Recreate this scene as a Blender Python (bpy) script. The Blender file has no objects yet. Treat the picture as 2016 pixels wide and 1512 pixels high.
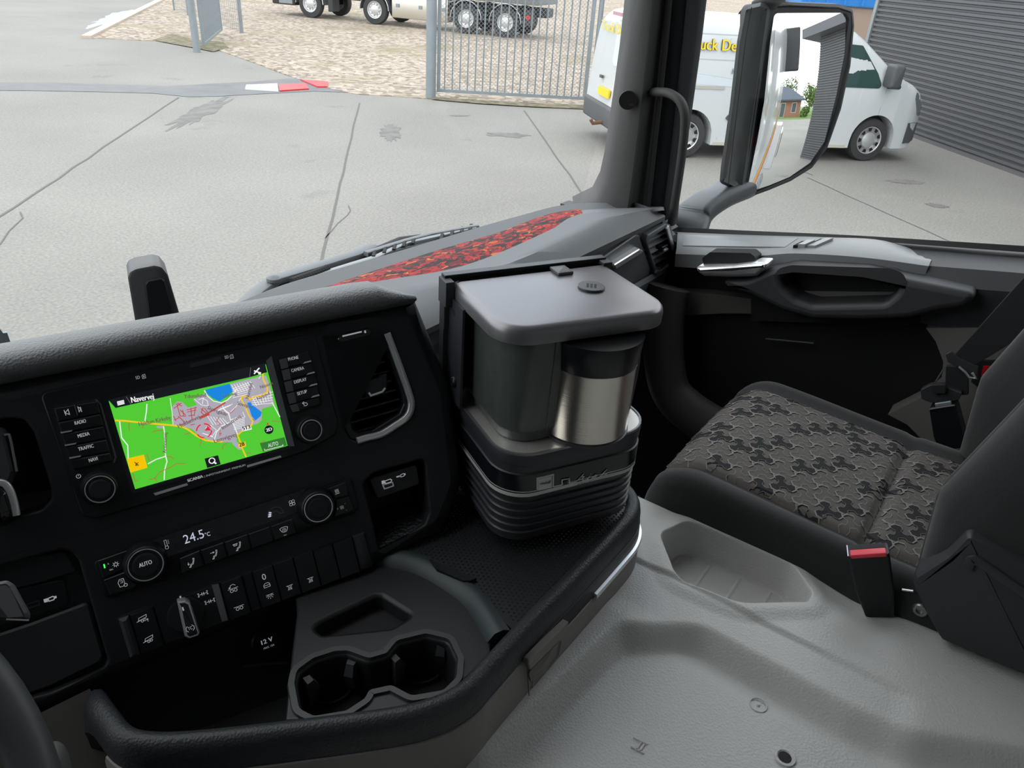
import bpy, bmesh, math, random
from mathutils import Vector, Matrix
random.seed(7)
PI = math.pi
sc = bpy.context.scene
COL = sc.collection

# ------------------------------------------------------------------ camera
# truck axes: X to the right, Y forward, Z up; the camera is at the driver's eye, the origin
W_, H_ = 2016.0, 1512.0
FPX = 1490.0
NADIR = (815.0, 3400.0)
HEAD = math.radians(56.4)
up_c = -Vector((NADIR[0] - W_ / 2, -(NADIR[1] - H_ / 2), -FPX)).normalized()
h_c = Vector((0, 0, -1)) - up_c * (-up_c.z)
h_c.normalize()
r_c = h_c.cross(up_c)
Mw = Matrix(((math.sin(HEAD), math.cos(HEAD), 0), (math.cos(HEAD), -math.sin(HEAD), 0), (0, 0, 1)))
Mc = Matrix((h_c, r_c, up_c)).transposed()
ROT = Mw @ Mc.transposed()
cam_d = bpy.data.cameras.new('camera')
cam_d.sensor_fit = 'HORIZONTAL'
cam_d.sensor_width = 36.0
cam_d.lens = FPX * 36.0 / W_
cam_d.clip_start = 0.02
cam_d.clip_end = 400
cam = bpy.data.objects.new('camera', cam_d)
COL.objects.link(cam)
cam.matrix_world = ROT.to_4x4()
sc.camera = cam

# ------------------------------------------------------------------ sky and exposure
SKY = 2.6
world = bpy.data.worlds.new('overcast_sky')
sc.world = world
world.use_nodes = True
nt = world.node_tree
nt.nodes.clear()
o_ = nt.nodes.new('ShaderNodeOutputWorld')
bg = nt.nodes.new('ShaderNodeBackground')
tc = nt.nodes.new('ShaderNodeTexCoord')
nz = nt.nodes.new('ShaderNodeTexNoise')
nz.inputs['Scale'].default_value = 2.2
nz.inputs['Detail'].default_value = 5
cr = nt.nodes.new('ShaderNodeValToRGB')
cr.color_ramp.elements[0].position = 0.34
cr.color_ramp.elements[0].color = (0.70, 0.82, 0.97, 1)
cr.color_ramp.elements[1].position = 0.56
cr.color_ramp.elements[1].color = (1.0, 1.0, 1.0, 1)
nt.links.new(tc.outputs['Generated'], nz.inputs['Vector'])
nt.links.new(nz.outputs['Fac'], cr.inputs['Fac'])
nt.links.new(cr.outputs['Color'], bg.inputs['Color'])
bg.inputs['Strength'].default_value = SKY
nt.links.new(bg.outputs['Background'], o_.inputs['Surface'])
vs = sc.view_settings
vs.view_transform = 'Standard'
vs.look = 'None'
vs.gamma = 1.0
vs.use_curve_mapping = False
vs.exposure = 0.0
sc.cycles.use_denoising = True
sc.cycles.max_bounces = 10
sc.cycles.diffuse_bounces = 5
sc.cycles.glossy_bounces = 5
sc.cycles.transparent_max_bounces = 24
sc.cycles.sample_clamp_indirect = 6.0

# ------------------------------------------------------------------ pixel -> place helpers
def ray(px, py):
    return ROT @ Vector((px - W_ / 2, -(py - H_ / 2), -FPX)) / FPX
def onX(px, py, c):
    d = ray(px, py); return d * (c / d.x)
def onY(px, py, c):
    d = ray(px, py); return d * (c / d.y)
def onZ(px, py, c):
    d = ray(px, py); return d * (c / d.z)
def onP(px, py, o, n):
    d = ray(px, py); return d * (Vector(o).dot(n) / d.dot(n))

class Frame:
    """origin and three axes; call it to turn local coordinates into a place"""
    def __init__(s, o, ex, ey, ez):
        s.o = Vector(o); s.x = Vector(ex).normalized(); s.y = Vector(ey).normalized(); s.z = Vector(ez).normalized()
    def __call__(s, a, b=0.0, c=0.0):
        return s.o + s.x * a + s.y * b + s.z * c
    def px(s, px, py, c=0.0):
        """coordinates on the plane z=c of this frame"""
        p = onP(px, py, s.o + s.z * c, s.z) - s.o
        return (p.dot(s.x), p.dot(s.y))
    def moved(s, a, b=0, c=0):
        return Frame(s(a, b, c), s.x, s.y, s.z)
    def turned(s, ang):
        return Frame(s.o, s.x * math.cos(ang) + s.y * math.sin(ang), s.y * math.cos(ang) - s.x * math.sin(ang), s.z)
WORLD = Frame((0, 0, 0), (1, 0, 0), (0, 1, 0), (0, 0, 1))

# ------------------------------------------------------------------ materials
MATS = {}
def mat(name, col, rough=0.5, metal=0.0, spec=0.5, bump=None, var=None, emit=None, coat=0.0, aniso=None, sheen=0.0):
    """bump=(kind, scale, strength, distance); var=(scale, amount, other colour)"""
    if name in MATS:
        return MATS[name]
    m = bpy.data.materials.new(name)
    m.use_nodes = True
    t = m.node_tree
    b = t.nodes['Principled BSDF']
    c4 = (*col, 1.0)
    b.inputs['Base Color'].default_value = c4
    b.inputs['Roughness'].default_value = rough
    b.inputs['Metallic'].default_value = metal
    b.inputs['Specular IOR Level'].default_value = spec
    b.inputs['Coat Weight'].default_value = coat
    b.inputs['Sheen Weight'].default_value = sheen
    if emit:
        b.inputs['Emission Color'].default_value = (*emit[0], 1)
        b.inputs['Emission Strength'].default_value = emit[1]
    co = None
    if bump or var or aniso:
        co = t.nodes.new('ShaderNodeTexCoord')
    if bump:
        kind, s, st, di = bump
        if kind == 'noise':
            n = t.nodes.new('ShaderNodeTexNoise'); n.inputs['Detail'].default_value = 3; out = 'Fac'
        else:
            n = t.nodes.new('ShaderNodeTexVoronoi'); out = 'Distance'
            if kind == 'cells':
                n.feature = 'SMOOTH_F1'
        n.inputs['Scale'].default_value = s
        bp = t.nodes.new('ShaderNodeBump')
        bp.inputs['Strength'].default_value = st
        bp.inputs['Distance'].default_value = di
        t.links.new(co.outputs['Object'], n.inputs['Vector'])
        t.links.new(n.outputs[out], bp.inputs['Height'])
        t.links.new(bp.outputs['Normal'], b.inputs['Normal'])
    if var:
        s, am, c2 = var
        n = t.nodes.new('ShaderNodeTexNoise'); n.inputs['Scale'].default_value = s; n.inputs['Detail'].default_value = 6
        r = t.nodes.new('ShaderNodeValToRGB')
        r.color_ramp.elements[0].position = 0.5 - am
        r.color_ramp.elements[1].position = 0.5 + am
        r.color_ramp.elements[0].color = c4
        r.color_ramp.elements[1].color = (*c2, 1)
        t.links.new(co.outputs['Object'], n.inputs['Vector'])
        t.links.new(n.outputs['Fac'], r.inputs['Fac'])
        t.links.new(r.outputs['Color'], b.inputs['Base Color'])
    if aniso:
        mp = t.nodes.new('ShaderNodeMapping'); mp.inputs['Scale'].default_value = aniso
        n = t.nodes.new('ShaderNodeTexNoise'); n.inputs['Scale'].default_value = 1.0; n.inputs['Detail'].default_value = 4
        bp = t.nodes.new('ShaderNodeBump'); bp.inputs['Strength'].default_value = 0.25; bp.inputs['Distance'].default_value = 0.0004
        t.links.new(co.outputs['Object'], mp.inputs['Vector']); t.links.new(mp.outputs['Vector'], n.inputs['Vector'])
        t.links.new(n.outputs['Fac'], bp.inputs['Height']); t.links.new(bp.outputs['Normal'], b.inputs['Normal'])
    MATS[name] = m
    return m

def glow(name, col, strength):
    """a lit display or lit lettering"""
    if name in MATS:
        return MATS[name]
    m = bpy.data.materials.new(name); m.use_nodes = True
    b = m.node_tree.nodes['Principled BSDF']
    b.inputs['Base Color'].default_value = (*[c * 0.2 for c in col], 1)
    b.inputs['Roughness'].default_value = 0.35
    b.inputs['Emission Color'].default_value = (*col, 1)
    b.inputs['Emission Strength'].default_value = strength
    MATS[name] = m
    return m

def glass_mat(name, tint, ior=0.03, rough=0.0, veil=0.0):
    if name in MATS:
        return MATS[name]
    m = bpy.data.materials.new(name); m.use_nodes = True
    t = m.node_tree; t.nodes.clear()
    o = t.nodes.new('ShaderNodeOutputMaterial')
    tr = t.nodes.new('ShaderNodeBsdfTransparent'); tr.inputs['Color'].default_value = (*tint, 1)
    gl = t.nodes.new('ShaderNodeBsdfGlossy'); gl.inputs['Roughness'].default_value = rough
    fr = t.nodes.new('ShaderNodeLayerWeight'); fr.inputs['Blend'].default_value = 0.5   # same from both sides of the pane
    pw = t.nodes.new('ShaderNodeMath'); pw.operation = 'POWER'; pw.inputs[1].default_value = 5.0
    ml = t.nodes.new('ShaderNodeMath'); ml.operation = 'MULTIPLY_ADD'; ml.inputs[1].default_value = 0.6; ml.inputs[2].default_value = ior
    mx = t.nodes.new('ShaderNodeMixShader')
    t.links.new(fr.outputs['Facing'], pw.inputs[0]); t.links.new(pw.outputs[0], ml.inputs[0])
    t.links.new(ml.outputs[0], mx.inputs['Fac'])
    t.links.new(tr.outputs['BSDF'], mx.inputs[1]); t.links.new(gl.outputs['BSDF'], mx.inputs[2])
    last = mx
    if veil:
        df = t.nodes.new('ShaderNodeBsdfDiffuse'); df.inputs['Color'].default_value = (0.5, 0.5, 0.5, 1)
        m2 = t.nodes.new('ShaderNodeMixShader'); m2.inputs['Fac'].default_value = veil
        t.links.new(mx.outputs['Shader'], m2.inputs[1]); t.links.new(df.outputs['BSDF'], m2.inputs[2]); last = m2
    t.links.new(last.outputs['Shader'], o.inputs['Surface'])
    MATS[name] = m
    return m

M_BLK = mat('black_plastic', (0.0150, 0.0170, 0.0200), 0.5, spec=0.35, bump=('noise', 1800, 0.12, 0.0003))
M_BLK2 = mat('satin_black', (0.0110, 0.0125, 0.0145), 0.34, spec=0.35)
M_GLOSS = mat('gloss_black', (0.008, 0.008, 0.010), 0.14)
M_DEEP = mat('deep_black', (0.006, 0.006, 0.007), 0.7)
M_PAD = mat('soft_pad', (0.135, 0.140, 0.147), 0.42, bump=('vor', 420, 0.6, 0.0009))
M_DASHTOP = mat('dash_top', (0.132, 0.138, 0.145), 0.55, bump=('noise', 900, 0.35, 0.0006))
M_DGREY = mat('dark_grey_plastic', (0.030, 0.032, 0.036), 0.55, bump=('noise', 1300, 0.2, 0.0004))
M_MGREY = mat('mid_grey_plastic', (0.10, 0.105, 0.11), 0.5, bump=('noise', 1200, 0.2, 0.0004))
M_TAUPE = mat('taupe_plastic', (0.21, 0.195, 0.18), 0.55, bump=('noise', 1100, 0.25, 0.0005))
M_TUN = mat('tunnel_grey', (0.53, 0.525, 0.51), 0.42, bump=('vor', 330, 0.5, 0.0008))
M_CHROME = mat('satin_chrome', (0.78, 0.78, 0.79), 0.3, metal=0.72)
M_STEEL = mat('brushed_steel', (0.74, 0.70, 0.63), 0.26, metal=1.0, aniso=(4, 4, 900))
M_WHITE = mat('white_print', (0.72, 0.73, 0.74), 0.6, emit=((0.9, 0.95, 1.0), 0.22))   # faint emission added to brighten the print
M_GREYPR = mat('grey_print', (0.35, 0.36, 0.37), 0.6, emit=((0.9, 0.95, 1.0), 0.08))
M_RUBBER = mat('rubber', (0.018, 0.018, 0.019), 0.75)

# ------------------------------------------------------------------ mesh helpers
def root_loc(o):
    v = Vector((0, 0, 0))
    while o is not None:
        v = v + o.location
        o = o.parent
    return v

class MB:
    """collects shapes in world coordinates and links them as one mesh object"""
    def __init__(s, fr=None):
        s.v = []; s.f = []; s.fr = fr or WORLD; s.mi = []; s.cur = 0
    def add(s, verts, faces, fr=None):
        fr = fr or s.fr
        n = len(s.v)
        s.v += [fr(*p) for p in verts]
        s.f += [tuple(i + n for i in q) for q in faces]
        s.mi += [s.cur] * len(faces)
        return s
    def box(s, a, b, fr=None, bev=0.0):
        x0, y0, z0 = [min(a[i], b[i]) for i in range(3)]
        x1, y1, z1 = [max(a[i], b[i]) for i in range(3)]
        if bev <= 0:
            vs_ = [(x0, y0, z0), (x1, y0, z0), (x1, y1, z0), (x0, y1, z0), (x0, y0, z1), (x1, y0, z1), (x1, y1, z1), (x0, y1, z1)]
            return s.add(vs_, [(3, 2, 1, 0), (4, 5, 6, 7), (0, 1, 5, 4), (1, 2, 6, 5), (2, 3, 7, 6), (3, 0, 4, 7)], fr)
        r = min(bev, (x1 - x0) / 2.01, (y1 - y0) / 2.01, (z1 - z0) / 2.01)
        pl = rpoly([(x0, y0), (x1, y0), (x1, y1), (x0, y1)], r, 4)
        rings = []
        for k in range(4):
            a_ = k / 3 * PI / 2
            rings.append((r * (1 - math.sin(a_)), z0 + r * (1 - math.cos(a_))))
        for k in range(4):
            a_ = k / 3 * PI / 2
            rings.append((r * (1 - math.cos(a_)), z1 - r * (1 - math.sin(a_))))
        return s.stack(pl, rings, fr)
    def stack(s, poly, rings, fr=None, cap0=True, cap1=True):
        """a closed outline inset and lifted ring by ring: rings = [(inset, height)]"""
        n = len(poly)
        vs_ = []
        for ins, h in rings:
            q = offset(poly, -ins) if abs(ins) > 1e-9 else poly
            vs_ += [(p[0], p[1], h) for p in q]
        fs = []
        for k in range(len(rings) - 1):
            for i in range(n):
                j = (i + 1) % n
                fs.append((k * n + i, k * n + j, (k + 1) * n + j, (k + 1) * n + i))
        if cap0:
            fs.append(tuple(reversed(range(n))))
        if cap1:
            m = (len(rings) - 1) * n
            fs.append(tuple(m + i for i in range(n)))
        return s.add(vs_, fs, fr)
    def loft(s, rings, closed=True, cap0=True, cap1=True, fr=None):
        n = len(rings[0]); vs_ = []; fs = []
        for r in rings:
            vs_ += [tuple(p) for p in r]
        for k in range(len(rings) - 1):
            for i in range(n if closed else n - 1):
                j = (i + 1) % n
                fs.append((k * n + i, k * n + j, (k + 1) * n + j, (k + 1) * n + i))
        if closed and cap0:
            fs.append(tuple(reversed(range(n))))
        if closed and cap1:
            fs.append(tuple((len(rings) - 1) * n + i for i in range(n)))
        return s.add(vs_, fs, fr)
    def tube(s, pts, r, seg=10, fr=None, rx=None):
        """round bar along points; r a number or one per point; rx = flattening"""
        P = [Vector(p) for p in pts]
        n = len(P); rings = []
        t0 = (P[1] - P[0]).normalized()
        ref = Vector((0, 0, 1)) if abs(t0.z) < 0.9 else Vector((1, 0, 0))
        a = t0.cross(ref).normalized()
        for i in range(n):
            t = (P[min(i + 1, n - 1)] - P[max(i - 1, 0)]).normalized()
            a = (a - t * a.dot(t)).normalized()
            b = t.cross(a)
            rr = r[i] if isinstance(r, (list, tuple)) else r
            rings.append([P[i] + a * (rr * math.cos(2 * PI * k / seg)) + b * (rr * (rx or 1.0) * math.sin(2 * PI * k / seg)) for k in range(seg)])
        return s.loft(rings, fr=fr)
    def sweep(s, pts, profile, fr=None, up=(0, 0, 1), closed=False, cap=True):
        """profile [(side, up)] carried along points"""
        P = [Vector(p) for p in pts]; U = Vector(up); n = len(P); rings = []
        for i in range(n):
            if closed:
                t = (P[(i + 1) % n] - P[i - 1])
            else:
                t = (P[min(i + 1, n - 1)] - P[max(i - 1, 0)])
            t.normalize()
            side = t.cross(U).normalized(); u2 = side.cross(t)
            rings.append([P[i] + side * a + u2 * b for a, b in profile])
        if closed:
            rings.append(rings[0])
        return s.loft(rings, closed=True, cap0=cap and not closed, cap1=cap and not closed, fr=fr)
    def lathe(s, prof, seg=32, fr=None, cap=True):
        """prof [(radius, height)] about the frame's z axis"""
        rings = [[(r * math.cos(2 * PI * k / seg), r * math.sin(2 * PI * k / seg), h) for k in range(seg)] for r, h in prof]
        return s.loft(rings, fr=fr, cap0=cap, cap1=cap)
    def grid(s, nu, nv, fn, fr=None):
        vs_ = [fn(i / nu, j / nv) for j in range(nv + 1) for i in range(nu + 1)]
        fs = [(j * (nu + 1) + i, j * (nu + 1) + i + 1, (j + 1) * (nu + 1) + i + 1, (j + 1) * (nu + 1) + i) for j in range(nv) for i in range(nu)]
        return s.add(vs_, fs, fr)
    def holed(s, outer, holes, h0, h1, fr=None, edge=0.0, hedge=None):
        """plate from height h0 (back) to h1 (front) with outline and holes"""
        bm = bmesh.new()
        hedge = edge if hedge is None else hedge
        loops = [outer] + list(holes)
        es = []
        for L in loops:
            q = offset(L, -edge) if L is outer else offset(L, hedge)
            vs_ = [bm.verts.new((p[0], p[1], h1)) for p in q]
            for i in range(len(vs_)):
                es.append(bm.edges.new((vs_[i], vs_[(i + 1) % len(vs_)])))
        bmesh.ops.triangle_fill(bm, use_beauty=True, use_dissolve=False, edges=es, normal=(0, 0, 1))
        bm.verts.index_update()
        vs2 = [tuple(v.co) for v in bm.verts]
        fs2 = []
        for f in bm.faces:
            idx = [v.index for v in f.verts]
            if f.normal.z < 0:
                idx.reverse()
            fs2.append(tuple(idx))
        bm.free()
        s.add(vs2, fs2, fr)
        for k, L in enumerate(loops):
            n = len(L)
            sg = -1 if k == 0 else 1
            rings = []
            e_ = edge if k == 0 else hedge
            if e_:
                rings = [(offset(L, sg * e_), h1), (offset(L, sg * e_ * 0.62), h1 - e_ * 0.08), (offset(L, sg * e_ * 0.3), h1 - e_ * 0.3), (offset(L, sg * e_ * 0.08), h1 - e_ * 0.62), (L, h1 - e_), (L, h0)]
            else:
                rings = [(L, h1), (L, h0)]
            vv = [(p[0], p[1], h) for q, h in rings for p in q]
            ff = []
            for a in range(len(rings) - 1):
                for i in range(n):
                    j = (i + 1) % n
                    q = (a * n + i, (a + 1) * n + i, (a + 1) * n + j, a * n + j)
                    ff.append(q if k == 0 else tuple(reversed(q)))
            s.add(vv, ff, fr)
        return s
    def ribbon(s, pts, w, h=0.0, fr=None, closed=False):
        """flat stroke along 2-D points"""
        P = [Vector((p[0], p[1])) for p in pts]
        n = len(P); vs_ = []
        for i in range(n):
            if closed:
                a, b = P[i - 1], P[(i + 1) % n]
                t0 = (P[i] - a).normalized(); t1 = (b - P[i]).normalized()
            else:
                t0 = (P[i] - P[i - 1]).normalized() if i else (P[1] - P[0]).normalized()
                t1 = (P[i + 1] - P[i]).normalized() if i < n - 1 else t0
            t = (t0 + t1)
            if t.length < 1e-6:
                t = t0
            t.normalize()
            nn = Vector((-t.y, t.x))
            c = max(0.35, nn.dot(Vector((-t0.y, t0.x))))
            o = nn * (w / 2 / c)
            vs_ += [(P[i].x + o.x, P[i].y + o.y, h), (P[i].x - o.x, P[i].y - o.y, h)]
        fs = []
        for i in range(n if closed else n - 1):
            j = (i + 1) % n
            fs.append((2 * i, 2 * i + 1, 2 * j + 1, 2 * j))
        return s.add(vs_, fs, fr)
    def poly(s, pts, h=0.0, fr=None):
        return s.add([(p[0], p[1], h) for p in pts], [tuple(range(len(pts)))], fr)
    def disc(s, c, r, h=0.0, fr=None, seg=20):
        return s.poly([(c[0] + r * math.cos(2 * PI * k / seg), c[1] + r * math.sin(2 * PI * k / seg)) for k in range(seg)], h, fr)
    def build(s, name, m, parent=None, smooth=None, mods=None):
        me = bpy.data.meshes.new(name)
        off = root_loc(parent) if parent is not None else Vector((0, 0, 0))
        me.from_pydata([tuple(Vector(p) - off) for p in s.v], [], s.f)
        bm = bmesh.new(); bm.from_mesh(me)
        bmesh.ops.recalc_face_normals(bm, faces=bm.faces) if s.fixn else None
        bm.to_mesh(me); bm.free()
        for mm in (m if isinstance(m, (list, tuple)) else [m]):
            me.materials.append(mm)
        if isinstance(m, (list, tuple)):
            me.polygons.foreach_set('material_index', s.mi)
        if smooth is not None:
            me.shade_smooth()
            me.set_sharp_from_angle(angle=math.radians(smooth))
        ob = bpy.data.objects.new(name, me)
        COL.objects.link(ob)
        if parent is not None:
            ob.parent = parent
        return ob
    fixn = True

def offset(poly, d):
    """outline moved outwards by d (counter-clockwise outlines)"""
    n = len(poly)
    A = sum(poly[i][0] * poly[(i + 1) % n][1] - poly[(i + 1) % n][0] * poly[i][1] for i in range(n))
    sg = 1 if A > 0 else -1
    out = []
    for i in range(n):
        p0, p1, p2 = Vector(poly[i - 1][:2]), Vector(poly[i][:2]), Vector(poly[(i + 1) % n][:2])
        a = (p1 - p0); b = (p2 - p1)
        if a.length < 1e-9: a = b
        if b.length < 1e-9: b = a
        a = a.normalized(); b = b.normalized()
        n1 = Vector((a.y, -a.x)) * sg; n2 = Vector((b.y, -b.x)) * sg
        m = n1 + n2
        if m.length < 1e-6:
            m = n1
        m.normalize()
        c = max(0.4, m.dot(n1))
        q = p1 + m * (d / c)
        out.append((q.x, q.y))
    return out

def rpoly(pts, r, seg=5):
    """outline with rounded corners; r a number or one per corner"""
    out = []; n = len(pts)
    for i in range(n):
        p0, p1, p2 = Vector(pts[i - 1][:2]), Vector(pts[i][:2]), Vector(pts[(i + 1) % n][:2])
        rr = r[i] if isinstance(r, (list, tuple)) else r
        if rr <= 0:
            out.append((p1.x, p1.y)); continue
        a = (p0 - p1); b = (p2 - p1)
        la, lb = a.length, b.length
        a.normalize(); b.normalize()
        ang = math.acos(max(-1, min(1, a.dot(b))))
        if ang > PI - 0.02:
            out.append((p1.x, p1.y)); continue
        d = min(rr / math.tan(ang / 2), la * 0.49, lb * 0.49)
        R = d * math.tan(ang / 2)
        c = p1 + (a + b).normalized() * (R / math.sin(ang / 2))
        s0 = p1 + a * d - c; s1 = p1 + b * d - c
        a0 = math.atan2(s0.y, s0.x); a1 = math.atan2(s1.y, s1.x)
        da = (a1 - a0 + PI) % (2 * PI) - PI
        for k in range(seg + 1):
            t = a0 + da * k / seg
            out.append((c.x + R * math.cos(t), c.y + R * math.sin(t)))
    return out

def smooth_path(pts, n=8):
    """Catmull-Rom through points"""
    P = [Vector(p) for p in pts]; out = []
    for i in range(len(P) - 1):
        p0 = P[max(i - 1, 0)]; p1 = P[i]; p2 = P[i + 1]; p3 = P[min(i + 2, len(P) - 1)]
        for k in range(n):
            t = k / n
            out.append(0.5 * ((2 * p1) + (p2 - p0) * t + (2 * p0 - 5 * p1 + 4 * p2 - p3) * t * t + (3 * p1 - p0 - 3 * p2 + p3) * t ** 3))
    out.append(P[-1])
    return out

def smoothstep(a, b, x):
    t = max(0.0, min(1.0, (x - a) / (b - a)))
    return t * t * (3 - 2 * t)

def empty(name, loc, label=None, cat=None, group=None):
    o = bpy.data.objects.new(name, None)
    o.empty_display_size = 0.05
    COL.objects.link(o)
    o.location = loc
    if label:
        tag(o, label, cat, group)
    return o
def tag(o, label=None, cat=None, group=None, kind=None):
    if label: o['label'] = label
    if cat: o['category'] = cat
    if group: o['group'] = group
    if kind: o['kind'] = kind
    return o

_fc = {}
def text_mesh(s):
    if s not in _fc:
        cu = bpy.data.curves.new('t', 'FONT')
        cu.body = s
        cu.resolution_u = 3
        ob = bpy.data.objects.new('t', cu)
        COL.objects.link(ob)
        dg = bpy.context.evaluated_depsgraph_get()
        me = bpy.data.meshes.new_from_object(ob.evaluated_get(dg))
        vs_ = [tuple(v.co) for v in me.vertices]
        fs = [tuple(p.vertices) for p in me.polygons]
        bpy.data.meshes.remove(me)
        bpy.data.objects.remove(ob); bpy.data.curves.remove(cu)
        _fc[s] = (vs_, fs)
    return _fc[s]
def text_into(mb, s, p0, p1, hgt, lift=0.0, fr=None, slant=0.0, bold=0.0):
    """lettering from baseline start p0 to end p1 (2-D on the frame), capital height hgt"""
    vs_, fs = text_mesh(s)
    x0 = min(v[0] for v in vs_); x1 = max(v[0] for v in vs_)
    a = Vector((p1[0] - p0[0], p1[1] - p0[1])); L = a.length; a.normalize(); b = Vector((-a.y, a.x))
    k = hgt / 0.69
    out = []
    for dx, dl in ([(0, 0)] if not bold else [(-bold, 0), (bold, 2e-5)]):
        n = len(out)
        out2 = []
        for x, y, z in vs_:
            u = (x - x0) / (x1 - x0) * L + slant * y * k + dx
            v = y * k
            out2.append((p0[0] + a.x * u + b.x * v, p0[1] + a.y * u + b.y * v, lift + dl))
        mb.add(out2, fs, fr)
def ctext(mb, s, c, w, hgt, lift=0.0, fr=None, ang=0.0, slant=0.0, bold=0.0):
    ca, sa = math.cos(ang), math.sin(ang)
    cx, cy = c
    bx, by = cx + sa * hgt / 2, cy - ca * hgt / 2
    text_into(mb, s, (bx - ca * w / 2, by - sa * w / 2), (bx + ca * w / 2, by + sa * w / 2), hgt, lift, fr, slant, bold)

# ================================================================== OUTSIDE
ZG = -2.55
def G(px, py, z=ZG):
    return onZ(px, py, z)
def concrete():
    m = mat('concrete', (0.40, 0.385, 0.36), 0.85)
    t = m.node_tree; b = t.nodes['Principled BSDF']
    co = t.nodes.new('ShaderNodeTexCoord')
    def ns(s, d=6):
        n = t.nodes.new('ShaderNodeTexNoise'); n.inputs['Scale'].default_value = s; n.inputs['Detail'].default_value = d
        t.links.new(co.outputs['Object'], n.inputs['Vector']); return n
    def ramp(n, p0, c0, p1, c1):
        r = t.nodes.new('ShaderNodeValToRGB'); e = r.color_ramp.elements
        e[0].position = p0; e[0].color = (*c0, 1); e[1].position = p1; e[1].color = (*c1, 1)
        t.links.new(n.outputs['Fac'], r.inputs['Fac']); return r
    base = ramp(ns(0.35), 0.3, (0.218, 0.211, 0.195), 0.7, (0.268, 0.258, 0.239))
    stain = ramp(ns(0.9, 8), 0.66, (1, 1, 1), 0.80, (0.62, 0.62, 0.62))
    grain = ramp(ns(38, 4), 0.3, (0.80, 0.80, 0.80), 0.75, (1.22, 1.22, 1.20))
    fleck = ramp(ns(16, 2), 0.70, (1, 1, 1), 0.78, (1.35, 1.35, 1.35))
    def mul(a, c):
        x = t.nodes.new('ShaderNodeMix'); x.data_type = 'RGBA'; x.blend_type = 'MULTIPLY'; x.inputs['Factor'].default_value = 1.0
        t.links.new(a, x.inputs['A']); t.links.new(c, x.inputs['B']); return x.outputs['Result']
    o = mul(mul(mul(base.outputs['Color'], stain.outputs['Color']), grain.outputs['Color']), fleck.outputs['Color'])
    t.links.new(o, b.inputs['Base Color'])
    return m
M_CONC = concrete()
M_TAR = mat('tar_joint', (0.135, 0.13, 0.124), 0.9)
M_STAIN = mat('oil_stain', (0.135, 0.13, 0.123), 0.85, var=(5, 0.2, (0.21, 0.20, 0.19)))
M_GREYBAND = mat('grey_flat_band', (0.122, 0.122, 0.127), 0.6, var=(3, 0.2, (0.155, 0.155, 0.16)))
def gravel():
    m = mat('gravel', (0.45, 0.40, 0.33), 0.95)
    t = m.node_tree; b = t.nodes['Principled BSDF']
    co = t.nodes.new('ShaderNodeTexCoord')
    v = t.nodes.new('ShaderNodeTexVoronoi'); v.inputs['Scale'].default_value = 9.0
    r = t.nodes.new('ShaderNodeValToRGB'); e = r.color_ramp.elements
    e[0].position = 0.15; e[0].color = (0.20, 0.16, 0.125, 1)
    e[1].position = 0.85; e[1].color = (0.50, 0.42, 0.345, 1)
    n = t.nodes.new('ShaderNodeTexNoise'); n.inputs['Scale'].default_value = 0.45; n.inputs['Detail'].default_value = 8
    r2 = t.nodes.new('ShaderNodeValToRGB'); e2 = r2.color_ramp.elements
    e2[0].position = 0.50; e2[0].color = (0, 0, 0, 1); e2[1].position = 0.72; e2[1].color = (0.75, 0.75, 0.75, 1)
    mx = t.nodes.new('ShaderNodeMix'); mx.data_type = 'RGBA'
    mx.inputs['B'].default_value = (0.23, 0.20, 0.11, 1)
    bp = t.nodes.new('ShaderNodeBump'); bp.inputs['Strength'].default_value = 0.7; bp.inputs['Distance'].default_value = 0.03
    t.links.new(co.outputs['Object'], v.inputs['Vector']); t.links.new(co.outputs['Object'], n.inputs['Vector'])
    t.links.new(v.outputs['Color'], r.inputs['Fac']); t.links.new(n.outputs['Fac'], r2.inputs['Fac'])
    t.links.new(r2.outputs['Color'], mx.inputs['Factor']); t.links.new(r.outputs['Color'], mx.inputs['A'])
    t.links.new(mx.outputs['Result'], b.inputs['Base Color'])
    t.links.new(v.outputs['Distance'], bp.inputs['Height']); t.links.new(bp.outputs['Normal'], b.inputs['Normal'])
    return m
M_GRAVEL = gravel()
M_MOSS = mat('moss', (0.115, 0.108, 0.055), 0.95, var=(6, 0.12, (0.25, 0.215, 0.15)))
M_GALV = mat('galvanised', (0.235, 0.27, 0.29), 0.5, metal=0.3, var=(6, 0.3, (0.285, 0.32, 0.345)))
M_VAN = mat('van_white', (0.62, 0.65, 0.665), 0.22, coat=0.5)
M_VANGREY = mat('van_grey_plastic', (0.09, 0.095, 0.10), 0.6)
M_YEL = mat('yellow_print', (0.85, 0.62, 0.02), 0.5)
M_TYRE = mat('tyre', (0.045, 0.045, 0.047), 0.85)
M_HUB = mat('hub_silver', (0.62, 0.63, 0.64), 0.35, metal=0.6)
M_DGLASS = mat('tinted_glass', (0.03, 0.07, 0.065), 0.06, spec=0.8)
M_RED = mat('lamp_red', (0.55, 0.02, 0.03), 0.3)
M_WALLM = mat('corrugated_steel', (0.115, 0.118, 0.126), 0.42, metal=0.2)
M_TRUCKD = mat('truck_dark', (0.035, 0.037, 0.04), 0.6)

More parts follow.
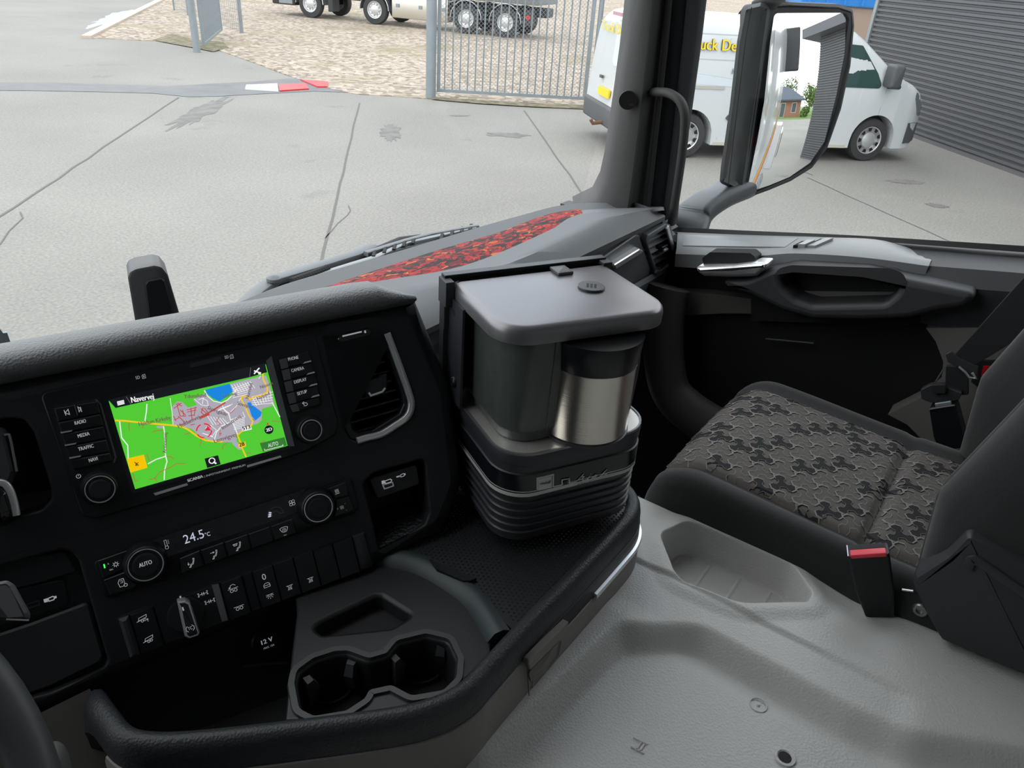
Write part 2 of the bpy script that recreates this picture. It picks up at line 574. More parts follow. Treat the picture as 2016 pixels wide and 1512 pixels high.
m = MB(); m.add([(-90, -120, ZG), (130, -120, ZG), (130, 130, ZG), (-90, 130, ZG)], [(0, 1, 2, 3)])
ground = tag(m.build('ground', M_CONC), 'pale grey concrete yard around the lorry', 'ground', kind='structure')
def strip(pxs, w, m, dz=0.004, name='slab_joint', parent=ground):
    b = MB(); b.ribbon([G(*p)[:2] for p in pxs], w, ZG + dz); return b.build(name, m, parent)
def wob(a, b, n, amp):
    out = []
    for i in range(n + 1):
        t = i / n; k = 0 if i in (0, n) else 1
        out.append((a[0] + (b[0] - a[0]) * t + random.uniform(-amp, amp) * k, a[1] + (b[1] - a[1]) * t + random.uniform(-amp, amp) * k))
    return out
strip(wob((352, 192), (-60, 468), 14, 1.4), 0.03, M_TAR)
strip(wob((708, 203), (632, 520), 14, 1.6), 0.026, M_TAR)
strip(wob((1032, 218), (1160, 400), 10, 1.2), 0.026, M_TAR)
strip(wob((1590, 350), (2060, 560), 12, 1.0), 0.02, M_TAR)
strip(wob((1600, 345), (1480, 300), 6, 0.6), 0.02, M_TAR)
strip([(640, 470), (665, 440), (683, 425), (690, 415), (686, 405)], 0.012, M_TAR, name='crack')
strip([(0, 482), (18, 455), (45, 430), (40, 418)], 0.014, M_TAR, name='crack')
def blot(cx, cy, rx, ry, sl=0.0, name='oil_stain', m=M_STAIN, seed=0):
    rnd = random.Random(seed); pts = []
    for k in range(40):
        a = 2 * PI * k / 40; q = 1 + rnd.uniform(-0.35, 0.2)
        x = cx + rx * q * math.cos(a); y = cy + ry * q * math.sin(a) + sl * (x - cx)
        pts.append(G(x, y)[:2])
    b = MB(); b.poly(pts, ZG + 0.003); return b.build(name, m, ground)
blot(392, 222, 62, 16, -0.45, seed=1)
blot(770, 262, 22, 16, 0.1, seed=3); blot(1000, 266, 42, 5, 0.05, seed=4)
blot(1780, 358, 36, 4, 0.06, seed=5); blot(1845, 405, 22, 4, 0.15, seed=6); blot(905, 228, 20, 1.6, 0, seed=8)
# flat dark grey band across the yard
up_ = [(-60, 162), (100, 163), (240, 167), (330, 170), (420, 165), (500, 161), (570, 155), (640, 160), (720, 176), (790, 186)]
lo_ = [(700, 183), (620, 180), (520, 185), (430, 190), (370, 191), (300, 184), (180, 181), (60, 179), (-60, 178)]
b = MB(); b.poly([G(*p)[:2] for p in up_ + lo_], ZG + 0.006)
tag(b.build('grey_band', M_GREYBAND, ground), 'dark grey band across the concrete')
blot(232, 36, 62, 12, -0.22, name='puddle', m=mat('puddle', (0.20, 0.21, 0.23), 0.35), seed=11)
# board lying at the end of the band
bd = empty('warning_board', G(560, 172), 'white and red warning board lying flat at the gravel edge', 'board')
def slab(name, pxs, h, m, parent, z0=ZG):
    b = MB(); b.stack([tuple(G(*p)[:2]) for p in pxs], [(0, z0), (0, z0 + h)]); return b.build(name, m, parent)
slab('white_field', [(485, 170), (546, 167), (548, 181), (483, 177)], 0.03, mat('board_white', (0.75, 0.77, 0.78), 0.5), bd)
M_BRED = mat('board_red', (0.62, 0.03, 0.035), 0.45)
slab('red_field', [(549, 169), (602, 167), (608, 177), (551, 181)], 0.03, M_BRED, bd)
slab('red_field', [(592, 159), (646, 163), (645, 173), (625, 173)], 0.03, M_BRED, bd)
# gravel lot with kerb
far_k = G(172, 75) + (G(310, 5) - G(172, 75)) * 5
edge = [(176, 75), (240, 79), (310, 82), (380, 92), (432, 100), (475, 115), (520, 130), (560, 148), (600, 160), (650, 176), (700, 185), (770, 190), (845, 196), (930, 203), (1010, 208), (1090, 212), (1160, 216)]
pl = []
for i, p in enumerate(edge):
    pl.append(G(p[0] + random.uniform(-2, 2), p[1] + random.uniform(-1, 1))[:2])
fd = (G(1160, 216) - G(845, 196)).normalized()
e1_ = G(1160, 216) + fd * 14
pl += [tuple(e1_[:2]), (80, 2), (125, 60), (125, 125), tuple(far_k[:2])]
b = MB(); b.holed(pl, [], ZG, ZG + 0.015)
glot = tag(b.build('gravel_lot', M_GRAVEL), 'pale beige gravel lot beyond the gate', 'gravel', kind='structure')
def patch(pxs, m, name, dz):
    b = MB(); b.poly([G(*p)[:2] for p in pxs], ZG + dz); return b.build(name, m, glot)
patch([(858, 193), (900, 196), (960, 200), (1060, 205), (1150, 209), (1150, 216), (1050, 212), (950, 206), (880, 200), (850, 197)], M_MOSS, 'moss_strip', 0.02)
patch([(300, 80), (340, 68), (385, 80), (440, 84), (450, 95), (420, 103), (380, 95)], M_MOSS, 'moss_strip', 0.02)
b = MB(); k0 = G(170, 76); k1 = G(310, 5); kd = (k1 - k0)
b.sweep([k0, k0 + kd * 0.5, k0 + kd * 6], [(-0.12, 0), (0.12, 0), (0.12, 0.07), (-0.12, 0.07)])
b.build('kerb', mat('kerb_stone', (0.50, 0.42, 0.36), 0.8), glot)

# gates and fence
def gate(name, label, A, B, hgt, nb, lift=0.10, cap=True):
    A = Vector(A); B = Vector(B); L = (B - A).length
    d = (B - A) / L
    root = empty(name, A, label, 'gate')
    fr = Frame(A, d, (0, 0, 1), d.cross(Vector((0, 0, 1))))
    b = MB(fr); b.box((0, lift, -0.03), (L, lift + 0.06, 0.03)); b.build('bottom_rail', M_GALV, root)
    b = MB(fr); b.box((0, hgt - 0.06, -0.03), (L, hgt, 0.03)); b.build('top_rail', M_GALV, root)
    for x in (0.03, L - 0.03):
        b = MB(fr); b.box((x - 0.035, lift, -0.035), (x + 0.035, hgt, 0.035)); b.build('stile', M_GALV, root)
    first = None
    for i in range(1, nb):
        x = L * i / nb
        if first is None:
            b = MB(fr); b.box((x - 0.013, lift + 0.05, -0.013), (x + 0.013, hgt - 0.05, 0.013)); first = b.build('bar', M_GALV, root); x_1 = x
        else:
            c = first.copy(); COL.objects.link(c); c.parent = root; c.location = d * (x - x_1)
    b = MB(fr); s = 0.075; n = int((L + hgt) / s)
    for i in range(n):
        for sg in (1, -1):
            x0 = i * s if sg > 0 else i * s
            y0 = lift; x1 = x0 - sg * 0
            if sg > 0:
                xa, ya = x0, lift; xb, yb = x0 - (hgt - lift), hgt
                if xb < 0: yb = lift + xa; xb = 0
                if xa > L: ya = lift + (xa - L); xa = L
            else:
                xa, ya = x0 - hgt, lift; xb, yb = x0 - lift, hgt
                if xa < 0: ya = lift - xa; xa = 0
                if xb > L: yb = hgt - (xb - L); xb = L
            if ya >= hgt or yb <= lift or xa == xb: continue
            b.ribbon([(xa, ya), (xb, yb)], 0.005, 0.02)
    tag(b.build('wire_mesh', M_GALV, root), 'thin diamond wire mesh', kind='stuff')
    return root
gA = G(860, 191); gB = G(1152, 207)
gate('yard_gate', 'tall barred steel gate leaf standing closed beside the van', gA, gB, 2.3, 20)
gate('yard_gate', 'steel gate leaf swung open at the left end of the lot', G(402, 98), G(437, 67), 2.3, 20)
def post(px, py, r, h, label, grp=None):
    b = MB(Frame(G(px, py), (1, 0, 0), (0, 1, 0), (0, 0, 1)))
    b.lathe([(r, -0.05), (r, h), (r * 1.1, h), (r * 1.1, h + 0.03), (0.01, h + 0.05)], 16)
    o = b.build('gate_post', M_GALV, smooth=40)
    tag(o, label, 'post', grp)
post(848, 193, 0.10, 2.5, 'thick galvanised gate post left of the closed leaf')
post(388, 103, 0.09, 2.5, 'galvanised gate post carrying the open leaf')
post(1163, 208, 0.05, 2.4, 'thin galvanised post between gate and van')
post(476, 66, 0.06, 2.2, 'slim fence post behind the open gate leaf')
fn = empty('wire_fence', G(476, 66), 'wire mesh fence running back from the open gate', 'fence')
fA = G(476, 66) + Vector((0.12, 0.30, 0)); fB = fA + (G(437, 44) - G(476, 66)) * 1.0; fB = fA + Vector((2.4, 7.0, 0))
fr = Frame(fA, fB - fA, (0, 0, 1), (fB - fA).cross(Vector((0, 0, 1)))); L = (fB - fA).length
for i in range(1, 5):
    b = MB(fr); b.box((L * i / 4 - 0.025, 0, -0.025), (L * i / 4 + 0.025, 2.1, 0.025)); b.build('post', M_GALV, fn)
b = MB(fr)
for i in range(40):
    b.box((L * i / 40 - 0.004, 0.05, -0.004), (L * i / 40 + 0.004, 2.0, 0.004))
for i in range(11):
    b.box((0, 0.05 + i * 0.195, -0.004), (L, 0.058 + i * 0.195, 0.004))
tag(b.build('wire_mesh', M_GALV, fn), 'welded wire mesh', kind='stuff')

# lorry parked on the gravel
def wheel(fr, R, w, rimR, parent, kind='truck', name='wheel'):
    """frame z axis points out of the visible side"""
    b = MB(fr); b.lathe([(rimR, -w), (R * 0.93, -w), (R, -w * 0.8), (R, -0.045), (R * 0.95, -0.01), (rimR * 1.06, 0), (rimR, -0.02)], 40, cap=False)
    t = b.build(name, M_TYRE, parent, smooth=35)
    b = MB(fr); b.lathe([(rimR, -0.06), (rimR, -0.005), (rimR * 0.93, -0.012), (rimR * 0.86, -0.06), (rimR * 0.62, -0.075), (rimR * 0.55, -0.02), (rimR * 0.3, 0.0), (0.001, 0.005)], 36, cap=False)
    rm = b.build('rim', M_HUB, t, smooth=35)
    if kind == 'truck':
        b = MB(fr)
        for k in range(10):
            a = 2 * PI * k / 10
            b.lathe([(0.025, -0.06), (0.025, -0.02), (0.001, -0.015)], 8, fr=fr.moved(rimR * 0.66 * math.cos(a), rimR * 0.66 * math.sin(a), 0))
        b.build('wheel_nuts', M_CHROME, t)
    else:
        b = MB(fr)
        for k in range(9):
            a = 2 * PI * (k + 0.5) / 9
            f2 = fr.turned(a)
            b.poly([(rimR * 0.66, -rimR * 0.10), (rimR * 0.90, -rimR * 0.17), (rimR * 0.90, rimR * 0.17), (rimR * 0.66, rimR * 0.10)], 0.0005 - 0.009, f2)
        b.build('rim_slots', M_DEEP, t)
    return t
tw = [Vector(G(612, 36)), Vector(G(728, 50)), Vector(G(905, 69)), Vector(G(993, 75))]
ta = (tw[3] - tw[0]).normalized()          # towards the lorry's tail
out_n = Vector((-ta.y, ta.x, 0))
if out_n.dot(Vector((0, 0, 0)) - tw[0]) < 0: out_n = -out_n
T0 = Vector((tw[0].x, tw[0].y, ZG + 0.015))
lorry = empty('lorry', T0, 'dark lorry with four wheels in view parked on the gravel', 'lorry')
LF = Frame(T0, ta, out_n, (0, 0, 1))     # x to the tail, y out to us, z up
for i, p in enumerate(tw):
    x = (p - tw[0]).dot(ta)
    wf = Frame(LF(x, 0.02, 0.50), ta, (0, 0, 1), out_n)
    wheel(wf, 0.50, 0.30, 0.30, lorry)
    wf2 = Frame(LF(x, -2.35, 0.50), ta, (0, 0, 1), -out_n)
    wheel(wf2, 0.50, 0.30, 0.30, lorry)
    b = MB(LF)
    arc = [(x + 0.60 * math.cos(a), 0.50 + 0.60 * math.sin(a)) for a in [PI * k / 12 for k in range(13)]]
    for (x0, z0), (x1, z1) in zip(arc[:-1], arc[1:]):
        b.add([(x0, -0.35, z0), (x1, -0.35, z1), (x1, 0.05, z1), (x0, 0.05, z0)], [(0, 1, 2, 3)])
    b.build('mudguard', mat('mudguard', (0.10, 0.11, 0.12), 0.5), lorry, smooth=40)
    b = MB(LF)
    b.tube([(a_, 0.05, z_) for a_, z_ in arc], 0.015, 6); b.build('mudguard_trim', M_CHROME, lorry, smooth=60)
    b = MB(LF); b.box((x - 0.1, -2.3, 0.42), (x + 0.1, -0.25, 0.58)); b.build('axle', M_TRUCKD, lorry)
xs = [(p - tw[0]).dot(ta) for p in tw]
b = MB(LF); b.box((-1.6, -1.6, 0.7), (xs[3] + 1.3, -0.75, 1.0), bev=0.03); b.build('chassis', M_TRUCKD, lorry)
b = MB(LF); b.box((xs[0] - 1.7, -2.4, 0.38), (xs[0] - 0.66, 0.02, 1.25), bev=0.06); b.build('cab_bumper', M_TRUCKD, lorry, smooth=40)
b = MB(LF); b.box((xs[0] - 1.6, -2.38, 1.25), (xs[0] + 0.9, 0.0, 3.2), bev=0.12); b.build('cab', mat('lorry_blue', (0.06, 0.10, 0.14), 0.3), lorry, smooth=40)
b = MB(LF); b.box((xs[0] - 1.35, 0.0, 0.42), (xs[0] - 0.75, 0.06, 0.62), bev=0.02); b.build('step', M_GALV, lorry)
b = MB(LF); b.box((xs[0] + 0.78, -0.5, 0.28), (xs[0] + 1.0, 0.0, 1.3), bev=0.03); b.build('mudflap', M_TRUCKD, lorry)
M_BOXST = mat('polished_box', (0.66, 0.64, 0.58), 0.3, metal=0.85)
b = MB(LF); b.box((xs[1] + 0.72, -0.75, 0.30), (xs[2] - 0.72, 0.02, 1.05), bev=0.03); tb = b.build('tool_box', M_BOXST, lorry, smooth=40)
for k in range(3):
    xx = xs[1] + 0.72 + (xs[2] - xs[1] - 1.44) * (k / 2.0) * 0.82 + 0.25
    b = MB(LF); b.box((xx - 0.07, 0.02, 0.66), (xx + 0.07, 0.05, 0.78), bev=0.01); b.build('latch', M_GALV, tb)
b = MB(LF); b.box((xs[1] - 0.6, -2.3, 1.12), (xs[3] + 1.2, 0.0, 2.4), bev=0.03); b.build('loading_body', mat('body_grey', (0.16, 0.18, 0.18), 0.5), lorry, smooth=40)
b = MB(LF); b.box((xs[3] + 0.75, -0.5, 0.45), (xs[3] + 0.95, 0.02, 0.95), bev=0.02); rl = b.build('rear_lamp_bracket', M_TRUCKD, lorry)
b = MB(LF); b.box((xs[3] + 0.78, 0.02, 0.66), (xs[3] + 0.92, 0.04, 0.78)); b.build('rear_lamp', M_RED, rl)
b = MB(LF); b.box((xs[2] - 0.74, 0.03, 1.06), (xs[2] - 0.66, 0.05, 1.12)); b.build('side_marker', mat('amber', (0.8, 0.25, 0.02), 0.3), lorry)

# white van
cF = G(1703, 319); cR = G(1345, 313)
va = (cF - cR); va.z = 0; va.normalize()
WB = (cF - cR).length
vo = Vector((va.y, -va.x, 0))                # out of the side we see
if vo.dot(-cF) < 0: vo = -vo
V0 = cF - va * (WB + 1.05)                   # below the tail, near side
van = empty('delivery_van', V0, 'white delivery van with yellow lettering parked beside the corrugated wall', 'van')
VF = Frame(V0, va, (0, 0, 1), vo)            # x forward, y up, z outwards (0 = near side)
rx0, rx1 = 1.05, 1.05 + WB
def arc_pts(cx, r, n=14):
    return [(cx + r * math.cos(PI - PI * k / n), 0.33 + r * math.sin(PI - PI * k / n)) for k in range(n + 1)]
def lerp_tab(tab, x):
    if x <= tab[0][0]: return tab[0][1]
    for (x0, y0), (x1, y1) in zip(tab[:-1], tab[1:]):
        if x <= x1: return y0 + (y1 - y0) * (x - x0) / (x1 - x0)
    return tab[-1][1]
TOP = [(0.0, 1.80), (0.06, 1.88), (0.16, 1.94), (0.40, 1.975), (1.2, 1.99), (rx1 - 1.2, 1.99), (rx1 - 0.85, 1.965), (rx1 - 0.62, 1.90), (rx1 - 0.45, 1.80), (rx1 - 0.15, 1.58), (rx1 + 0.12, 1.38), (rx1 + 0.30, 1.29), (rx1 + 0.55, 1.20), (rx1 + 0.72, 1.11), (rx1 + 0.84, 1.00), (rx1 + 0.92, 0.85), (rx1 + 0.955, 0.66)]
WID = [(0.0, 0.955), (0.12, 0.985), (0.4, 0.99), (rx1 + 0.30, 0.99), (rx1 + 0.60, 0.95), (rx1 + 0.80, 0.87), (rx1 + 0.955, 0.74)]
def tum(z): return 0.20 * max(0.0, (z - 0.95) / 1.05) ** 1.5
def v_low(x):
    z = 0.22 + 0.12 * smoothstep(0.25, 0.0, x) + 0.10 * smoothstep(rx1 + 0.70, rx1 + 0.955, x)
    for c in (rx0, rx1):
        if abs(x - c) < 0.40: z = max(z, 0.335 + math.sqrt(0.16 - (x - c) ** 2))
    return z
xs_v = sorted(set([k * 0.06 for k in range(84)] + [x for x, _ in TOP] + [rx0 + 0.4 * math.cos(PI * k / 12) for k in range(13)] + [rx1 + 0.4 * math.cos(PI * k / 12) for k in range(13)] + [rx0 + 0.401, rx0 - 0.401, rx1 - 0.401, rx1 + 0.401]))
xs_v = [x for x in xs_v if x <= rx1 + 0.9551]
rings = []
TT = [0.0, 0.06, 0.15, 0.28, 0.42, 0.55, 0.66, 0.76, 0.84, 0.90, 0.945, 0.975, 0.992, 1.0]
for x in xs_v:
    zt = lerp_tab(TOP, x); zb = v_low(x); hw = lerp_tab(WID, x)
    col = []
    for t in TT:
        z = zb + (zt - zb) * t
        rc = 0.13 * (1 - math.sqrt(max(0.0, 1 - max(0.0, (t - 0.90) / 0.10) ** 2)))
        col.append((z, tum(z) + rc))
    lean = 0.07 * smoothstep(0.5, 0.0, x)
    near = [(x + lean * (z - 0.6), z, -(0.99 - hw) - i_) for z, i_ in col]
    far = [(x + lean * (z - 0.6), z, -1.98 + (0.99 - hw) + i_) for z, i_ in reversed(col)]
    rings.append(near + far)
b = MB(VF); b.loft(rings); body = b.build('body', M_VAN, van, smooth=32)
b = MB(VF); b.box((rx0 - 0.45, 0.25, -1.75), (rx0 + 0.45, 0.85, -0.25)); b.box((rx1 - 0.45, 0.25, -1.75), (rx1 + 0.45, 0.85, -0.25)); b.build('wheel_housing', M_DEEP, van)
for cx in (rx0, rx1):
    f = Frame(VF(cx, 0.335, -0.05), va, (0, 0, 1), vo); wheel(f, 0.335, 0.21, 0.215, van, 'van')
    f = Frame(VF(cx, 0.335, -1.93), va, (0, 0, 1), -vo); wheel(f, 0.335, 0.21, 0.215, van, 'van')
def vside(name, pts, m, lift=0.006, parent=van, th=0.01):
    """a plate that follows the lean of the side"""
    def dep(x, z): return -tum(z) - (0.99 - lerp_tab(WID, x))
    n = len(pts); vs_ = [(x, z, dep(x, z) + lift) for x, z in pts] + [(x, z, dep(x, z) + lift - th - 0.02) for x, z in pts]
    fs = [tuple(range(n)), tuple(reversed(range(n, 2 * n)))] + [(i, n + i, n + (i + 1) % n, (i + 1) % n) for i in range(n)]
    b = MB(VF); b.add(vs_, fs); return b.build(name, m, parent)
vside('side_window', rpoly([(rx1 - 1.02, 1.13), (rx1 - 0.05, 1.13), (rx1 - 0.18, 1.34), (rx1 - 0.52, 1.72), (rx1 - 0.95, 1.74)], 0.05, 4), M_DGLASS)
vside('quarter_window', rpoly([(rx1 + 0.02, 1.13), (rx1 + 0.34, 1.13), (rx1 - 0.06, 1.40)], 0.03, 3), M_DGLASS)
vside('head_lamp', rpoly([(rx1 + 0.60, 1.12), (rx1 + 0.86, 0.90), (rx1 + 0.93, 0.70), (rx1 + 0.80, 0.74), (rx1 + 0.62, 1.0)], 0.02, 3), mat('head_lamp', (0.16, 0.18, 0.19), 0.1), lift=0.012)
vside('front_bumper_corner', [(rx1 + 0.62, 0.30), (rx1 + 0.80, 0.30), (rx1 + 0.95, 0.32), (rx1 + 0.95, 0.60), (rx1 + 0.80, 0.62), (rx1 + 0.62, 0.62)], M_VANGREY, lift=0.012)
vside('sill_strip', [(rx0 + 0.44, 0.22), (rx1 - 0.46, 0.22), (rx1 - 0.46, 0.27), (rx0 + 0.44, 0.27)], mat('sill', (0.55, 0.53, 0.44), 0.5), lift=0.012)
vside('slide_rail', [(0.5, 1.03), (1.52, 1.03), (1.52, 1.075), (0.5, 1.075)], mat('rail', (0.45, 0.43, 0.40), 0.5), lift=0.010)
vside('door_handle', rpoly([(1.62, 0.62), (1.82, 0.50), (1.82, 0.60), (1.66, 0.68)], 0.02, 3), M_VANGREY, lift=0.02)
M_SEAM = mat('van_seam', (0.45, 0.47, 0.48), 0.5)
for x in (1.54, rx1 - 1.10):
    vside('door_seam', [(x - 0.005, 0.3), (x + 0.005, 0.3), (x + 0.005, 1.72), (x - 0.005, 1.72)], M_SEAM, lift=0.004)
vside('door_seam', [(rx1 - 0.02, 0.75), (rx1 - 0.008, 0.75), (rx1 + 0.03, 1.12), (rx1 + 0.018, 1.12)], M_SEAM, lift=0.004)
vside('body_crease', [(0.3, 1.425), (rx1 - 1.15, 1.425), (rx1 - 1.15, 1.440), (0.3, 1.440)], M_SEAM, lift=0.004)
vside('body_crease', [(0.3, 1.76), (rx1 - 1.15, 1.76), (rx1 - 1.15, 1.775), (0.3, 1.775)], M_SEAM, lift=0.004)
vside('dirty_streak', rpoly([(0.35, 1.12), (rx1 - 1.2, 1.02), (rx1 - 1.2, 1.16), (1.54, 1.20), (0.35, 1.32)], 0.02, 3), mat('van_grey_stripe', (0.60, 0.65, 0.69), 0.4), lift=0.003)
M_LETD = mat('letter_dark', (0.05, 0.05, 0.05), 0.5)
SFt = Frame(VF(0, 1.56, -tum(1.56) + 0.022), va, Vector((0, 0, 1)) + vo * -0.20, vo)
for mm, bo, lf in ((M_LETD, 0.012, 0.0), (M_YEL, 0.004, 0.012)):
    b = MB(SFt); text_into(b, 'Truck Dealer', (0.84, 0), (1.94, 0), 0.15, lf, SFt, bold=bo)
    tag(b.build('lettering', mm, van), 'yellow lettering' if mm is M_YEL else 'dark letter outline')
b = MB(VF); text_into(b, 'KØB', (1.60, 1.25), (1.80, 1.25), 0.08, 0.0, Frame(VF(0, 0, -0.015), va, (0, 0, 1), vo), bold=0.004); b.build('lettering', mat('letter_grey', (0.25, 0.27, 0.28), 0.5), van)
# door mirror, tail
b = MB(VF); b.box((rx1 - 0.10, 1.16, -0.02), (rx1 + 0.10, 1.50, 0.22), bev=0.05); b.build('door_mirror', M_VANGREY, van, smooth=40)
b = MB(VF); b.box((-0.05, 0.30, -1.95), (0.16, 0.62, 0.01), bev=0.05); b.build('rear_bumper', M_VANGREY, van, smooth=40)
b = MB(VF); b.box((-0.08, 0.40, -0.30), (-0.045, 0.50, -0.12)); b.build('reflector', M_RED, van)
TF = Frame(VF(0.0, 0.85, 0), -vo, Vector((0, 0, 1)) + va * 0.07, -va)
b = MB(TF); b.box((0.75, -0.12, 0.0), (1.27, 0.0, 0.03)); b.build('number_plate', M_YEL, van)
b = MB(TF); b.holed(rpoly([(0.25, 0.36), (0.92, 0.36), (0.92, 0.92), (0.25, 0.92)], 0.12, 5), [], -0.03, 0.0); b.build('rear_window_panel', mat('rear_panel', (0.70, 0.74, 0.77), 0.25), van)
TFt = Frame(TF.o, vo, TF.y, -va)
b = MB(TFt); text_into(b, 'Truck Dealer', (-1.7, 0.80), (-0.22, 0.80), 0.13, 0.02, TFt, bold=0.006); b.build('lettering', M_YEL, van)
b = MB(TF); b.box((1.20, 0.12, 0.0), (1.32, 0.16, 0.03)); b.build('rear_handle', M_VANGREY, van)
b = MB(TF); b.box((0.8, 1.04, -0.02), (1.2, 1.09, 0.03)); b.build('brake_lamp', mat('lamp_pink', (0.5, 0.25, 0.27), 0.3), van)
b = MB(VF); b.tube([(-0.05, 0.36, -0.85), (-0.2, 0.34, -0.85), (-0.24, 0.40, -0.85)], 0.03, 8); b.build('tow_hook', mat('rust', (0.20, 0.10, 0.06), 0.8), van, smooth=50)

# corrugated building
w0 = G(1690, 231); w1 = G(1788, 267); w2 = G(2016, 350)
wd = (w2 - w1); wd.z = 0; wd.normalize()
wn = Vector((wd.y, -wd.x, 0))
if wn.dot(-w1) < 0: wn = -wn
wc = Vector((w1.x, w1.y, ZG)) - wd * 2.2      # corner behind the van
wlen = 21.1
BF = Frame(wc, wd, (0, 0, 1), wn)
prof = []
pitch = 0.094; hh = 4.7
k = 0
while k * pitch < hh:
    z = 0.06 + k * pitch
    prof += [(z, 0.0), (z + pitch * 0.26, 0.0), (z + pitch * 0.40, 0.040), (z + pitch * 0.86, 0.040)]
    k += 1
b = MB(BF)
vs_ = []; fs = []
for (z, d) in prof:
    vs_ += [(0, z, d), (wlen, z, d)]
for i in range(len(prof) - 1):
    fs.append((2 * i, 2 * i + 1, 2 * i + 3, 2 * i + 2))
b.add(vs_, fs)
bw = tag(b.build('wall_warehouse', M_WALLM), 'dark grey corrugated steel wall of the warehouse', 'building', kind='structure')
b = MB(BF); b.box((0, 0, -9), (wlen, hh, -0.02)); b.build('wall_core', M_VANGREY, bw)
b = MB(BF); b.box((0, 0.0, -0.03), (wlen, 0.07, 0.02)); b.build('plinth', mat('plinth', (0.12, 0.12, 0.125), 0.7), bw)
b = MB(BF); b.box((-0.10, 0, -0.05), (0.0, hh, 0.06)); b.build('corner_flashing', M_GALV, bw)
b = MB(BF); b.box((-0.3, hh, -9.3), (wlen + 0.7, hh + 0.35, 0.75)); b.build('roof_eave', mat('eave', (0.13, 0.135, 0.15), 0.6), bw)
# things behind the van
cb = ray(1706, 10)
P = cb * (27.0 / cb.length)
blue = empty('skip_container', (P.x, P.y, ZG), 'bright blue container beyond the van and the mirror', 'container')
fr = Frame((P.x, P.y, ZG), (0.6, -0.8, 0), (0.8, 0.6, 0), (0, 0, 1))
b = MB(fr); b.box((-2.4, -1.2, 1.95), (0.75, 1.2, 3.3), bev=0.04); b.build('shell', mat('bright_blue', (0.01, 0.24, 0.72), 0.4), blue, smooth=40)
for k in range(6):
    b = MB(fr); b.box((-2.2 + k * 0.5, -1.25, 1.99), (-2.14 + k * 0.5, -1.19, 3.2)); b.build('rib', MATS['bright_blue'], blue)
b = MB(fr); b.box((-2.2, -1.1, 0), (0.6, 1.1, 1.95), bev=0.04); b.build('under_frame', mat('tan_boxes', (0.40, 0.31, 0.25), 0.8), blue)

# ================================================================== CAB SHELL
M_LINER = mat('headliner', (0.40, 0.40, 0.39), 0.9)
M_CABW = mat('cab_white', (0.60, 0.61, 0.61), 0.25, coat=0.4)
M_TRIMD = mat('pillar_trim', (0.050, 0.050, 0.049), 0.62, bump=('noise', 1500, 0.2, 0.0004))
M_SEAL = mat('seal_black', (0.010, 0.011, 0.014), 0.45)
M_GLASSW = glass_mat('windscreen_glass', (0.95, 0.97, 0.96), 0.02)
XL, XR = -0.52, 1.62
ZR, ZFL, YB = 0.66, -1.35, -0.95
def S(o, label=None, cat=None):
    return tag(o, label, cat, kind='structure')
b = MB(); b.box((XL - 0.05, YB, ZR), (XR + 0.05, 0.66, ZR + 0.05)); S(b.build('ceiling', M_LINER))
b = MB(); b.box((XL - 0.05, YB - 0.06, ZFL), (XR + 0.05, YB, ZR + 0.05)); S(b.build('wall_back', M_LINER))
b = MB(); b.box((XL - 0.05, YB, ZFL - 0.05), (XR, 1.0, ZFL)); S(b.build('floor', M_DEEP))
b = MB(); b.box((XL - 0.05, 0.93, ZFL), (1.5, 0.97, -0.56)); S(b.build('wall_front', M_DEEP))
b = MB(); b.box((XL - 0.05, YB, ZFL), (XL, 0.80, ZR)); S(b.build('wall_left', M_DGREY))  # driver's window left out, closed to keep side light off the interior
b = MB()   # passenger side behind and above the window
b.box((XR, YB, -0.45), (XR + 0.05, -0.42, ZR)); b.box((XR, -0.42, 0.50), (XR + 0.05, 0.72, ZR)); b.box((XR, YB, ZFL), (XR + 0.04, 0.97, -0.53))
S(b.build('wall_right', M_DGREY))
# windscreen
def wsY(x, z):
    return 0.90 - 0.065 * ((x - 0.55) / 0.95) ** 2 - 0.20 * (z + 0.47) / 1.1
b = MB(); b.grid(24, 12, lambda u, v: (XL + 0.02 + u * 1.985, wsY(XL + 0.02 + u * 1.985, -0.49 + v * 1.15), -0.49 + v * 1.15))
S(b.build('window_1', M_GLASSW, smooth=60), 'wide curved windscreen over the dashboard', 'windscreen')
b = MB(); b.sweep([(x, wsY(x, 0.60), 0.62) for x in [XL + i * 0.1 for i in range(22)]], [(-0.05, -0.03), (0.06, -0.03), (0.06, 0.08), (-0.05, 0.08)])
S(b.build('trim_2', M_DGREY))
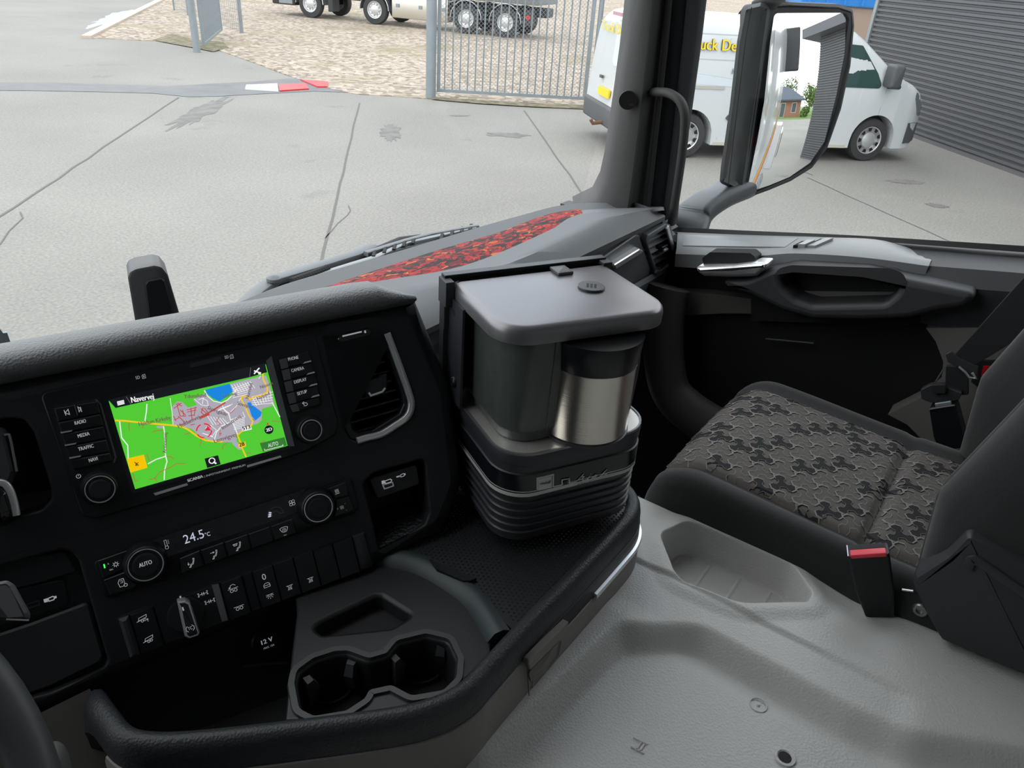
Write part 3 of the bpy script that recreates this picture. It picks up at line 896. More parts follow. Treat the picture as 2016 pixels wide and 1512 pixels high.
# passenger A-pillar, in rows from the roof down
rowsL = [(1240, 0), (1229, 100), (1215, 200), (1206, 260), (1197, 320), (1188, 360), (1172, 392), (1130, 412)]
rowsM = [(1288, 0), (1277, 100), (1266, 200), (1259, 260), (1252, 320), (1247, 360), (1242, 400), (1236, 440)]
rowsN = [(1312, 0), (1302, 100), (1291, 200), (1284, 260), (1277, 320), (1272, 360), (1268, 400), (1262, 440)]
def up_row(pts):
    """carry the row on up to the roof along its own line"""
    d = (pts[0] - pts[2]); k = (ZR - pts[0].z) / d.z
    return [pts[0] + d * k] + pts
cL = up_row([onX(px, py, 1.515) for px, py in rowsL])
cM = up_row([onX(px, py, 1.515) for px, py in rowsM])
cN = up_row([onX(px, py, 1.545) for px, py in rowsN])
rings = []
for a, c, d in zip(cL, cM, cN):
    o = Vector((0.09, 0.06, 0))
    m1 = a.lerp(c, 0.12) + Vector((-0.016, -0.012, 0)); m2 = a.lerp(c, 0.5) + Vector((-0.026, -0.018, 0)); m3 = a.lerp(c, 0.9) + Vector((-0.020, -0.012, 0))
    rings.append([a, m1, m2, m3, c + Vector((0.004, 0, 0)), d + Vector((0.01, 0, 0)), d + o, a + o])
b = MB(); b.loft(rings)
pil = S(b.build('trim_1', M_TRIMD, smooth=50), 'dark windscreen pillar cover on the passenger side', 'pillar')
h0 = onX(1236, 197, 1.478)
nrm = Vector((-0.82, -0.57, 0)).normalized()
pf = Frame(h0, nrm.cross(Vector((0, 0, 1))) * -1, (0, 0, 1), nrm)
b = MB(pf); b.lathe([(0.0185, -0.004), (0.0185, 0.004), (0.016, 0.004), (0.016, -0.004)], 24, cap=False); b.disc((0, 0), 0.0175, 0.0035); b.build('screw_hole', M_DEEP, pil)
b = MB(pf); b.box((0.004, -0.010, 0.0036), (0.012, -0.007, 0.0046)); b.build('clip', M_DGREY, pil)
# dark door seal and window frame beside the pillar
rowsD0 = [(1300, 0), (1290, 100), (1279, 200), (1266, 320), (1256, 400), (1250, 450)]
rowsD1 = [(1352, 0), (1342, 100), (1331, 200), (1318, 320), (1308, 400), (1302, 450)]
rowsD2 = [(1388, 0), (1376, 100), (1362, 200), (1345, 320), (1334, 400), (1329, 450)]
def band(r0, x0, r1, x1, th, bow, name, m, parent=None):
    A = up_row([onX(px, py, x0) for px, py in r0]); B = up_row([onX(px, py, x1) for px, py in r1]); rings = []
    for a, c in zip(A, B):
        o = Vector((th, th * 0.3, 0))
        rings.append([a, a.lerp(c, 0.25) + Vector((-bow, -bow * 0.3, 0)), a.lerp(c, 0.75) + Vector((-bow, -bow * 0.3, 0)), c, c + o, a + o])
    b = MB(); b.loft(rings); return b.build(name, m, parent, smooth=45)
df = band(rowsD0, 1.553, rowsD1, 1.578, 0.04, 0.004, 'door_seal', M_SEAL, pil)
wf = band(rowsD1, 1.572, rowsD2, 1.592, 0.03, 0.010, 'window_frame', M_DGREY, pil)
b = MB(); b.tube([onX(px, py, 1.545) for px, py in [(1320, -120), (1318, 0), (1309, 100), (1298, 200), (1285, 320), (1272, 440)]], 0.006, 8); b.build('rubber_lip', M_RUBBER, pil, smooth=60)
# grab handle on the pillar
gh = empty('grab_handle', onX(1300, 180, 1.48), 'black curved grab handle on the windscreen pillar', 'handle')
pts = [onX(1285, 182, 1.54), onX(1299, 181, 1.51), onX(1318, 184, 1.495), onX(1337, 197, 1.49), onX(1347, 219, 1.49), onX(1348, 250, 1.495), onX(1343, 300, 1.505), onX(1333, 370, 1.525), onX(1322, 440, 1.55)]
b = MB(); b.tube(smooth_path(pts, 5), [0.011 + 0.0 * i for i in range(41)], 14, rx=0.8); b.build('grip', M_TRIMD, gh, smooth=60)

# side window glass
b = MB(); b.add([(1.607, 0.74, -0.56), (1.607, -0.42, -0.42), (1.607, -0.42, 0.50), (1.607, 0.62, 0.50)], [(0, 1, 2, 3)])
S(b.build('window_2', M_GLASSW), 'passenger side window', 'window')

# ------------------------------------------------------------------ passenger door
door = S(empty('door_1', (1.6, 0.1, -1.3)), 'dark passenger door lining with pale upper ledge and grab recess', 'door')
M_DOORL = mat('door_ledge_grey', (0.30, 0.31, 0.32), 0.42, bump=('noise', 1200, 0.2, 0.0004))
def rail(pts, x, n=6):
    return smooth_path([onX(px, py, x) for px, py in pts], n)
def skin(name, rails, m, parent, th=0.03, smooth=40, tv=Vector((1, 0, -0.2))):
    n = len(rails[0]); rings = []
    for i in range(n):
        fr_ = [r[i] for r in rails]
        rings.append(fr_ + [p + tv * th for p in reversed(fr_)])
    b = MB(); b.loft(rings); return b.build(name, m, parent, smooth=smooth)
R0 = rail([(1336, 450), (1480, 457), (1660, 465), (1840, 476), (2060, 490)], 1.612)
R0b = rail([(1334, 457), (1480, 463), (1660, 471), (1840, 484), (2060, 500)], 1.597)
skin('window_seal', [R0, [p + Vector((-0.008, 0, 0.004)) for p in R0], R0b], M_SEAL, door, 0.02)
R1 = rail([(1334, 457), (1480, 463), (1620, 467), (1740, 474), (1838, 508)], 1.594)
R1b = rail([(1332, 490), (1478, 494), (1567, 491), (1700, 497), (1832, 514)], 1.520)
R2 = rail([(1330, 500), (1478, 504), (1567, 499), (1700, 507), (1828, 524)], 1.508)
R3 = rail([(1328, 525), (1480, 534), (1567, 529), (1700, 541), (1815, 557)], 1.500)
skin('ledge', [R1, R1b, R2], M_DOORL, door, 0.012)
skin('ledge_front', [R2, R3], M_MGREY, door, 0.02)
R5 = rail([(1720, 472), (1780, 477), (1860, 483), (1960, 491), (2060, 498)], 1.607)
R6 = rail([(1790, 512), (1830, 517), (1880, 521), (1960, 527), (2060, 535)], 1.512)
R7 = rail([(1805, 552), (1835, 555), (1880, 559), (1960, 566), (2060, 573)], 1.487)
R8 = rail([(1815, 630), (1840, 636), (1880, 641), (1960, 648), (2060, 655)], 1.50)
skin('rear_ledge', [[p + Vector((0.004, 0, -0.007)) for p in r] for r in (R5, R6, R7, R8)], M_DGREY, door, 0.03, tv=Vector((1, 0, -0.1)))
DF = Frame((1.455, 0, 0), (0, -1, 0), (0, 0, 1), (-1, 0, 0))
def dpx(pts, c=0.0):
    return [DF.px(x, y, c) for x, y in pts]
arm = rpoly(dpx([(1392, 552), (1470, 551), (1512, 532), (1560, 524), (1700, 533), (1812, 556), (1925, 578), (1905, 606), (1850, 612), (1790, 628), (1700, 632), (1600, 630), (1540, 613), (1480, 583)]), 0.03, 5)
hole = rpoly(dpx([(1533, 540), (1560, 534), (1752, 541), (1771, 549), (1767, 575), (1742, 597), (1600, 600), (1566, 589), (1540, 567)]), 0.022, 5)
b = MB(DF); b.holed(arm, [hole], -0.07, 0.0, edge=0.012); b.build('armrest', M_DGREY, door, smooth=45)
b = MB(DF); b.poly(rpoly(dpx([(1533, 570), (1771, 572), (1767, 577), (1742, 600), (1600, 603), (1560, 590)], -0.065), 0.01, 3), -0.056); b.build('recess_floor', mat('recess_grey', (0.10, 0.095, 0.09), 0.6), door)
b = MB(DF); b.poly(dpx([(1480, 520), (1800, 530), (1800, 640), (1480, 630)], -0.075), -0.07); b.build('recess_back', M_DEEP, door)
# handle with its dark pocket
b = MB(DF); b.stack(rpoly(dpx([(1376, 512), (1392, 500), (1472, 502), (1484, 512), (1478, 522), (1380, 526)]), 0.006, 4), [(0, -0.05), (0, -0.015)]); b.build('handle_pocket', M_DEEP, door)
hp = rpoly(dpx([(1367, 526), (1440, 525), (1474, 521), (1487, 517), (1511, 518), (1507, 528), (1488, 545), (1440, 547), (1384, 545), (1373, 537)], 0.01), 0.004, 4)
b = MB(DF); b.stack(hp, [(0, -0.03), (0, 0.004), (0.003, 0.009), (0.008, 0.011)]); b.build('door_handle', M_CHROME, door, smooth=50)
# switches on the ledge
lf_o = R1[8].lerp(R1b[8], 0.5)
def ledge(u, v, dz=0.0):
    k = u * (len(R1) - 1); i = min(int(k), len(R1) - 2); t = k - i
    p = R1[i].lerp(R1[i + 1], t); q = R1b[i].lerp(R1b[i + 1], t)
    return p.lerp(q, v) + Vector((-0.4, 0, 0.9)) * dz
def lplate(name, u0, u1, v0, v1, h, m, parent=door):
    c = rpoly([(u0, v0), (u1, v0), (u1, v1), (u0, v1)], 0.0, 1)
    top = [ledge(u, v, h) for u, v in c]; bot = [ledge(u, v, -0.004) for u, v in c]
    b = MB(); b.loft([bot, top]); return b.build(name, m, parent)
lplate('switch_panel', 0.03, 0.42, 0.16, 0.82, 0.0012, mat('door_inlay', (0.33, 0.34, 0.35), 0.38))
for u0, u1, v0, v1 in ((0.29, 0.31, 0.2, 0.75), (0.316, 0.332, 0.2, 0.45), (0.316, 0.332, 0.5, 0.75)):
    lplate('button', u0, u1, v0, v1, 0.002, M_DOORL)
sw = lplate('window_switch', 0.47, 0.52, 0.25, 0.85, 0.006, M_DOORL)
lplate('switch_well', 0.472, 0.49, 0.55, 0.9, 0.0075, M_DEEP, sw)
lplate('rocker', 0.492, 0.522, 0.52, 0.88, 0.010, mat('switch_pale', (0.45, 0.46, 0.47), 0.35), sw)
lplate('lock_switch', 0.53, 0.56, 0.2, 0.85, 0.006, mat('switch_pale2', (0.38, 0.39, 0.40), 0.35))
# lower door
b = MB(); b.box((1.56, -0.6, ZFL), (1.615, 0.72, -0.53)); b.build('lower_panel', M_DEEP, door)
b = MB(); b.add([onX(*p, 1.53) for p in [(1300, 572), (1400, 578), (1490, 590), (1545, 618), (1420, 617), (1330, 622), (1300, 640)]] + [onX(*p, 1.53) + Vector((0.03, 0, 0)) for p in [(1300, 572), (1400, 578), (1490, 590), (1545, 618), (1420, 617), (1330, 622), (1300, 640)]],
      [tuple(range(7)), tuple(range(13, 6, -1))] + [(i, (i + 1) % 7, 7 + (i + 1) % 7, 7 + i) for i in range(7)])
b.build('taupe_strip', mat('taupe_dark', (0.105, 0.095, 0.088), 0.6), door)
lp = [(1823, 646), (1842, 672), (1857, 712), (1853, 755), (1818, 781), (1748, 816), (1786, 836), (1850, 900), (2060, 1010), (2060, 646)]
pts = [onX(*p, 1.50) for p in lp]; n = len(pts)
b = MB(); b.add(pts + [p + Vector((0.05, 0, 0)) for p in pts], [tuple(range(n))] + [(i, (i + 1) % n, n + (i + 1) % n, n + i) for i in range(n)]); b.build('lower_taupe_panel', mat('taupe_dark2', (0.16, 0.15, 0.135), 0.6), door)
b = MB(); b.tube([onX(1508, 667, 1.54), onX(1602, 676, 1.54)], 0.0025, 6); b.build('pocket_edge', M_DGREY, door)
b = MB(); b.box((1.478, 0, 0), (1.50, 0.001, 0.001)); 
rp = [(1918, 712), (1975, 712), (1975, 762), (1930, 766), (1912, 752)]
rp = [onX(*p, 1.49) for p in rp]; n = len(rp)
b = MB(); b.add(rp + [p + Vector((0.03, 0, 0)) for p in rp], [tuple(range(n))] + [(i, (i + 1) % n, n + (i + 1) % n, n + i) for i in range(n)])
rl = b.build('reflector_housing', M_DEEP, door)
rp = [onX(*p, 1.487) for p in [(1936, 721), (1975, 721), (1970, 742), (1931, 739)]]
b = MB(); b.add(rp + [p + Vector((0.004, 0, 0)) for p in rp], [(0, 1, 2, 3), (0, 1, 5, 4), (1, 2, 6, 5), (2, 3, 7, 6), (3, 0, 4, 7)]); b.build('reflector', mat('reflector_red', (0.60, 0.01, 0.015), 0.35), rl)

# ------------------------------------------------------------------ outside skin of the cab, seen in the mirror
skin_r = S(empty('wall_cab_outside', (1.69, -0.5, -1.9)), 'white outer side of the cab with orange and yellow stripes', 'cab side')
b = MB(); b.box((1.66, -0.95, -1.75), (1.70, 0.74, -0.62), bev=0.015); b.build('door_skin', M_CABW, skin_r, smooth=40)
b = MB(); b.box((1.66, -0.95, -0.62), (1.70, -0.44, 1.05), bev=0.015); b.build('side_skin', M_CABW, skin_r, smooth=40)
b = MB(); b.box((1.66, -4.6, -1.48), (1.70, -0.96, 1.05), bev=0.015); b.build('body_skin', M_CABW, skin_r, smooth=40)
for k, (m, o, w) in enumerate(((mat('stripe_yellow', (0.80, 0.46, 0.02), 0.4), 0.0, 0.15), (mat('stripe_orange', (0.72, 0.10, 0.03), 0.4), 0.15, 0.17))):
    b = MB(); b.add([(1.703, -1.0, -1.12 - o), (1.703, -4.55, -0.48 - o), (1.703, -4.55, -0.48 - o - w), (1.703, -1.0, -1.12 - o - w)], [(0, 1, 2, 3)]); b.build('stripe', m, skin_r)
b = MB(); b.lathe([(0.24, 0), (0.24, 1.3)], 24, fr=Frame((1.50, -2.9, -1.78), (1, 0, 0), (0, 0, 1), (0, -1, 0))); b.build('tank', M_CHROME, skin_r, smooth=40)
for k in range(4):
    b = MB(); b.lathe([(0.255, 0), (0.255, 0.06)], 24, fr=Frame((1.50, -3.0 - k * 0.33, -1.78), (1, 0, 0), (0, 0, 1), (0, -1, 0))); b.build('tank_strap', M_GALV, skin_r, smooth=40)
b = MB(); b.box((1.3, -5.3, -1.7), (1.86, -4.7, -0.7), bev=0.03); b.build('mudguard', M_CHROME, skin_r)
b = MB(); b.box((1.5, -7.0, -1.6), (1.92, -5.6, -0.95), bev=0.05); b.build('steel_chest', M_BOXST, skin_r)
b = MB(); b.box((1.60, -4.75, 0.35), (2.05, -4.62, 1.2), bev=0.03); b.build('wind_deflector', M_DGREY, skin_r)

# ------------------------------------------------------------------ door mirror
d0 = ray(1545, 200).normalized(); MX = 1.86
m0 = ray(1545, 200) * (MX / ray(1545, 200).x)
rr = Vector((-0.012, -1, 0.0)).normalized()
mn = (rr - d0).normalized()
mex = Vector((0, 0, 1)).cross(mn).normalized()     # to the right seen from the driver
mey = mn.cross(mex).normalized()
MF = Frame(m0, mex, mey, mn)
mir = empty('door_mirror', MF(0, -0.25, -0.1), 'large black door mirror outside the passenger window', 'mirror')
gl_o = rpoly([MF.px(*p) for p in [(1531, 26), (1672, 24), (1679, 36), (1668, 110), (1650, 190), (1628, 280), (1600, 322), (1560, 350), (1520, 367), (1486, 380), (1478, 372), (1492, 280), (1505, 200), (1520, 80)]], 0.010, 4)
RAD = 1.5
xs_ = [p[0] for p in gl_o]; ys_ = [p[1] for p in gl_o]
# curved glass cut to the outline: fan of rings towards the middle
cx, cy = (min(xs_) + max(xs_)) / 2, (min(ys_) + max(ys_)) / 2
def cap(x, y): return -(x * x + y * y) / (2 * RAD)
rings = []
for k in range(1, 21):
    t = k / 20
    rings.append([(cx + (x - cx) * t, cy + (y - cy) * t, cap(cx + (x - cx) * t, cy + (y - cy) * t)) for x, y in gl_o])
b = MB(MF); b.loft(rings, cap0=True, cap1=False)
gl_ = b.build('mirror_glass', mat('mirror_silver', (0.92, 0.94, 0.94), 0.0, metal=1.0), mir, smooth=180)
sph = MF(0, 0, -RAD) - root_loc(mir)          # middle of the mirror's own sphere
gl_.data.normals_split_custom_set_from_vertices([tuple((v.co - sph).normalized()) for v in gl_.data.vertices])
hs_o = rpoly([MF.px(*p) for p in [(1500, 8), (1560, 4), (1660, 8), (1690, 18), (1691, 50), (1680, 130), (1660, 215), (1634, 292), (1604, 332), (1562, 358), (1520, 376), (1484, 390), (1470, 388), (1462, 372), (1476, 260), (1490, 160)]], 0.012, 4)
b = MB(MF)
rings = []
for ins, dz in ((0.012, -0.008), (0.006, 0.004), (0.0, 0.002), (-0.002, -0.02), (0.0, -0.06), (0.02, -0.10)):
    q = offset(hs_o, -ins); rings.append([(x, y, cap(x, y) + dz) for x, y in q])
b.loft(rings, cap0=False, cap1=True); b.build('rim_housing', M_DGREY, mir, smooth=45)
gr = offset(gl_o, 0.004)
b = MB(MF); b.holed(offset(hs_o, -0.010), [gl_o], -0.035, -0.012); b.build('glass_surround', M_SEAL, mir)
# housing body to the left of the glass
body_px = [(1466, 12), (1500, 4), (1520, 10), (1496, 160), (1480, 270), (1466, 384), (1440, 372), (1418, 362), (1420, 330), (1436, 210), (1452, 80)]
bo = rpoly([MF.px(*p) for p in body_px], 0.014, 4)
b = MB(MF); rings = []
for ins, dz in ((0.020, 0.0), (0.008, 0.004), (0.0, -0.006), (0.0, -0.07), (0.012, -0.10)):
    q = offset(bo, -ins); rings.append([(x - min(0.0, dz) * 1.15, y, cap(x, y) * 0.5 + dz) for x, y in q])
b.loft(rings); b.build('housing', mat('mirror_housing', (0.065, 0.074, 0.076), 0.42), mir, smooth=45)
b = MB(MF); b.ribbon([MF.px(*p, 0.005) for p in [(1480, 14), (1468, 80), (1452, 210), (1438, 330), (1434, 366)]], 0.002, 0.0045); b.build('housing_seam', M_DEEP, mir)
# lower arm to the door
A0 = onX(1446, 372, 1.83); A1 = onX(1400, 395, 1.76); A2 = onX(1362, 425, 1.70); A3 = onX(1352, 450, 1.66)
arm_prof = rpoly([(-0.05, -0.022), (0.05, -0.022), (0.05, 0.022), (-0.05, 0.022)], 0.016, 4)
b = MB(); b.sweep(smooth_path([A0 + Vector((0.06, 0, 0.01)), A0, A1, A2, A3, A3 + Vector((-0.02, -0.005, -0.06))], 6), arm_prof, up=(0.3, 0.1, 1)); b.build('arm', mat('mirror_arm', (0.075, 0.085, 0.095), 0.42), mir, smooth=50)
b = MB(); b.sweep(smooth_path([onX(1500, 12, 1.86), onX(1530, -10, 1.85), onX(1550, -60, 1.82), onX(1540, -160, 1.7)], 5), rpoly([(-0.04, -0.02), (0.04, -0.02), (0.04, 0.02), (-0.04, 0.02)], 0.012, 3), up=(0, 1, 0.2)); b.build('upper_arm', M_DGREY, mir, smooth=50)

# ------------------------------------------------------------------ what the mirror sees behind the lorry
M_LAWN = mat('lawn', (0.10, 0.19, 0.035), 0.95, var=(8, 0.2, (0.15, 0.25, 0.055)))
b = MB(); b.stack([(-14, -37), (4.5, -36), (9, -38), (20, -40), (20, -90), (-14, -90)], [(0, ZG), (0, ZG + 0.03)]); tag(b.build('lawn', M_LAWN), 'green lawn in front of the brick house in the mirror', 'lawn', kind='structure')
hx, hy = 0.4, -44.0
hs = empty('brick_house', (hx, hy, ZG), 'low red brick house with dark roof reflected in the mirror', 'house')
M_BRICK = mat('brick_red', (0.34, 0.16, 0.11), 0.85, bump=('noise', 30, 0.3, 0.01))
fr = Frame((hx, hy, ZG + 0.03), (1, 0, 0), (0, 1, 0), (0, 0, 1))
b = MB(fr); b.box((-5, -4, 0), (4.3, 3, 2.4)); b.build('wall', M_BRICK, hs)
b = MB(fr); b.loft([[(-5.6, -4.6, 2.35), (5.0, -4.6, 2.35), (5.0, 3.7, 2.35), (-5.6, 3.7, 2.35)], [(-5.6, -4.6, 2.55), (5.0, -4.6, 2.55), (5.0, 3.7, 2.55), (-5.6, 3.7, 2.55)], [(-2, -0.6, 4.6), (1.2, -0.6, 4.6), (1.2, -0.3, 4.6), (-2, -0.3, 4.6)]]); b.build('roof', mat('slate_roof', (0.07, 0.085, 0.11), 0.7), hs)
for (x0, x1, z0, z1) in ((2.6, 3.4, 0.7, 2.0), (0.4, 1.2, 0.05, 2.0), (-2.2, -1.0, 0.8, 2.0)):
    b = MB(fr); b.box((x0 - 0.08, 3.0, z0 - 0.08), (x1 + 0.08, 3.05, z1 + 0.08)); w = b.build('window', M_CABW, hs)
    b = MB(fr); b.box((x0, 3.05, z0), (x1, 3.07, z1)); b.build('pane', mat('house_pane', (0.10, 0.12, 0.13), 0.1), w)
M_LEAF = mat('leaf_green', (0.09, 0.16, 0.035), 0.8, var=(2, 0.25, (0.17, 0.25, 0.065)))
def tree(x, y, h, r, label, seed, n=900, cat='tree'):
    rnd = random.Random(seed)
    t = empty('garden_tree' if cat == 'tree' else 'garden_shrub', (x, y, ZG), label, cat)
    b = MB(); b.tube([(x, y, ZG), (x + 0.1, y, ZG + h * 0.5)], [0.16 * h / 6, 0.08 * h / 6], 8); b.build('trunk', mat('bark', (0.12, 0.09, 0.07), 0.9), t)
    b = MB()
    cl = [(rnd.uniform(-0.6, 0.6) * r, rnd.uniform(-0.6, 0.6) * r, h - r + rnd.uniform(-0.55, 0.6) * r) for _ in range(12)]
    for i in range(n):
        c = cl[i % 12]; a = rnd.uniform(0, 2 * PI); e = math.asin(rnd.uniform(-1, 1)); q = r * 0.52 * rnd.uniform(0.5, 1.0)
        p = Vector((x + c[0] + q * math.cos(a) * math.cos(e), y + c[1] + q * math.sin(a) * math.cos(e), ZG + max(0.15, c[2] + q * math.sin(e))))
        s = 0.16 * r ** 0.5; u = Vector((rnd.uniform(-1, 1), rnd.uniform(-1, 1), rnd.uniform(-1, 1))).normalized(); w = u.orthogonal().normalized()
        b.add([p - u * s, p + w * s * 0.6, p + u * s, p - w * s * 0.6], [(0, 1, 2, 3)])
    b.build('foliage', M_LEAF, t)
tree(2.0, -54, 7.0, 2.9, 'pale green tree rising behind the roof of the brick house', 1)
tree(8.4, -59, 6.3, 2.6, 'round bushy tree right of the brick house', 2)
tree(8.6, -46.0, 4.4, 1.9, 'dense dark green tree nearest the warehouse corner', 3)
tree(5.6, -39.5, 1.7, 0.95, 'small clipped shrub at the corner of the brick house', 4, 500, 'shrub')

# ================================================================== DASHBOARD
SR = Vector((0.915, -0.400, 0.050)).normalized()
SN = Vector((-0.384, -0.826, 0.413)); SN = (SN - SR * SN.dot(SR)).normalized()
SU = SN.cross(SR)
DS = Frame(Vector((0.308, 0.685, -0.410)) * (0.1524 / 0.155), SR, SU, SN)   # origin: upper left corner of the screen
def dp(pts, c=0.0):
    return [DS.px(x, y, c) for x, y in pts]
dash = empty('dashboard', (0.5, 0.75, -0.75), 'black dashboard wrapped round the driver with grey grained top', 'dashboard')
vent_o = rpoly(dp([(638, 652), (648, 643), (738, 629), (752, 632), (768, 668), (812, 775), (816, 802), (803, 828), (745, 863), (706, 870), (690, 864), (682, 850)]), 0.004, 3)
niche_o = rpoly(dp([(716, 950), (735, 932), (830, 905), (838, 912), (846, 1010), (838, 1032), (760, 1084), (748, 1084)]), 0.006, 4)
lev_o = rpoly(dp([(-60, 838), (20, 824), (48, 826), (66, 850), (100, 960), (100, 985), (82, 1004), (-20, 1035), (-60, 1046)]), 0.006, 4)
usb_o = rpoly(dp([(-60, 1132), (120, 1083), (140, 1086), (155, 1105), (186, 1210), (212, 1300), (205, 1318), (185, 1328), (100, 1364), (55, 1376), (-60, 1410)]), 0.006, 4)
outer = rpoly([(-0.50, -0.33), (-0.145, -0.288), (-0.067, -0.278), (0.231, -0.260), (0.312, -0.250), (0.350, -0.200), (0.362, -0.080), (0.340, 0.036), (-0.50, 0.046)], [0, 0, 0, 0.03, 0.03, 0.03, 0.03, 0.006, 0], 6)
b = MB(DS); b.holed(outer, [vent_o, niche_o, lev_o, usb_o], -0.14, 0.0, edge=0.020, hedge=0.003); b.build('centre_panel', M_BLK, dash, smooth=40)
# fold line across the panel
b = MB(DS); b.ribbon(dp([(-40, 1112), (60, 1080), (140, 1056), (200, 1043), (330, 1000), (480, 952), (640, 900), (760, 858), (850, 800), (876, 772)]), 0.0012, 0.0003); b.build('panel_seam', M_DEEP, dash)
# soft pad along the top
rings = []
for i in range(40):
    u = -0.50 + 0.835 * i / 39
    vl = 0.0405 - 0.0075 * (u + 0.08) / 0.36
    k = 1 - smoothstep(0.285, 0.338, u) * 0.72
    pr = [(-0.004, -0.01), (0.0, 0.003), (0.003, 0.010), (0.010, 0.0135), (0.019, 0.011), (0.0255, 0.002), (0.031, -0.012), (0.034, -0.024), (0.030, -0.036), (0.012, -0.045), (-0.01, -0.045)]
    rings.append([(u, vl + v * (k if v > 0 else 1), w * (0.4 + 0.6 * k) if w > 0 else w) for v, w in pr])
b = MB(DS); b.loft(rings); b.build('top_pad', M_PAD, dash, smooth=60)

# ---- passenger half: grained top with a fabric insert
XA = [0.45, 0.60, 0.75, 0.90, 1.05, 1.20, 1.32, 1.42, 1.50, 1.545]
def railpx(pts, z, n=8):
    return smooth_path([onZ(px, py, z) for px, py in pts], n)
rA = railpx([(455, 602), (560, 560), (700, 519), (820, 484), (940, 448), (1040, 420), (1100, 405), (1170, 399), (1300, 402)], -0.462)
rB = railpx([(600, 583), (634, 571), (728, 539), (802, 515), (867, 494), (980, 461), (1068, 428), (1141, 414), (1303, 406)], -0.466)
rC = railpx([(600, 588), (640, 573), (753, 552), (867, 534), (940, 514), (1008, 487), (1086, 451), (1147, 421), (1305, 410)], -0.442)
rC2 = railpx([(605, 600), (660, 588), (775, 568), (885, 549), (958, 528), (1028, 500), (1108, 462), (1190, 428), (1308, 414)], -0.436)
n9 = len(rC)
rE = [Vector((0.50 + (1.470 - 0.50) * (i / (n9 - 1)) ** 0.9, 0.622, -0.452)) for i in range(n9)]
rE1 = [p + Vector((0, 0.012, 0.009)) for p in rE]
rM1 = [a.lerp(c, 0.45) + Vector((0, 0, 0.008)) for a, c in zip(rC2, rE1)]
rE2 = [p + Vector((0, 0.004, -0.012)) for p in rE]
def strips(name, rails, m, parent, smooth=35):
    n = len(rails[0]); vs_ = []; fs = []
    for r in rails: vs_ += list(r)
    for k in range(len(rails) - 1):
        for i in range(n - 1):
            fs.append((k * n + i, k * n + i + 1, (k + 1) * n + i + 1, (k + 1) * n + i))
    b = MB(); b.add(vs_, fs); return b.build(name, m, parent, smooth=smooth)
rA_ = [p + Vector((0, 0.03, -0.03)) for p in rA]
nr_ = int(n9 * 7 / 8) + 1
strips('windscreen_shelf', [rA_, rA, rB], M_DASHTOP, dash, 25)
b = MB(); b.grid(20, 4, lambda u, v: (XL + (0.66 - XL) * u, wsY(XL + (0.66 - XL) * u, -0.47) - 0.20 * v, -0.480 - 0.02 * v)); b.build('windscreen_shelf', M_DASHTOP, dash, smooth=40)
strips('top_shelf', [rC, rC2, rM1, rE1, rE, rE2, [p + Vector((0, 0.03, 0)) for p in rE2]], M_DASHTOP, dash, 40)
strips('shelf_end_top', [rB[nr_ - 1:], rC[nr_ - 1:]], M_DASHTOP, dash, 40)
b = MB()   # right end cap of the shelf
endp = [rA[-1], rB[-1], rC[-1], rC2[-1], rM1[-1], rE1[-1], rE[-1], rE2[-1]]
mid = Vector((1.53, 0.66, -0.455))
b.add(endp + [p + Vector((0.05, 0.02, -0.05)) for p in endp], [(i, i + 1, 9 + i, 8 + i) for i in range(7)]); b.build('shelf_end', M_DASHTOP, dash, smooth=40)
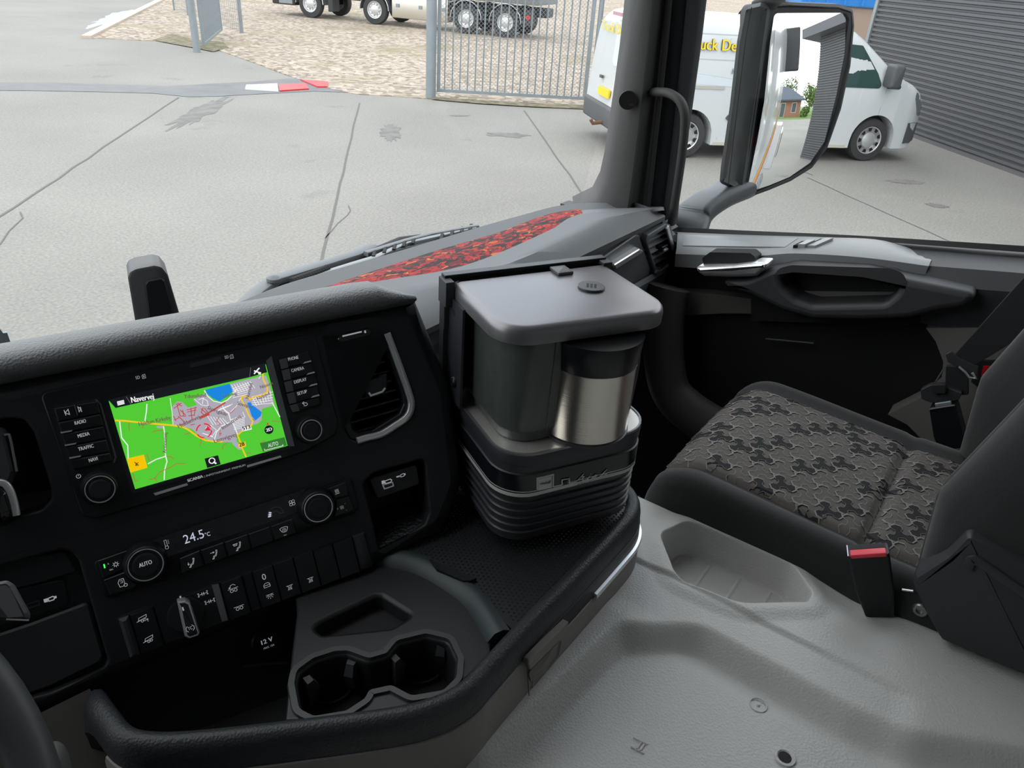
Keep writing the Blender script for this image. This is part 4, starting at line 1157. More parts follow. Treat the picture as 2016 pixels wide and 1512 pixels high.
def camo():
    m = mat('flame_fabric', (0.75, 0.03, 0.03), 0.8)
    t = m.node_tree; bs = t.nodes['Principled BSDF']
    co = t.nodes.new('ShaderNodeTexCoord'); mp = t.nodes.new('ShaderNodeMapping'); mp.inputs['Scale'].default_value = (0.75, 1.25, 1)
    nz = t.nodes.new('ShaderNodeTexNoise'); nz.inputs['Scale'].default_value = 40; nz.inputs['Detail'].default_value = 1
    av = t.nodes.new('ShaderNodeVectorMath'); av.operation = 'MULTIPLY_ADD'; av.inputs[1].default_value = (0.055, 0.055, 0.055)
    v = t.nodes.new('ShaderNodeTexVoronoi'); v.inputs['Scale'].default_value = 78
    v2 = t.nodes.new('ShaderNodeTexVoronoi'); v2.feature = 'DISTANCE_TO_EDGE'; v2.inputs['Scale'].default_value = 78
    sp = t.nodes.new('ShaderNodeSeparateColor')
    r = t.nodes.new('ShaderNodeValToRGB'); r.color_ramp.interpolation = 'CONSTANT'; e = r.color_ramp.elements
    e[0].position = 0; e[0].color = (0.010, 0.011, 0.014, 1)
    e[1].position = 0.30; e[1].color = (0.16, 0.005, 0.009, 1)
    for p, c in ((0.44, (0.40, 0.009, 0.011, 1)), (0.64, (0.50, 0.022, 0.013, 1)), (0.82, (0.58, 0.14, 0.018, 1)), (0.89, (0.34, 0.007, 0.009, 1))):
        q = e.new(p); q.color = c
    r2 = t.nodes.new('ShaderNodeValToRGB'); r2.color_ramp.elements[0].position = 0.02; r2.color_ramp.elements[1].position = 0.09
    r2.color_ramp.elements[0].color = (0.10, 0.05, 0.05, 1)
    mx = t.nodes.new('ShaderNodeMix'); mx.data_type = 'RGBA'; mx.blend_type = 'MULTIPLY'; mx.inputs['Factor'].default_value = 1
    L = t.links.new
    L(co.outputs['Object'], mp.inputs['Vector']); L(mp.outputs['Vector'], nz.inputs['Vector'])
    L(nz.outputs['Color'], av.inputs[0]); L(mp.outputs['Vector'], av.inputs[2])
    L(av.outputs['Vector'], v.inputs['Vector']); L(av.outputs['Vector'], v2.inputs['Vector'])
    L(v.outputs['Color'], sp.inputs['Color']); L(sp.outputs['Red'], r.inputs['Fac'])
    L(v2.outputs['Distance'], r2.inputs['Fac']); L(r.outputs['Color'], mx.inputs['A']); L(r2.outputs['Color'], mx.inputs['B'])
    L(mx.outputs['Result'], bs.inputs['Base Color'])
    return m
nr = int(n9 * 7 / 8) + 1
mids = []
for t_ in (0.0, 0.12, 0.3, 0.5, 0.7, 0.88, 1.0):
    mids.append([p.lerp(q + Vector((0, 0, -0.004)), t_) + Vector((0, 0, 0.0035 * math.sin(PI * t_) + 0.003)) for p, q in zip(rB[:nr], rC[:nr])])
tag(strips('fabric_insert', mids, camo(), dash, 60), 'red orange and black flame patterned fabric')
# front of the passenger half
def fl(y, z, x0=0.60, x1=1.565, bow=0.0):
    return [Vector((x0 + (x1 - x0) * i / 24, y - bow * 0, z)) for i in range(25)]
M_SLATE = mat('slate_plastic', (0.10, 0.106, 0.114), 0.42)
strips('fascia', [fl(0.652, -0.463, x1=1.475), fl(0.635, -0.468, x1=1.478), fl(0.651, -0.585, x1=1.565), fl(0.670, -0.592, x1=1.565), fl(0.638, -0.594, x1=1.565)], M_SLATE, dash, 35)
bl = [fl(0.640, -0.592), fl(0.632, -0.600), fl(0.640, -0.66), fl(0.68, -0.74), fl(0.74, -0.82), fl(0.80, -0.95)]
strips('knee_fascia', bl, M_DASHTOP, dash, 50)
cap_pts = [(1.472, 0.622, -0.454), (1.478, 0.635, -0.468), (1.565, 0.640, -0.592), (1.565, 0.632, -0.600), (1.565, 0.640, -0.66), (1.565, 0.68, -0.74)]
b = MB(); b.loft([[p, (p[0] + 0.03, p[1] + 0.02, p[2]), (p[0] + 0.05, p[1] + 0.10, p[2])] for p in cap_pts], closed=False); b.build('fascia_end', M_DASHTOP, dash, smooth=50)
# knee panels under the dash, pale grey
b = MB(); b.grid(10, 10, lambda u, v: (1.02 + 0.42 * u + 0.04 * math.sin(PI * v), 0.700 + 0.10 * v + 0.02 * math.sin(PI * u), -0.70 - 0.40 * v)); b.build('knee_panel', M_MGREY, dash, smooth=60)
b = MB(); b.tube(smooth_path([onX(1316, 565, 1.48), onX(1306, 620, 1.47), onX(1306, 700, 1.46), onX(1320, 770, 1.45), onX(1360, 812, 1.44), onX(1420, 850, 1.44)], 5), [0.05] * 26, 12, rx=0.5); b.build('kick_panel_edge', mat('kick_taupe', (0.065, 0.06, 0.058), 0.6), dash, smooth=60)
# inner side of the tray beside the machine
strips('tray_fascia', [[Vector((0.60, 0.63, z)), Vector((0.70, 0.63, z)), Vector((0.80, 0.635, z)), Vector((0.9, 0.64, z)), Vector((1.0, 0.65, z))] for z in (-0.462, -0.56, -0.64)], M_DGREY, dash, 30)
b = MB(); b.box((0.66, 0.52, -0.503), (0.78, 0.64, -0.490), bev=0.004); b.build('ledge_plate', M_BLK2, dash)

# ---- passenger glove handle and vent
FY = 0.636
PF = Frame((0, 0.642, -0.52), (1, 0, 0), (0, -0.134, 1), (0, -1, -0.134))
def fp(pts, c=0.0): return [PF.px(x, y, c) for x, y in pts]
gp = empty('glove_flap', PF(1.25, -0.05, 0), 'slate grey storage flap with silver grip left of the passenger vent', 'flap')
b = MB(PF); b.stack(rpoly(fp([(1140, 560), (1150, 525), (1245, 460), (1252, 461), (1262, 490), (1276, 530), (1270, 540), (1240, 556), (1180, 600), (1150, 600)]), 0.008, 3), [(0, -0.02), (0, 0.006), (0.002, 0.008)]); b.build('flap_panel', M_SLATE, gp, smooth=40)
b = MB(PF); b.stack(rpoly(fp([(1188, 520), (1243, 484), (1251, 486), (1250, 498), (1240, 512), (1215, 528), (1200, 540), (1190, 535)]), 0.004, 3), [(0, 0.0), (0, 0.012), (0.002, 0.014)]); b.build('grip_plate', mat('grip_grey', (0.09, 0.095, 0.10), 0.35), gp, smooth=40)
b = MB(PF); b.stack(rpoly(fp([(1190, 515), (1243, 483), (1251, 487), (1246, 493), (1196, 523)]), 0.003, 3), [(0, 0.006), (0, 0.018), (0.002, 0.020)]); b.build('grip_bar', M_CHROME, gp, smooth=40)
PF = Frame((0, 0.636, -0.52), (1, 0, 0), (0, -0.134, 1), (0, -1, -0.134))
pv = empty('air_vent', PF(1.45, 0, 0), 'square passenger air vent with silver edge beside the door', 'air vent')
vo_ = rpoly(fp([(1264, 470), (1270, 460), (1306, 438), (1314, 440), (1330, 500), (1327, 515), (1300, 540), (1284, 538)]), 0.006, 4)
vi_ = rpoly(fp([(1269, 476), (1274, 467), (1303, 448), (1309, 450), (1321, 495), (1318, 507), (1297, 525), (1287, 524)]), 0.005, 4)
b = MB(PF); b.holed(vo_, [vi_], -0.035, 0.008, edge=0.003); b.build('frame', M_SLATE, pv, smooth=40)
b = MB(PF); b.poly(vi_, -0.028); b.build('duct', M_DEEP, pv)
x0 = min(p[0] for p in vi_); x1 = max(p[0] for p in vi_); y0 = min(p[1] for p in vi_); y1 = max(p[1] for p in vi_)
for k in range(5):
    y = y0 + (y1 - y0) * (0.16 + 0.17 * k)
    xa = x0 + 0.003 + 0.25 * (x1 - x0) * max(0, (0.30 - (y - y0) / (y1 - y0))) ; xb = x1 - 0.004 - 0.05 * (x1 - x0)
    b = MB(PF); b.add([(xa, y, 0.002), (xb, y, 0.002), (xb, y + 0.010, -0.022), (xa, y + 0.010, -0.022), (xa, y - 0.002, 0.002), (xb, y - 0.002, 0.002), (xb, y + 0.008, -0.022), (xa, y + 0.008, -0.022)], [(0, 1, 2, 3), (7, 6, 5, 4), (0, 4, 5, 1), (1, 5, 6, 2), (3, 2, 6, 7), (0, 3, 7, 4)]); b.build('slat', mat('vent_slat', (0.13, 0.138, 0.147), 0.4), pv)
c = fp([(1302, 485)], 0.0)[0]
b = MB(PF); b.box((c[0] - 0.018, c[1] - 0.007, -0.01), (c[0] + 0.012, c[1] + 0.006, 0.010), bev=0.002); kn = b.build('knob', M_BLK2, pv, smooth=40)
b = MB(PF); b.box((c[0] - 0.006, c[1] - 0.007, 0.010), (c[0] + 0.012, c[1] - 0.003, 0.013)); b.build('knob_inlay', M_CHROME, kn)
edge_px = [(1313, 447), (1319, 470), (1328, 499), (1325, 512), (1301, 534), (1291, 534)]
b = MB(PF); b.sweep(smooth_path([(p[0], p[1], 0.010) for p in fp(edge_px, 0.01)], 4), rpoly([(-0.0045, -0.002), (0.0045, -0.002), (0.0045, 0.003), (-0.0045, 0.003)], 0.001, 2), up=(0, 0, 1)); b.build('silver_edge', M_CHROME, pv, smooth=50)

# ---- centre air vent
cv = empty('air_vent', DS(0.26, -0.10, 0), 'tall centre air vent with curved silver trim right of the screen', 'air vent')
vi2 = rpoly(dp([(651, 672), (660, 664), (735, 646), (747, 652), (757, 680), (792, 770), (797, 795), (788, 815), (735, 848), (706, 852), (697, 845)]), 0.004, 3)
b = MB(DS); b.holed(offset(vent_o, -0.0004), [vi2], -0.03, -0.0025, edge=0.001, hedge=0.003); b.build('frame', M_BLK2, cv, smooth=40)
b = MB(DS); b.poly(offset(vent_o, -0.001), -0.045); b.build('duct', M_DEEP, cv)
for k in range(9):
    y = 0.001 - 0.0118 * k - 0.006
    xa = 0.226 + 0.0008 * k; xb = 0.283 + 0.0018 * k - 0.0006 * max(0, k - 5) ** 2
    b = MB(DS); b.add([(xa, y, -0.010), (xb, y, -0.010), (xb, y + 0.006, -0.032), (xa, y + 0.006, -0.032), (xa, y - 0.0018, -0.010), (xb, y - 0.0018, -0.010), (xb, y + 0.004, -0.032), (xa, y + 0.004, -0.032)], [(0, 1, 2, 3), (7, 6, 5, 4), (0, 4, 5, 1), (1, 5, 6, 2), (3, 2, 6, 7), (0, 3, 7, 4)]); b.build('slat', M_BLK2, cv)
b = MB(DS); b.stack(rpoly(dp([(704, 752), (765, 735), (765, 768), (752, 774), (726, 782), (720, 778)]), 0.002, 3), [(0, -0.02), (0, -0.004), (0.002, -0.002)]); kn = b.build('knob', M_BLK2, cv, smooth=40)
b = MB(DS); b.ribbon(dp([(727, 773), (731, 779), (754, 771), (759, 764)]), 0.0022, -0.0015); b.build('knob_inlay', M_CHROME, kn)
b = MB(DS); b.stack(rpoly(dp([(664, 668), (672, 657), (725, 645), (733, 652), (728, 661), (668, 674)]), 0.003, 3), [(0, -0.02), (0, 0.0), (0.001, 0.001)]); sl = b.build('slider', M_GLOSS, cv, smooth=40)
b = MB(DS); b.ribbon(dp([(674, 662), (712, 653)], 0.001), 0.0016, 0.0014); b.build('slider_mark', M_WHITE, sl)
b = MB(DS); b.ribbon(dp([(717, 653.5), (720.5, 652.7)], 0.001), 0.0028, 0.0014); b.build('slider_mark', M_WHITE, sl)
tr = smooth_path([(p[0], p[1], 0.0) for p in dp([(762, 656), (775, 690), (791, 733), (804, 770), (810, 796), (802, 820), (775, 840), (750, 855), (722, 862), (703, 868)])], 5)
b = MB(DS); b.sweep(tr, rpoly([(-0.0038, -0.004), (0.0038, -0.004), (0.0038, 0.002), (0.0, 0.0036), (-0.0038, 0.002)], 0.001, 2), up=(0, 0, 1)); b.build('silver_trim', M_CHROME, cv, smooth=40)

# ---- niche with sockets
nb_ = empty('socket_niche', DS(0.26, -0.2, -0.03), 'small open niche with two media sockets beside the climate controls', 'niche')
b = MB(DS); b.stack(offset(niche_o, -0.0005), [(0, -0.065), (0, -0.064)]); b.build('niche_back', M_DEEP, nb_)
b = MB(DS); b.add([(0.228, -0.240, -0.003), (0.296, -0.232, -0.003), (0.292, -0.210, -0.06), (0.236, -0.214, -0.06)], [(0, 1, 2, 3)]); b.build('mat', mat('niche_mat', (0.014, 0.015, 0.017), 0.5, bump=('vor', 260, 0.8, 0.002)), nb_)
b = MB(DS); b.stack(rpoly(dp([(730, 945), (738, 941), (818, 916), (824, 920), (829, 952), (823, 957), (752, 982), (745, 981)]), 0.002, 3), [(0, -0.03), (0, -0.006), (0.001, -0.005)]); sp_ = b.build('socket_plate', M_BLK2, nb_, smooth=40)
b = MB(DS); b.holed(rpoly(dp([(752, 954), (773, 948), (776, 957), (756, 964)], -0.005), 0.0006, 2), [rpoly(dp([(755, 955.5), (772, 950.5), (773, 956), (758, 961)], -0.005), 0.0003, 2)], -0.006, -0.0045); b.build('usb_port', M_GREYPR, sp_)
c = dp([(794, 945)], -0.005)[0]
b = MB(DS); b.disc(c, 0.003, -0.0046); b.build('jack_port', M_DEEP, sp_)
b = MB(DS); b.ribbon(dp([(757, 947), (768, 943), (771, 945), (769, 949), (759, 952)], -0.005), 0.0010, -0.0044, closed=True); b.ribbon(dp([(751, 950), (757, 948.5)], -0.005), 0.0040, -0.0043); b.build('usb_symbol', M_WHITE, sp_)
b = MB(DS); b.ribbon(dp([(788, 935), (794, 932), (797, 934), (795, 937), (789, 939)], -0.005), 0.0008, -0.0044, closed=True); b.ribbon(dp([(780, 939), (787, 937)], -0.005), 0.0016, -0.0044); b.ribbon(dp([(795, 934), (798, 933)], -0.005), 0.002, -0.0044); b.build('jack_symbol', M_WHITE, sp_)

# ---- left recess with gear lever, usb panel and cover
b = MB(DS); b.poly(offset(lev_o, -0.001), -0.05); b.build('lever_recess', M_DEEP, dash)
lv = empty('gear_lever', DS(-0.14, -0.06, 0.0), 'black column lever with silver edged knob at the left edge', 'lever')
b = MB(DS); b.stack(rpoly(dp([(-40, 848), (2, 842), (14, 850), (33, 925), (20, 960), (-40, 960)]), 0.004, 3), [(0, -0.03), (0, 0.004), (0.004, 0.010)]); b.build('stem', M_DGREY, lv, smooth=40)
b = MB(DS); b.stack(rpoly(dp([(-40, 955), (6, 945), (26, 962), (37, 1000), (34, 1022), (14, 1034), (-40, 1046)], 0.02), 0.008, 5), [(0.004, -0.01), (0, 0.0), (0, 0.020), (0.004, 0.028), (0.010, 0.032)]); b.build('knob', M_GLOSS, lv, smooth=50)
b = MB(DS); b.sweep(smooth_path([(p[0], p[1], 0.026) for p in dp([(-40, 952), (2, 950), (18, 962), (28, 990), (33, 1014)], 0.026)], 4), rpoly([(-0.003, -0.003), (0.003, -0.003), (0.003, 0.003), (-0.003, 0.003)], 0.001, 2)); b.build('silver_rim', M_CHROME, lv, smooth=50)
b = MB(DS); b.sweep([(p[0], p[1], 0.006) for p in dp([(8, 856), (18, 855), (22, 870), (33, 928)], 0.006)], [(-0.001, -0.001), (0.001, -0.001), (0.001, 0.001), (-0.001, 0.001)]); b.build('stem_edge', mat('edge_grey', (0.2, 0.2, 0.2), 0.4), lv)
b = MB(DS); b.poly(offset(usb_o, -0.0006), -0.012); b.build('side_recess', M_BLK, dash)
sd = empty('usb_panel', DS(-0.10, -0.17, -0.01), 'small black usb socket panel left of the switch rows', 'socket panel')
b = MB(DS); b.stack(rpoly(dp([(-50, 1178), (30, 1160), (120, 1141), (128, 1145), (136, 1180), (134, 1190), (50, 1218), (-50, 1250)], -0.008), 0.003, 3), [(0, -0.02), (0, -0.008), (0.001, -0.007)]); b.build('plate', M_BLK2, sd, smooth=40)
b = MB(DS); b.holed(dp([(50, 1190), (77, 1181), (79, 1191), (53, 1200)], -0.007), [dp([(53, 1191), (75, 1184), (77, 1189), (56, 1196)], -0.007)], -0.009, -0.0062); b.build('port', M_DGREY, sd)
b = MB(DS); b.ribbon(dp([(94, 1178), (104, 1173.5), (108, 1175.5), (106, 1180), (97, 1183)], -0.007), 0.001, -0.006, closed=True); b.poly(dp([(85.5, 1179.5), (93, 1177), (95, 1184), (87.5, 1186)], -0.007), -0.006); b.poly(dp([(107, 1173.5), (111, 1172), (112, 1176), (109, 1178)], -0.007), -0.006); b.build('usb_symbol', M_WHITE, sd)
b = MB(DS); b.stack(rpoly(dp([(-50, 1095), (95, 1090), (118, 1085), (132, 1088), (150, 1115), (152, 1128), (70, 1152), (-50, 1180)], -0.006), 0.004, 3), [(0, -0.02), (0, -0.008), (0.002, -0.006)]); b.build('upper_cover', M_BLK, sd, smooth=40)
b = MB(DS); b.stack(rpoly(dp([(-50, 1265), (60, 1228), (168, 1188), (176, 1192), (204, 1290), (198, 1304), (100, 1352), (60, 1366), (-50, 1400)], -0.006), 0.005, 3), [(0, -0.02), (0, -0.008), (0.002, -0.006)]); b.build('lower_cover', M_DGREY, sd, smooth=40)

# ================================================================== INFOTAINMENT UNIT
inf = empty('infotainment_unit', DS(0.08, -0.10, 0), 'infotainment unit with lit navigation map and button columns', 'display')
bz = rpoly([(-0.0535, 0.0215), (0.2105, 0.0225), (0.2140, -0.080), (0.2080, -0.0945), (0.170, -0.103), (0.05, -0.1085), (-0.040, -0.109), (-0.0495, -0.1015)], [0.006, 0.006, 0.006, 0.008, 0.02, 0.02, 0.01, 0.006], 5)
b = MB(DS); b.stack(bz, [(0, -0.01), (0, 0.002), (0.0012, 0.0032)]); b.build('bezel', M_BLK2, inf, smooth=40)
b = MB(DS); b.ribbon(offset(bz, 0.0006), 0.0012, 0.0004, closed=True); b.build('bezel_gap', M_DEEP, inf)
b = MB(DS); b.poly(rpoly([(-0.004, 0.006), (0.1565, 0.006), (0.1575, -0.095), (-0.003, -0.0955)], 0.002, 3), 0.0035); b.build('screen_surround', M_GLOSS, inf)
b = MB(DS); b.add([(0.1535, 0.0035, 0.0037), (0.1600, 0.0075, 0.0062), (0.1605, -0.0935, 0.0062), (0.1540, -0.0920, 0.0037)], [(0, 1, 2, 3)]); b.build('screen_flank', mat('flank_grey', (0.10, 0.11, 0.12), 0.4), inf)
# --- map
L0 = 0.0037
def cp(x, y):
    return DS.px(180 + 0.19841 * x, 700 + 0.19841 * y, L0)
EM = 0.95
G_GREEN = glow('map_green', (0.085, 0.60, 0.035), EM); G_GREY = glow('map_grey', (0.42, 0.40, 0.47), EM); G_BLUE = glow('map_blue', (0.01, 0.24, 0.75), EM)
G_WHITE = glow('map_white', (0.86, 0.87, 0.86), EM); G_YEL = glow('map_yellow', (0.90, 0.58, 0.02), EM); G_RED = glow('map_red', (0.52, 0.07, 0.06), EM)
G_DARK = glow('map_dark', (0.010, 0.012, 0.018), 0.6); G_ORANGE = glow('map_orange', (0.95, 0.55, 0.0), EM); G_LABEL = glow('map_label', (0.16, 0.10, 0.09), EM); G_RED2 = glow('map_red2', (0.75, 0.02, 0.06), EM)
b = MB(DS); b.poly([(0, 0), (0.1528, 0), (0.1540, -0.0914), (0.0008, -0.0914)], L0); scr = b.build('map_screen', G_GREEN, inf)
def layer(name, m, polys=(), strokes=(), lift=0.0001, closed=()):
    b = MB(DS)
    for p in polys: b.poly([cp(*q) for q in p], L0 + lift)
    for p, w in strokes: b.ribbon([cp(*q) for q in p], w, L0 + lift)
    return b.build(name, m, scr)
layer('built_up_area', G_GREY, [
    [(800, 510), (850, 455), (900, 460), (960, 515), (1050, 490), (1010, 440), (1120, 375), (1210, 445), (1300, 480), (1410, 400), (1375, 280), (1550, 235), (1730, 195), (1770, 300), (1815, 490), (1690, 530), (1690, 640), (1650, 675), (1590, 690), (1490, 745), (1440, 790), (1440, 850), (1500, 930), (1460, 935), (1400, 880), (1395, 860), (1210, 860), (1060, 790), (1000, 730), (870, 695), (810, 690)],
    [(640, 700), (710, 695), (715, 720), (660, 722)]], lift=0.0001)
layer('lake', G_BLUE, [[(1130, 340), (1370, 280), (1405, 355), (1310, 430), (1270, 455), (1200, 420), (1150, 380)], [(1545, 470), (1575, 462), (1610, 500), (1690, 560), (1680, 600), (1625, 645), (1590, 600), (1570, 540)]], lift=0.0002)
rd = []
W1 = 0.0010; W0 = 0.0006
rd += [([(1120, 345), (1150, 400), (1210, 450), (1290, 470), (1350, 440), (1400, 390), (1440, 330)], W1), ([(280, 650), (290, 740), (300, 815), (360, 890), (365, 1020)], W1), ([(550, 480), (545, 560), (528, 665)], W1), ([(780, 420), (800, 560), (810, 690)], W0), ([(715, 700), (725, 760), (735, 990), (750, 1050), (725, 1140), (722, 1235)], W1), ([(560, 1075), (640, 1030), (735, 1000)], W1),
       ([(1215, 850), (1240, 760), (1290, 700), (1400, 650), (1480, 600), (1380, 640), (1360, 570), (1300, 520)], W1), ([(1400, 660), (1450, 780)], W1), ([(1020, 430), (1090, 490), (1160, 500), (1150, 450), (1100, 420)], W0), ([(1060, 440), (1110, 420), (1100, 480)], W0), ([(1100, 770), (1210, 810)], W0), ([(1130, 720), (1180, 690), (1240, 740), (1200, 800), (1100, 770)], W0)]
rnd = random.Random(5)
for k in range(7):
    y = 640 + k * 16
    rd.append(([(1415, y), (1520, y - 28)], W0))
for k in range(8):
    rd.append(([(1390 + k * 26, 290 - k * 5), (1440 + k * 26, 380 - k * 8)], W0))
for k in range(6):
    rd.append(([(1400, 330 + k * 18), (1560, 270 + k * 22)], W0))
for k in range(7):
    rd.append(([(1600 + k * 28, 420 - k * 12), (1640 + k * 24, 500 - k * 10)], W0))
for k in range(5):
    rd.append(([(1590, 410 + k * 20), (1800, 360 + k * 28)], W0))
for k in range(6):
    rd.append(([(1150 + k * 30, 600 + k * 4), (1210 + k * 28, 690 - k * 3)], W0)); rd.append(([(1230 + k * 24, 560 - k * 10), (1290 + k * 22, 520 - k * 8)], W0))
rd += [([(1680, 200), (1660, 230)], W0), ([(1500, 560), (1525, 610)], W0), ([(1790, 460), (1870, 610)], W1), ([(1290, 480), (1330, 560), (1370, 575)], W0), ([(1380, 560), (1440, 500), (1480, 420)], W0)]
tag(layer('white_roads', G_WHITE, strokes=rd, lift=0.0003), kind='stuff')
layer('main_roads', G_YEL, strokes=[([(235, 643), (340, 648), (480, 663), (640, 678), (790, 690), (900, 705), (960, 735), (1050, 800), (1130, 840), (1215, 852), (1300, 855)], 0.0017), ([(1735, 150), (1700, 180), (1705, 240), (1745, 310), (1745, 360), (1690, 395), (1610, 410), (1575, 435), (1545, 405), (1490, 405), (1490, 440), (1530, 520), (1560, 590), (1600, 650), (1590, 690), (1530, 715), (1450, 790), (1470, 840), (1500, 930), (1535, 1008)], 0.0015)], lift=0.0004)
red = [([(1070, 615), (1150, 575), (1250, 515), (1330, 465)], 0.0016), ([(1080, 620), (1170, 580)], 0.0020), ([(1375, 575), (1410, 545), (1425, 520)], W0), ([(1270, 605), (1240, 650), (1275, 680), (1255, 695)], W0), ([(1280, 740), (1270, 780), (1290, 770), (1270, 800)], W0), ([(1085, 820), (1090, 860), (1075, 890)], W0), ([(920, 785), (960, 770), (985, 765)], W0), ([(600, 760), (640, 745), (715, 740)], W0), ([(370, 665), (375, 745)], W0), ([(510, 690), (512, 720)], W0), ([(550, 975), (575, 1045)], W0), ([(745, 1000), (790, 1005), (818, 1025)], W0), ([(570, 1235), (630, 1215), (650, 1250)], W0), ([(630, 1215), (680, 1155), (780, 1110), (840, 1072), (935, 1072)], W0), ([(410, 1165), (430, 1240), (465, 1242)], W0), ([(1300, 935), (1305, 895), (1355, 860)], W0), ([(1665, 875), (1720, 840)], W0), ([(1540, 970), (1585, 962)], W0), ([(1790, 655), (1815, 648), (1870, 658)], W0), ([(1600, 630), (1620, 650)], W0)]
for (x0, y0, x1, y1) in ((815, 525, 895, 470), (835, 480, 900, 500), (850, 490, 880, 600), (880, 540, 935, 590), (880, 600, 940, 600), (950, 560, 1040, 540), (945, 540, 1045, 515), (960, 600, 1020, 590), (985, 520, 1000, 640), (1030, 510, 1020, 600), (815, 600, 840, 650), (820, 640, 870, 615), (860, 600, 930, 665), (865, 690, 935, 672), (985, 640, 960, 660), (1085, 525, 1150, 580), (1090, 560, 1110, 515), (1085, 560, 1130, 600), (1120, 520, 1160, 570), (980, 690, 1025, 680), (850, 470, 880, 480), (905, 540, 915, 600)):
    red.append(([(x0, y0), (x1, y1)], 0.0008))
tag(layer('red_roads', G_RED, strokes=red, lift=0.00035), kind='stuff')
# words on the map
b = MB(DS)
for s, p0, p1, h in (('Ydunslund', (920, 425), (1138, 408), 0.0040), ('Heldum Kirkeby', (475, 700), (790, 632), 0.0042), ('Heldumvej', (868, 722), (1078, 622), 0.0042), ('Industrivej', (1305, 735), (1485, 612), 0.0038), ('Lemvigvej', (1222, 868), (1440, 800), 0.0044), ('Armosevej', (742, 968), (752, 765), 0.0036), ('Nylund', (1650, 445), (1772, 385), 0.0036), ('Nissum', (1680, 330), (1800, 285), 0.0036), ('Norreled', (1560, 430), (1600, 280), 0.0036), ('Lemvig', (1312, 420), (1445, 388), 0.0036), ('Sovejen', (1440, 485), (1585, 525), 0.0036), ('Storegade', (1145, 530), (1338, 600), 0.0038)):
    text_into(b, s, cp(*p0), cp(*p1), h, L0 + 0.0006, DS, bold=0.00012)
b.build('map_names', G_LABEL, scr)
def bar(name, pts, m, lift): return layer(name, m, [pts], lift=lift)
bar('title_bar', [(168, 440), (345, 396), (405, 384), (1575, 108), (1720, 74), (1742, 165), (1575, 213), (395, 485), (240, 520)], G_DARK, 0.0007)
layer('title_divider', glow('divider', (0.2, 0.22, 0.24), 0.6), strokes=[([(345, 408), (395, 485)], 0.0005), ([(1580, 120), (1568, 212)], 0.0005)], lift=0.0008)
b = MB(DS); text_into(b, 'Navervej', cp(400, 468), cp(622, 428), 0.0056, L0 + 0.0009, DS, bold=0.0002)
for k in range(3): b.ribbon([cp(254 + 3 * k, 462 + 14 * k), cp(322 + 3 * k, 445 + 14 * k)], 0.0012, L0 + 0.0009)
b.ribbon([cp(1612, 150), cp(1672, 172)], 0.0014, L0 + 0.0009); b.ribbon([cp(1612, 182), cp(1665, 122)], 0.0014, L0 + 0.0009); b.ribbon([cp(1655, 172), cp(1680, 178)], 0.0026, L0 + 0.0009)
b.build('title_text', G_WHITE, scr)
bar('alert_box', [(352, 1022), (520, 982), (556, 1112), (388, 1160)], G_ORANGE, 0.0007)
layer('alert_symbol', G_DARK, strokes=[([(425, 1055), (470, 1090)], 0.0006), ([(435, 1090), (465, 1058)], 0.0006), ([(440, 1060), (445, 1090), (460, 1085)], 0.0006)], lift=0.0009)
bar('zoom_box', [(1122, 1022), (1255, 988), (1282, 1078), (1148, 1115)], G_DARK, 0.0007)
b = MB(DS); c = cp(1195, 1042); b.ribbon([(c[0] + 0.0028 * math.cos(a), c[1] + 0.0028 * math.sin(a)) for a in [2 * PI * k / 18 for k in range(18)]], 0.0010, L0 + 0.0009, closed=True); b.ribbon([cp(1210, 1052), cp(1238, 1072)], 0.0016, L0 + 0.0009); b.build('zoom_symbol', G_WHITE, scr)
bar('auto_box', [(1670, 870), (1915, 808), (1937, 890), (1700, 955)], glow('auto_green', (0.035, 0.20, 0.03), EM), 0.0007)
b = MB(DS); text_into(b, 'AUTO', cp(1755, 912), cp(1855, 886), 0.0042, L0 + 0.0009, DS); b.ribbon([cp(1715, 925), cp(1720, 940), cp(1900, 893), cp(1897, 880)], 0.0006, L0 + 0.0009); b.build('auto_text', G_WHITE, scr)
b = MB(DS); b.disc(cp(1760, 735), 0.0047, L0 + 0.0008); b.build('compass_disc', G_DARK, scr)
b = MB(DS); ctext(b, '2D', cp(1760, 733), 0.0062, 0.0034, L0 + 0.001, DS, bold=0.0002); b.build('compass_text', G_WHITE, scr)
bar('compass_needle', [(1738, 690), (1742, 655), (1760, 685)], G_RED2, 0.0009)
bar('road_shield', [(1490, 722), (1580, 698), (1592, 732), (1500, 752)], G_WHITE, 0.0007)
bar('road_shield', [(1455, 868), (1525, 850), (1533, 900), (1463, 918)], G_YEL, 0.0007)
b = MB(DS); text_into(b, '513', cp(1502, 742), cp(1577, 722), 0.0040, L0 + 0.0009, DS, bold=0.0002); text_into(b, '28', cp(1470, 905), cp(1520, 892), 0.0042, L0 + 0.0009, DS, bold=0.0002); b.build('shield_numbers', G_DARK, scr)
b = MB(DS); c = cp(1117, 745)
for k in range(4):
    b.ribbon([(c[0] + 0.0072 * math.cos(a), c[1] + 0.0072 * math.sin(a)) for a in [PI / 2 * k + 0.25 + 1.1 * j / 8 for j in range(9)]], 0.0013, L0 + 0.0008)
b.poly([cp(1122, 745), cp(1155, 695), cp(1186, 742)], L0 + 0.0008); b.build('position_marker', G_RED2, scr)
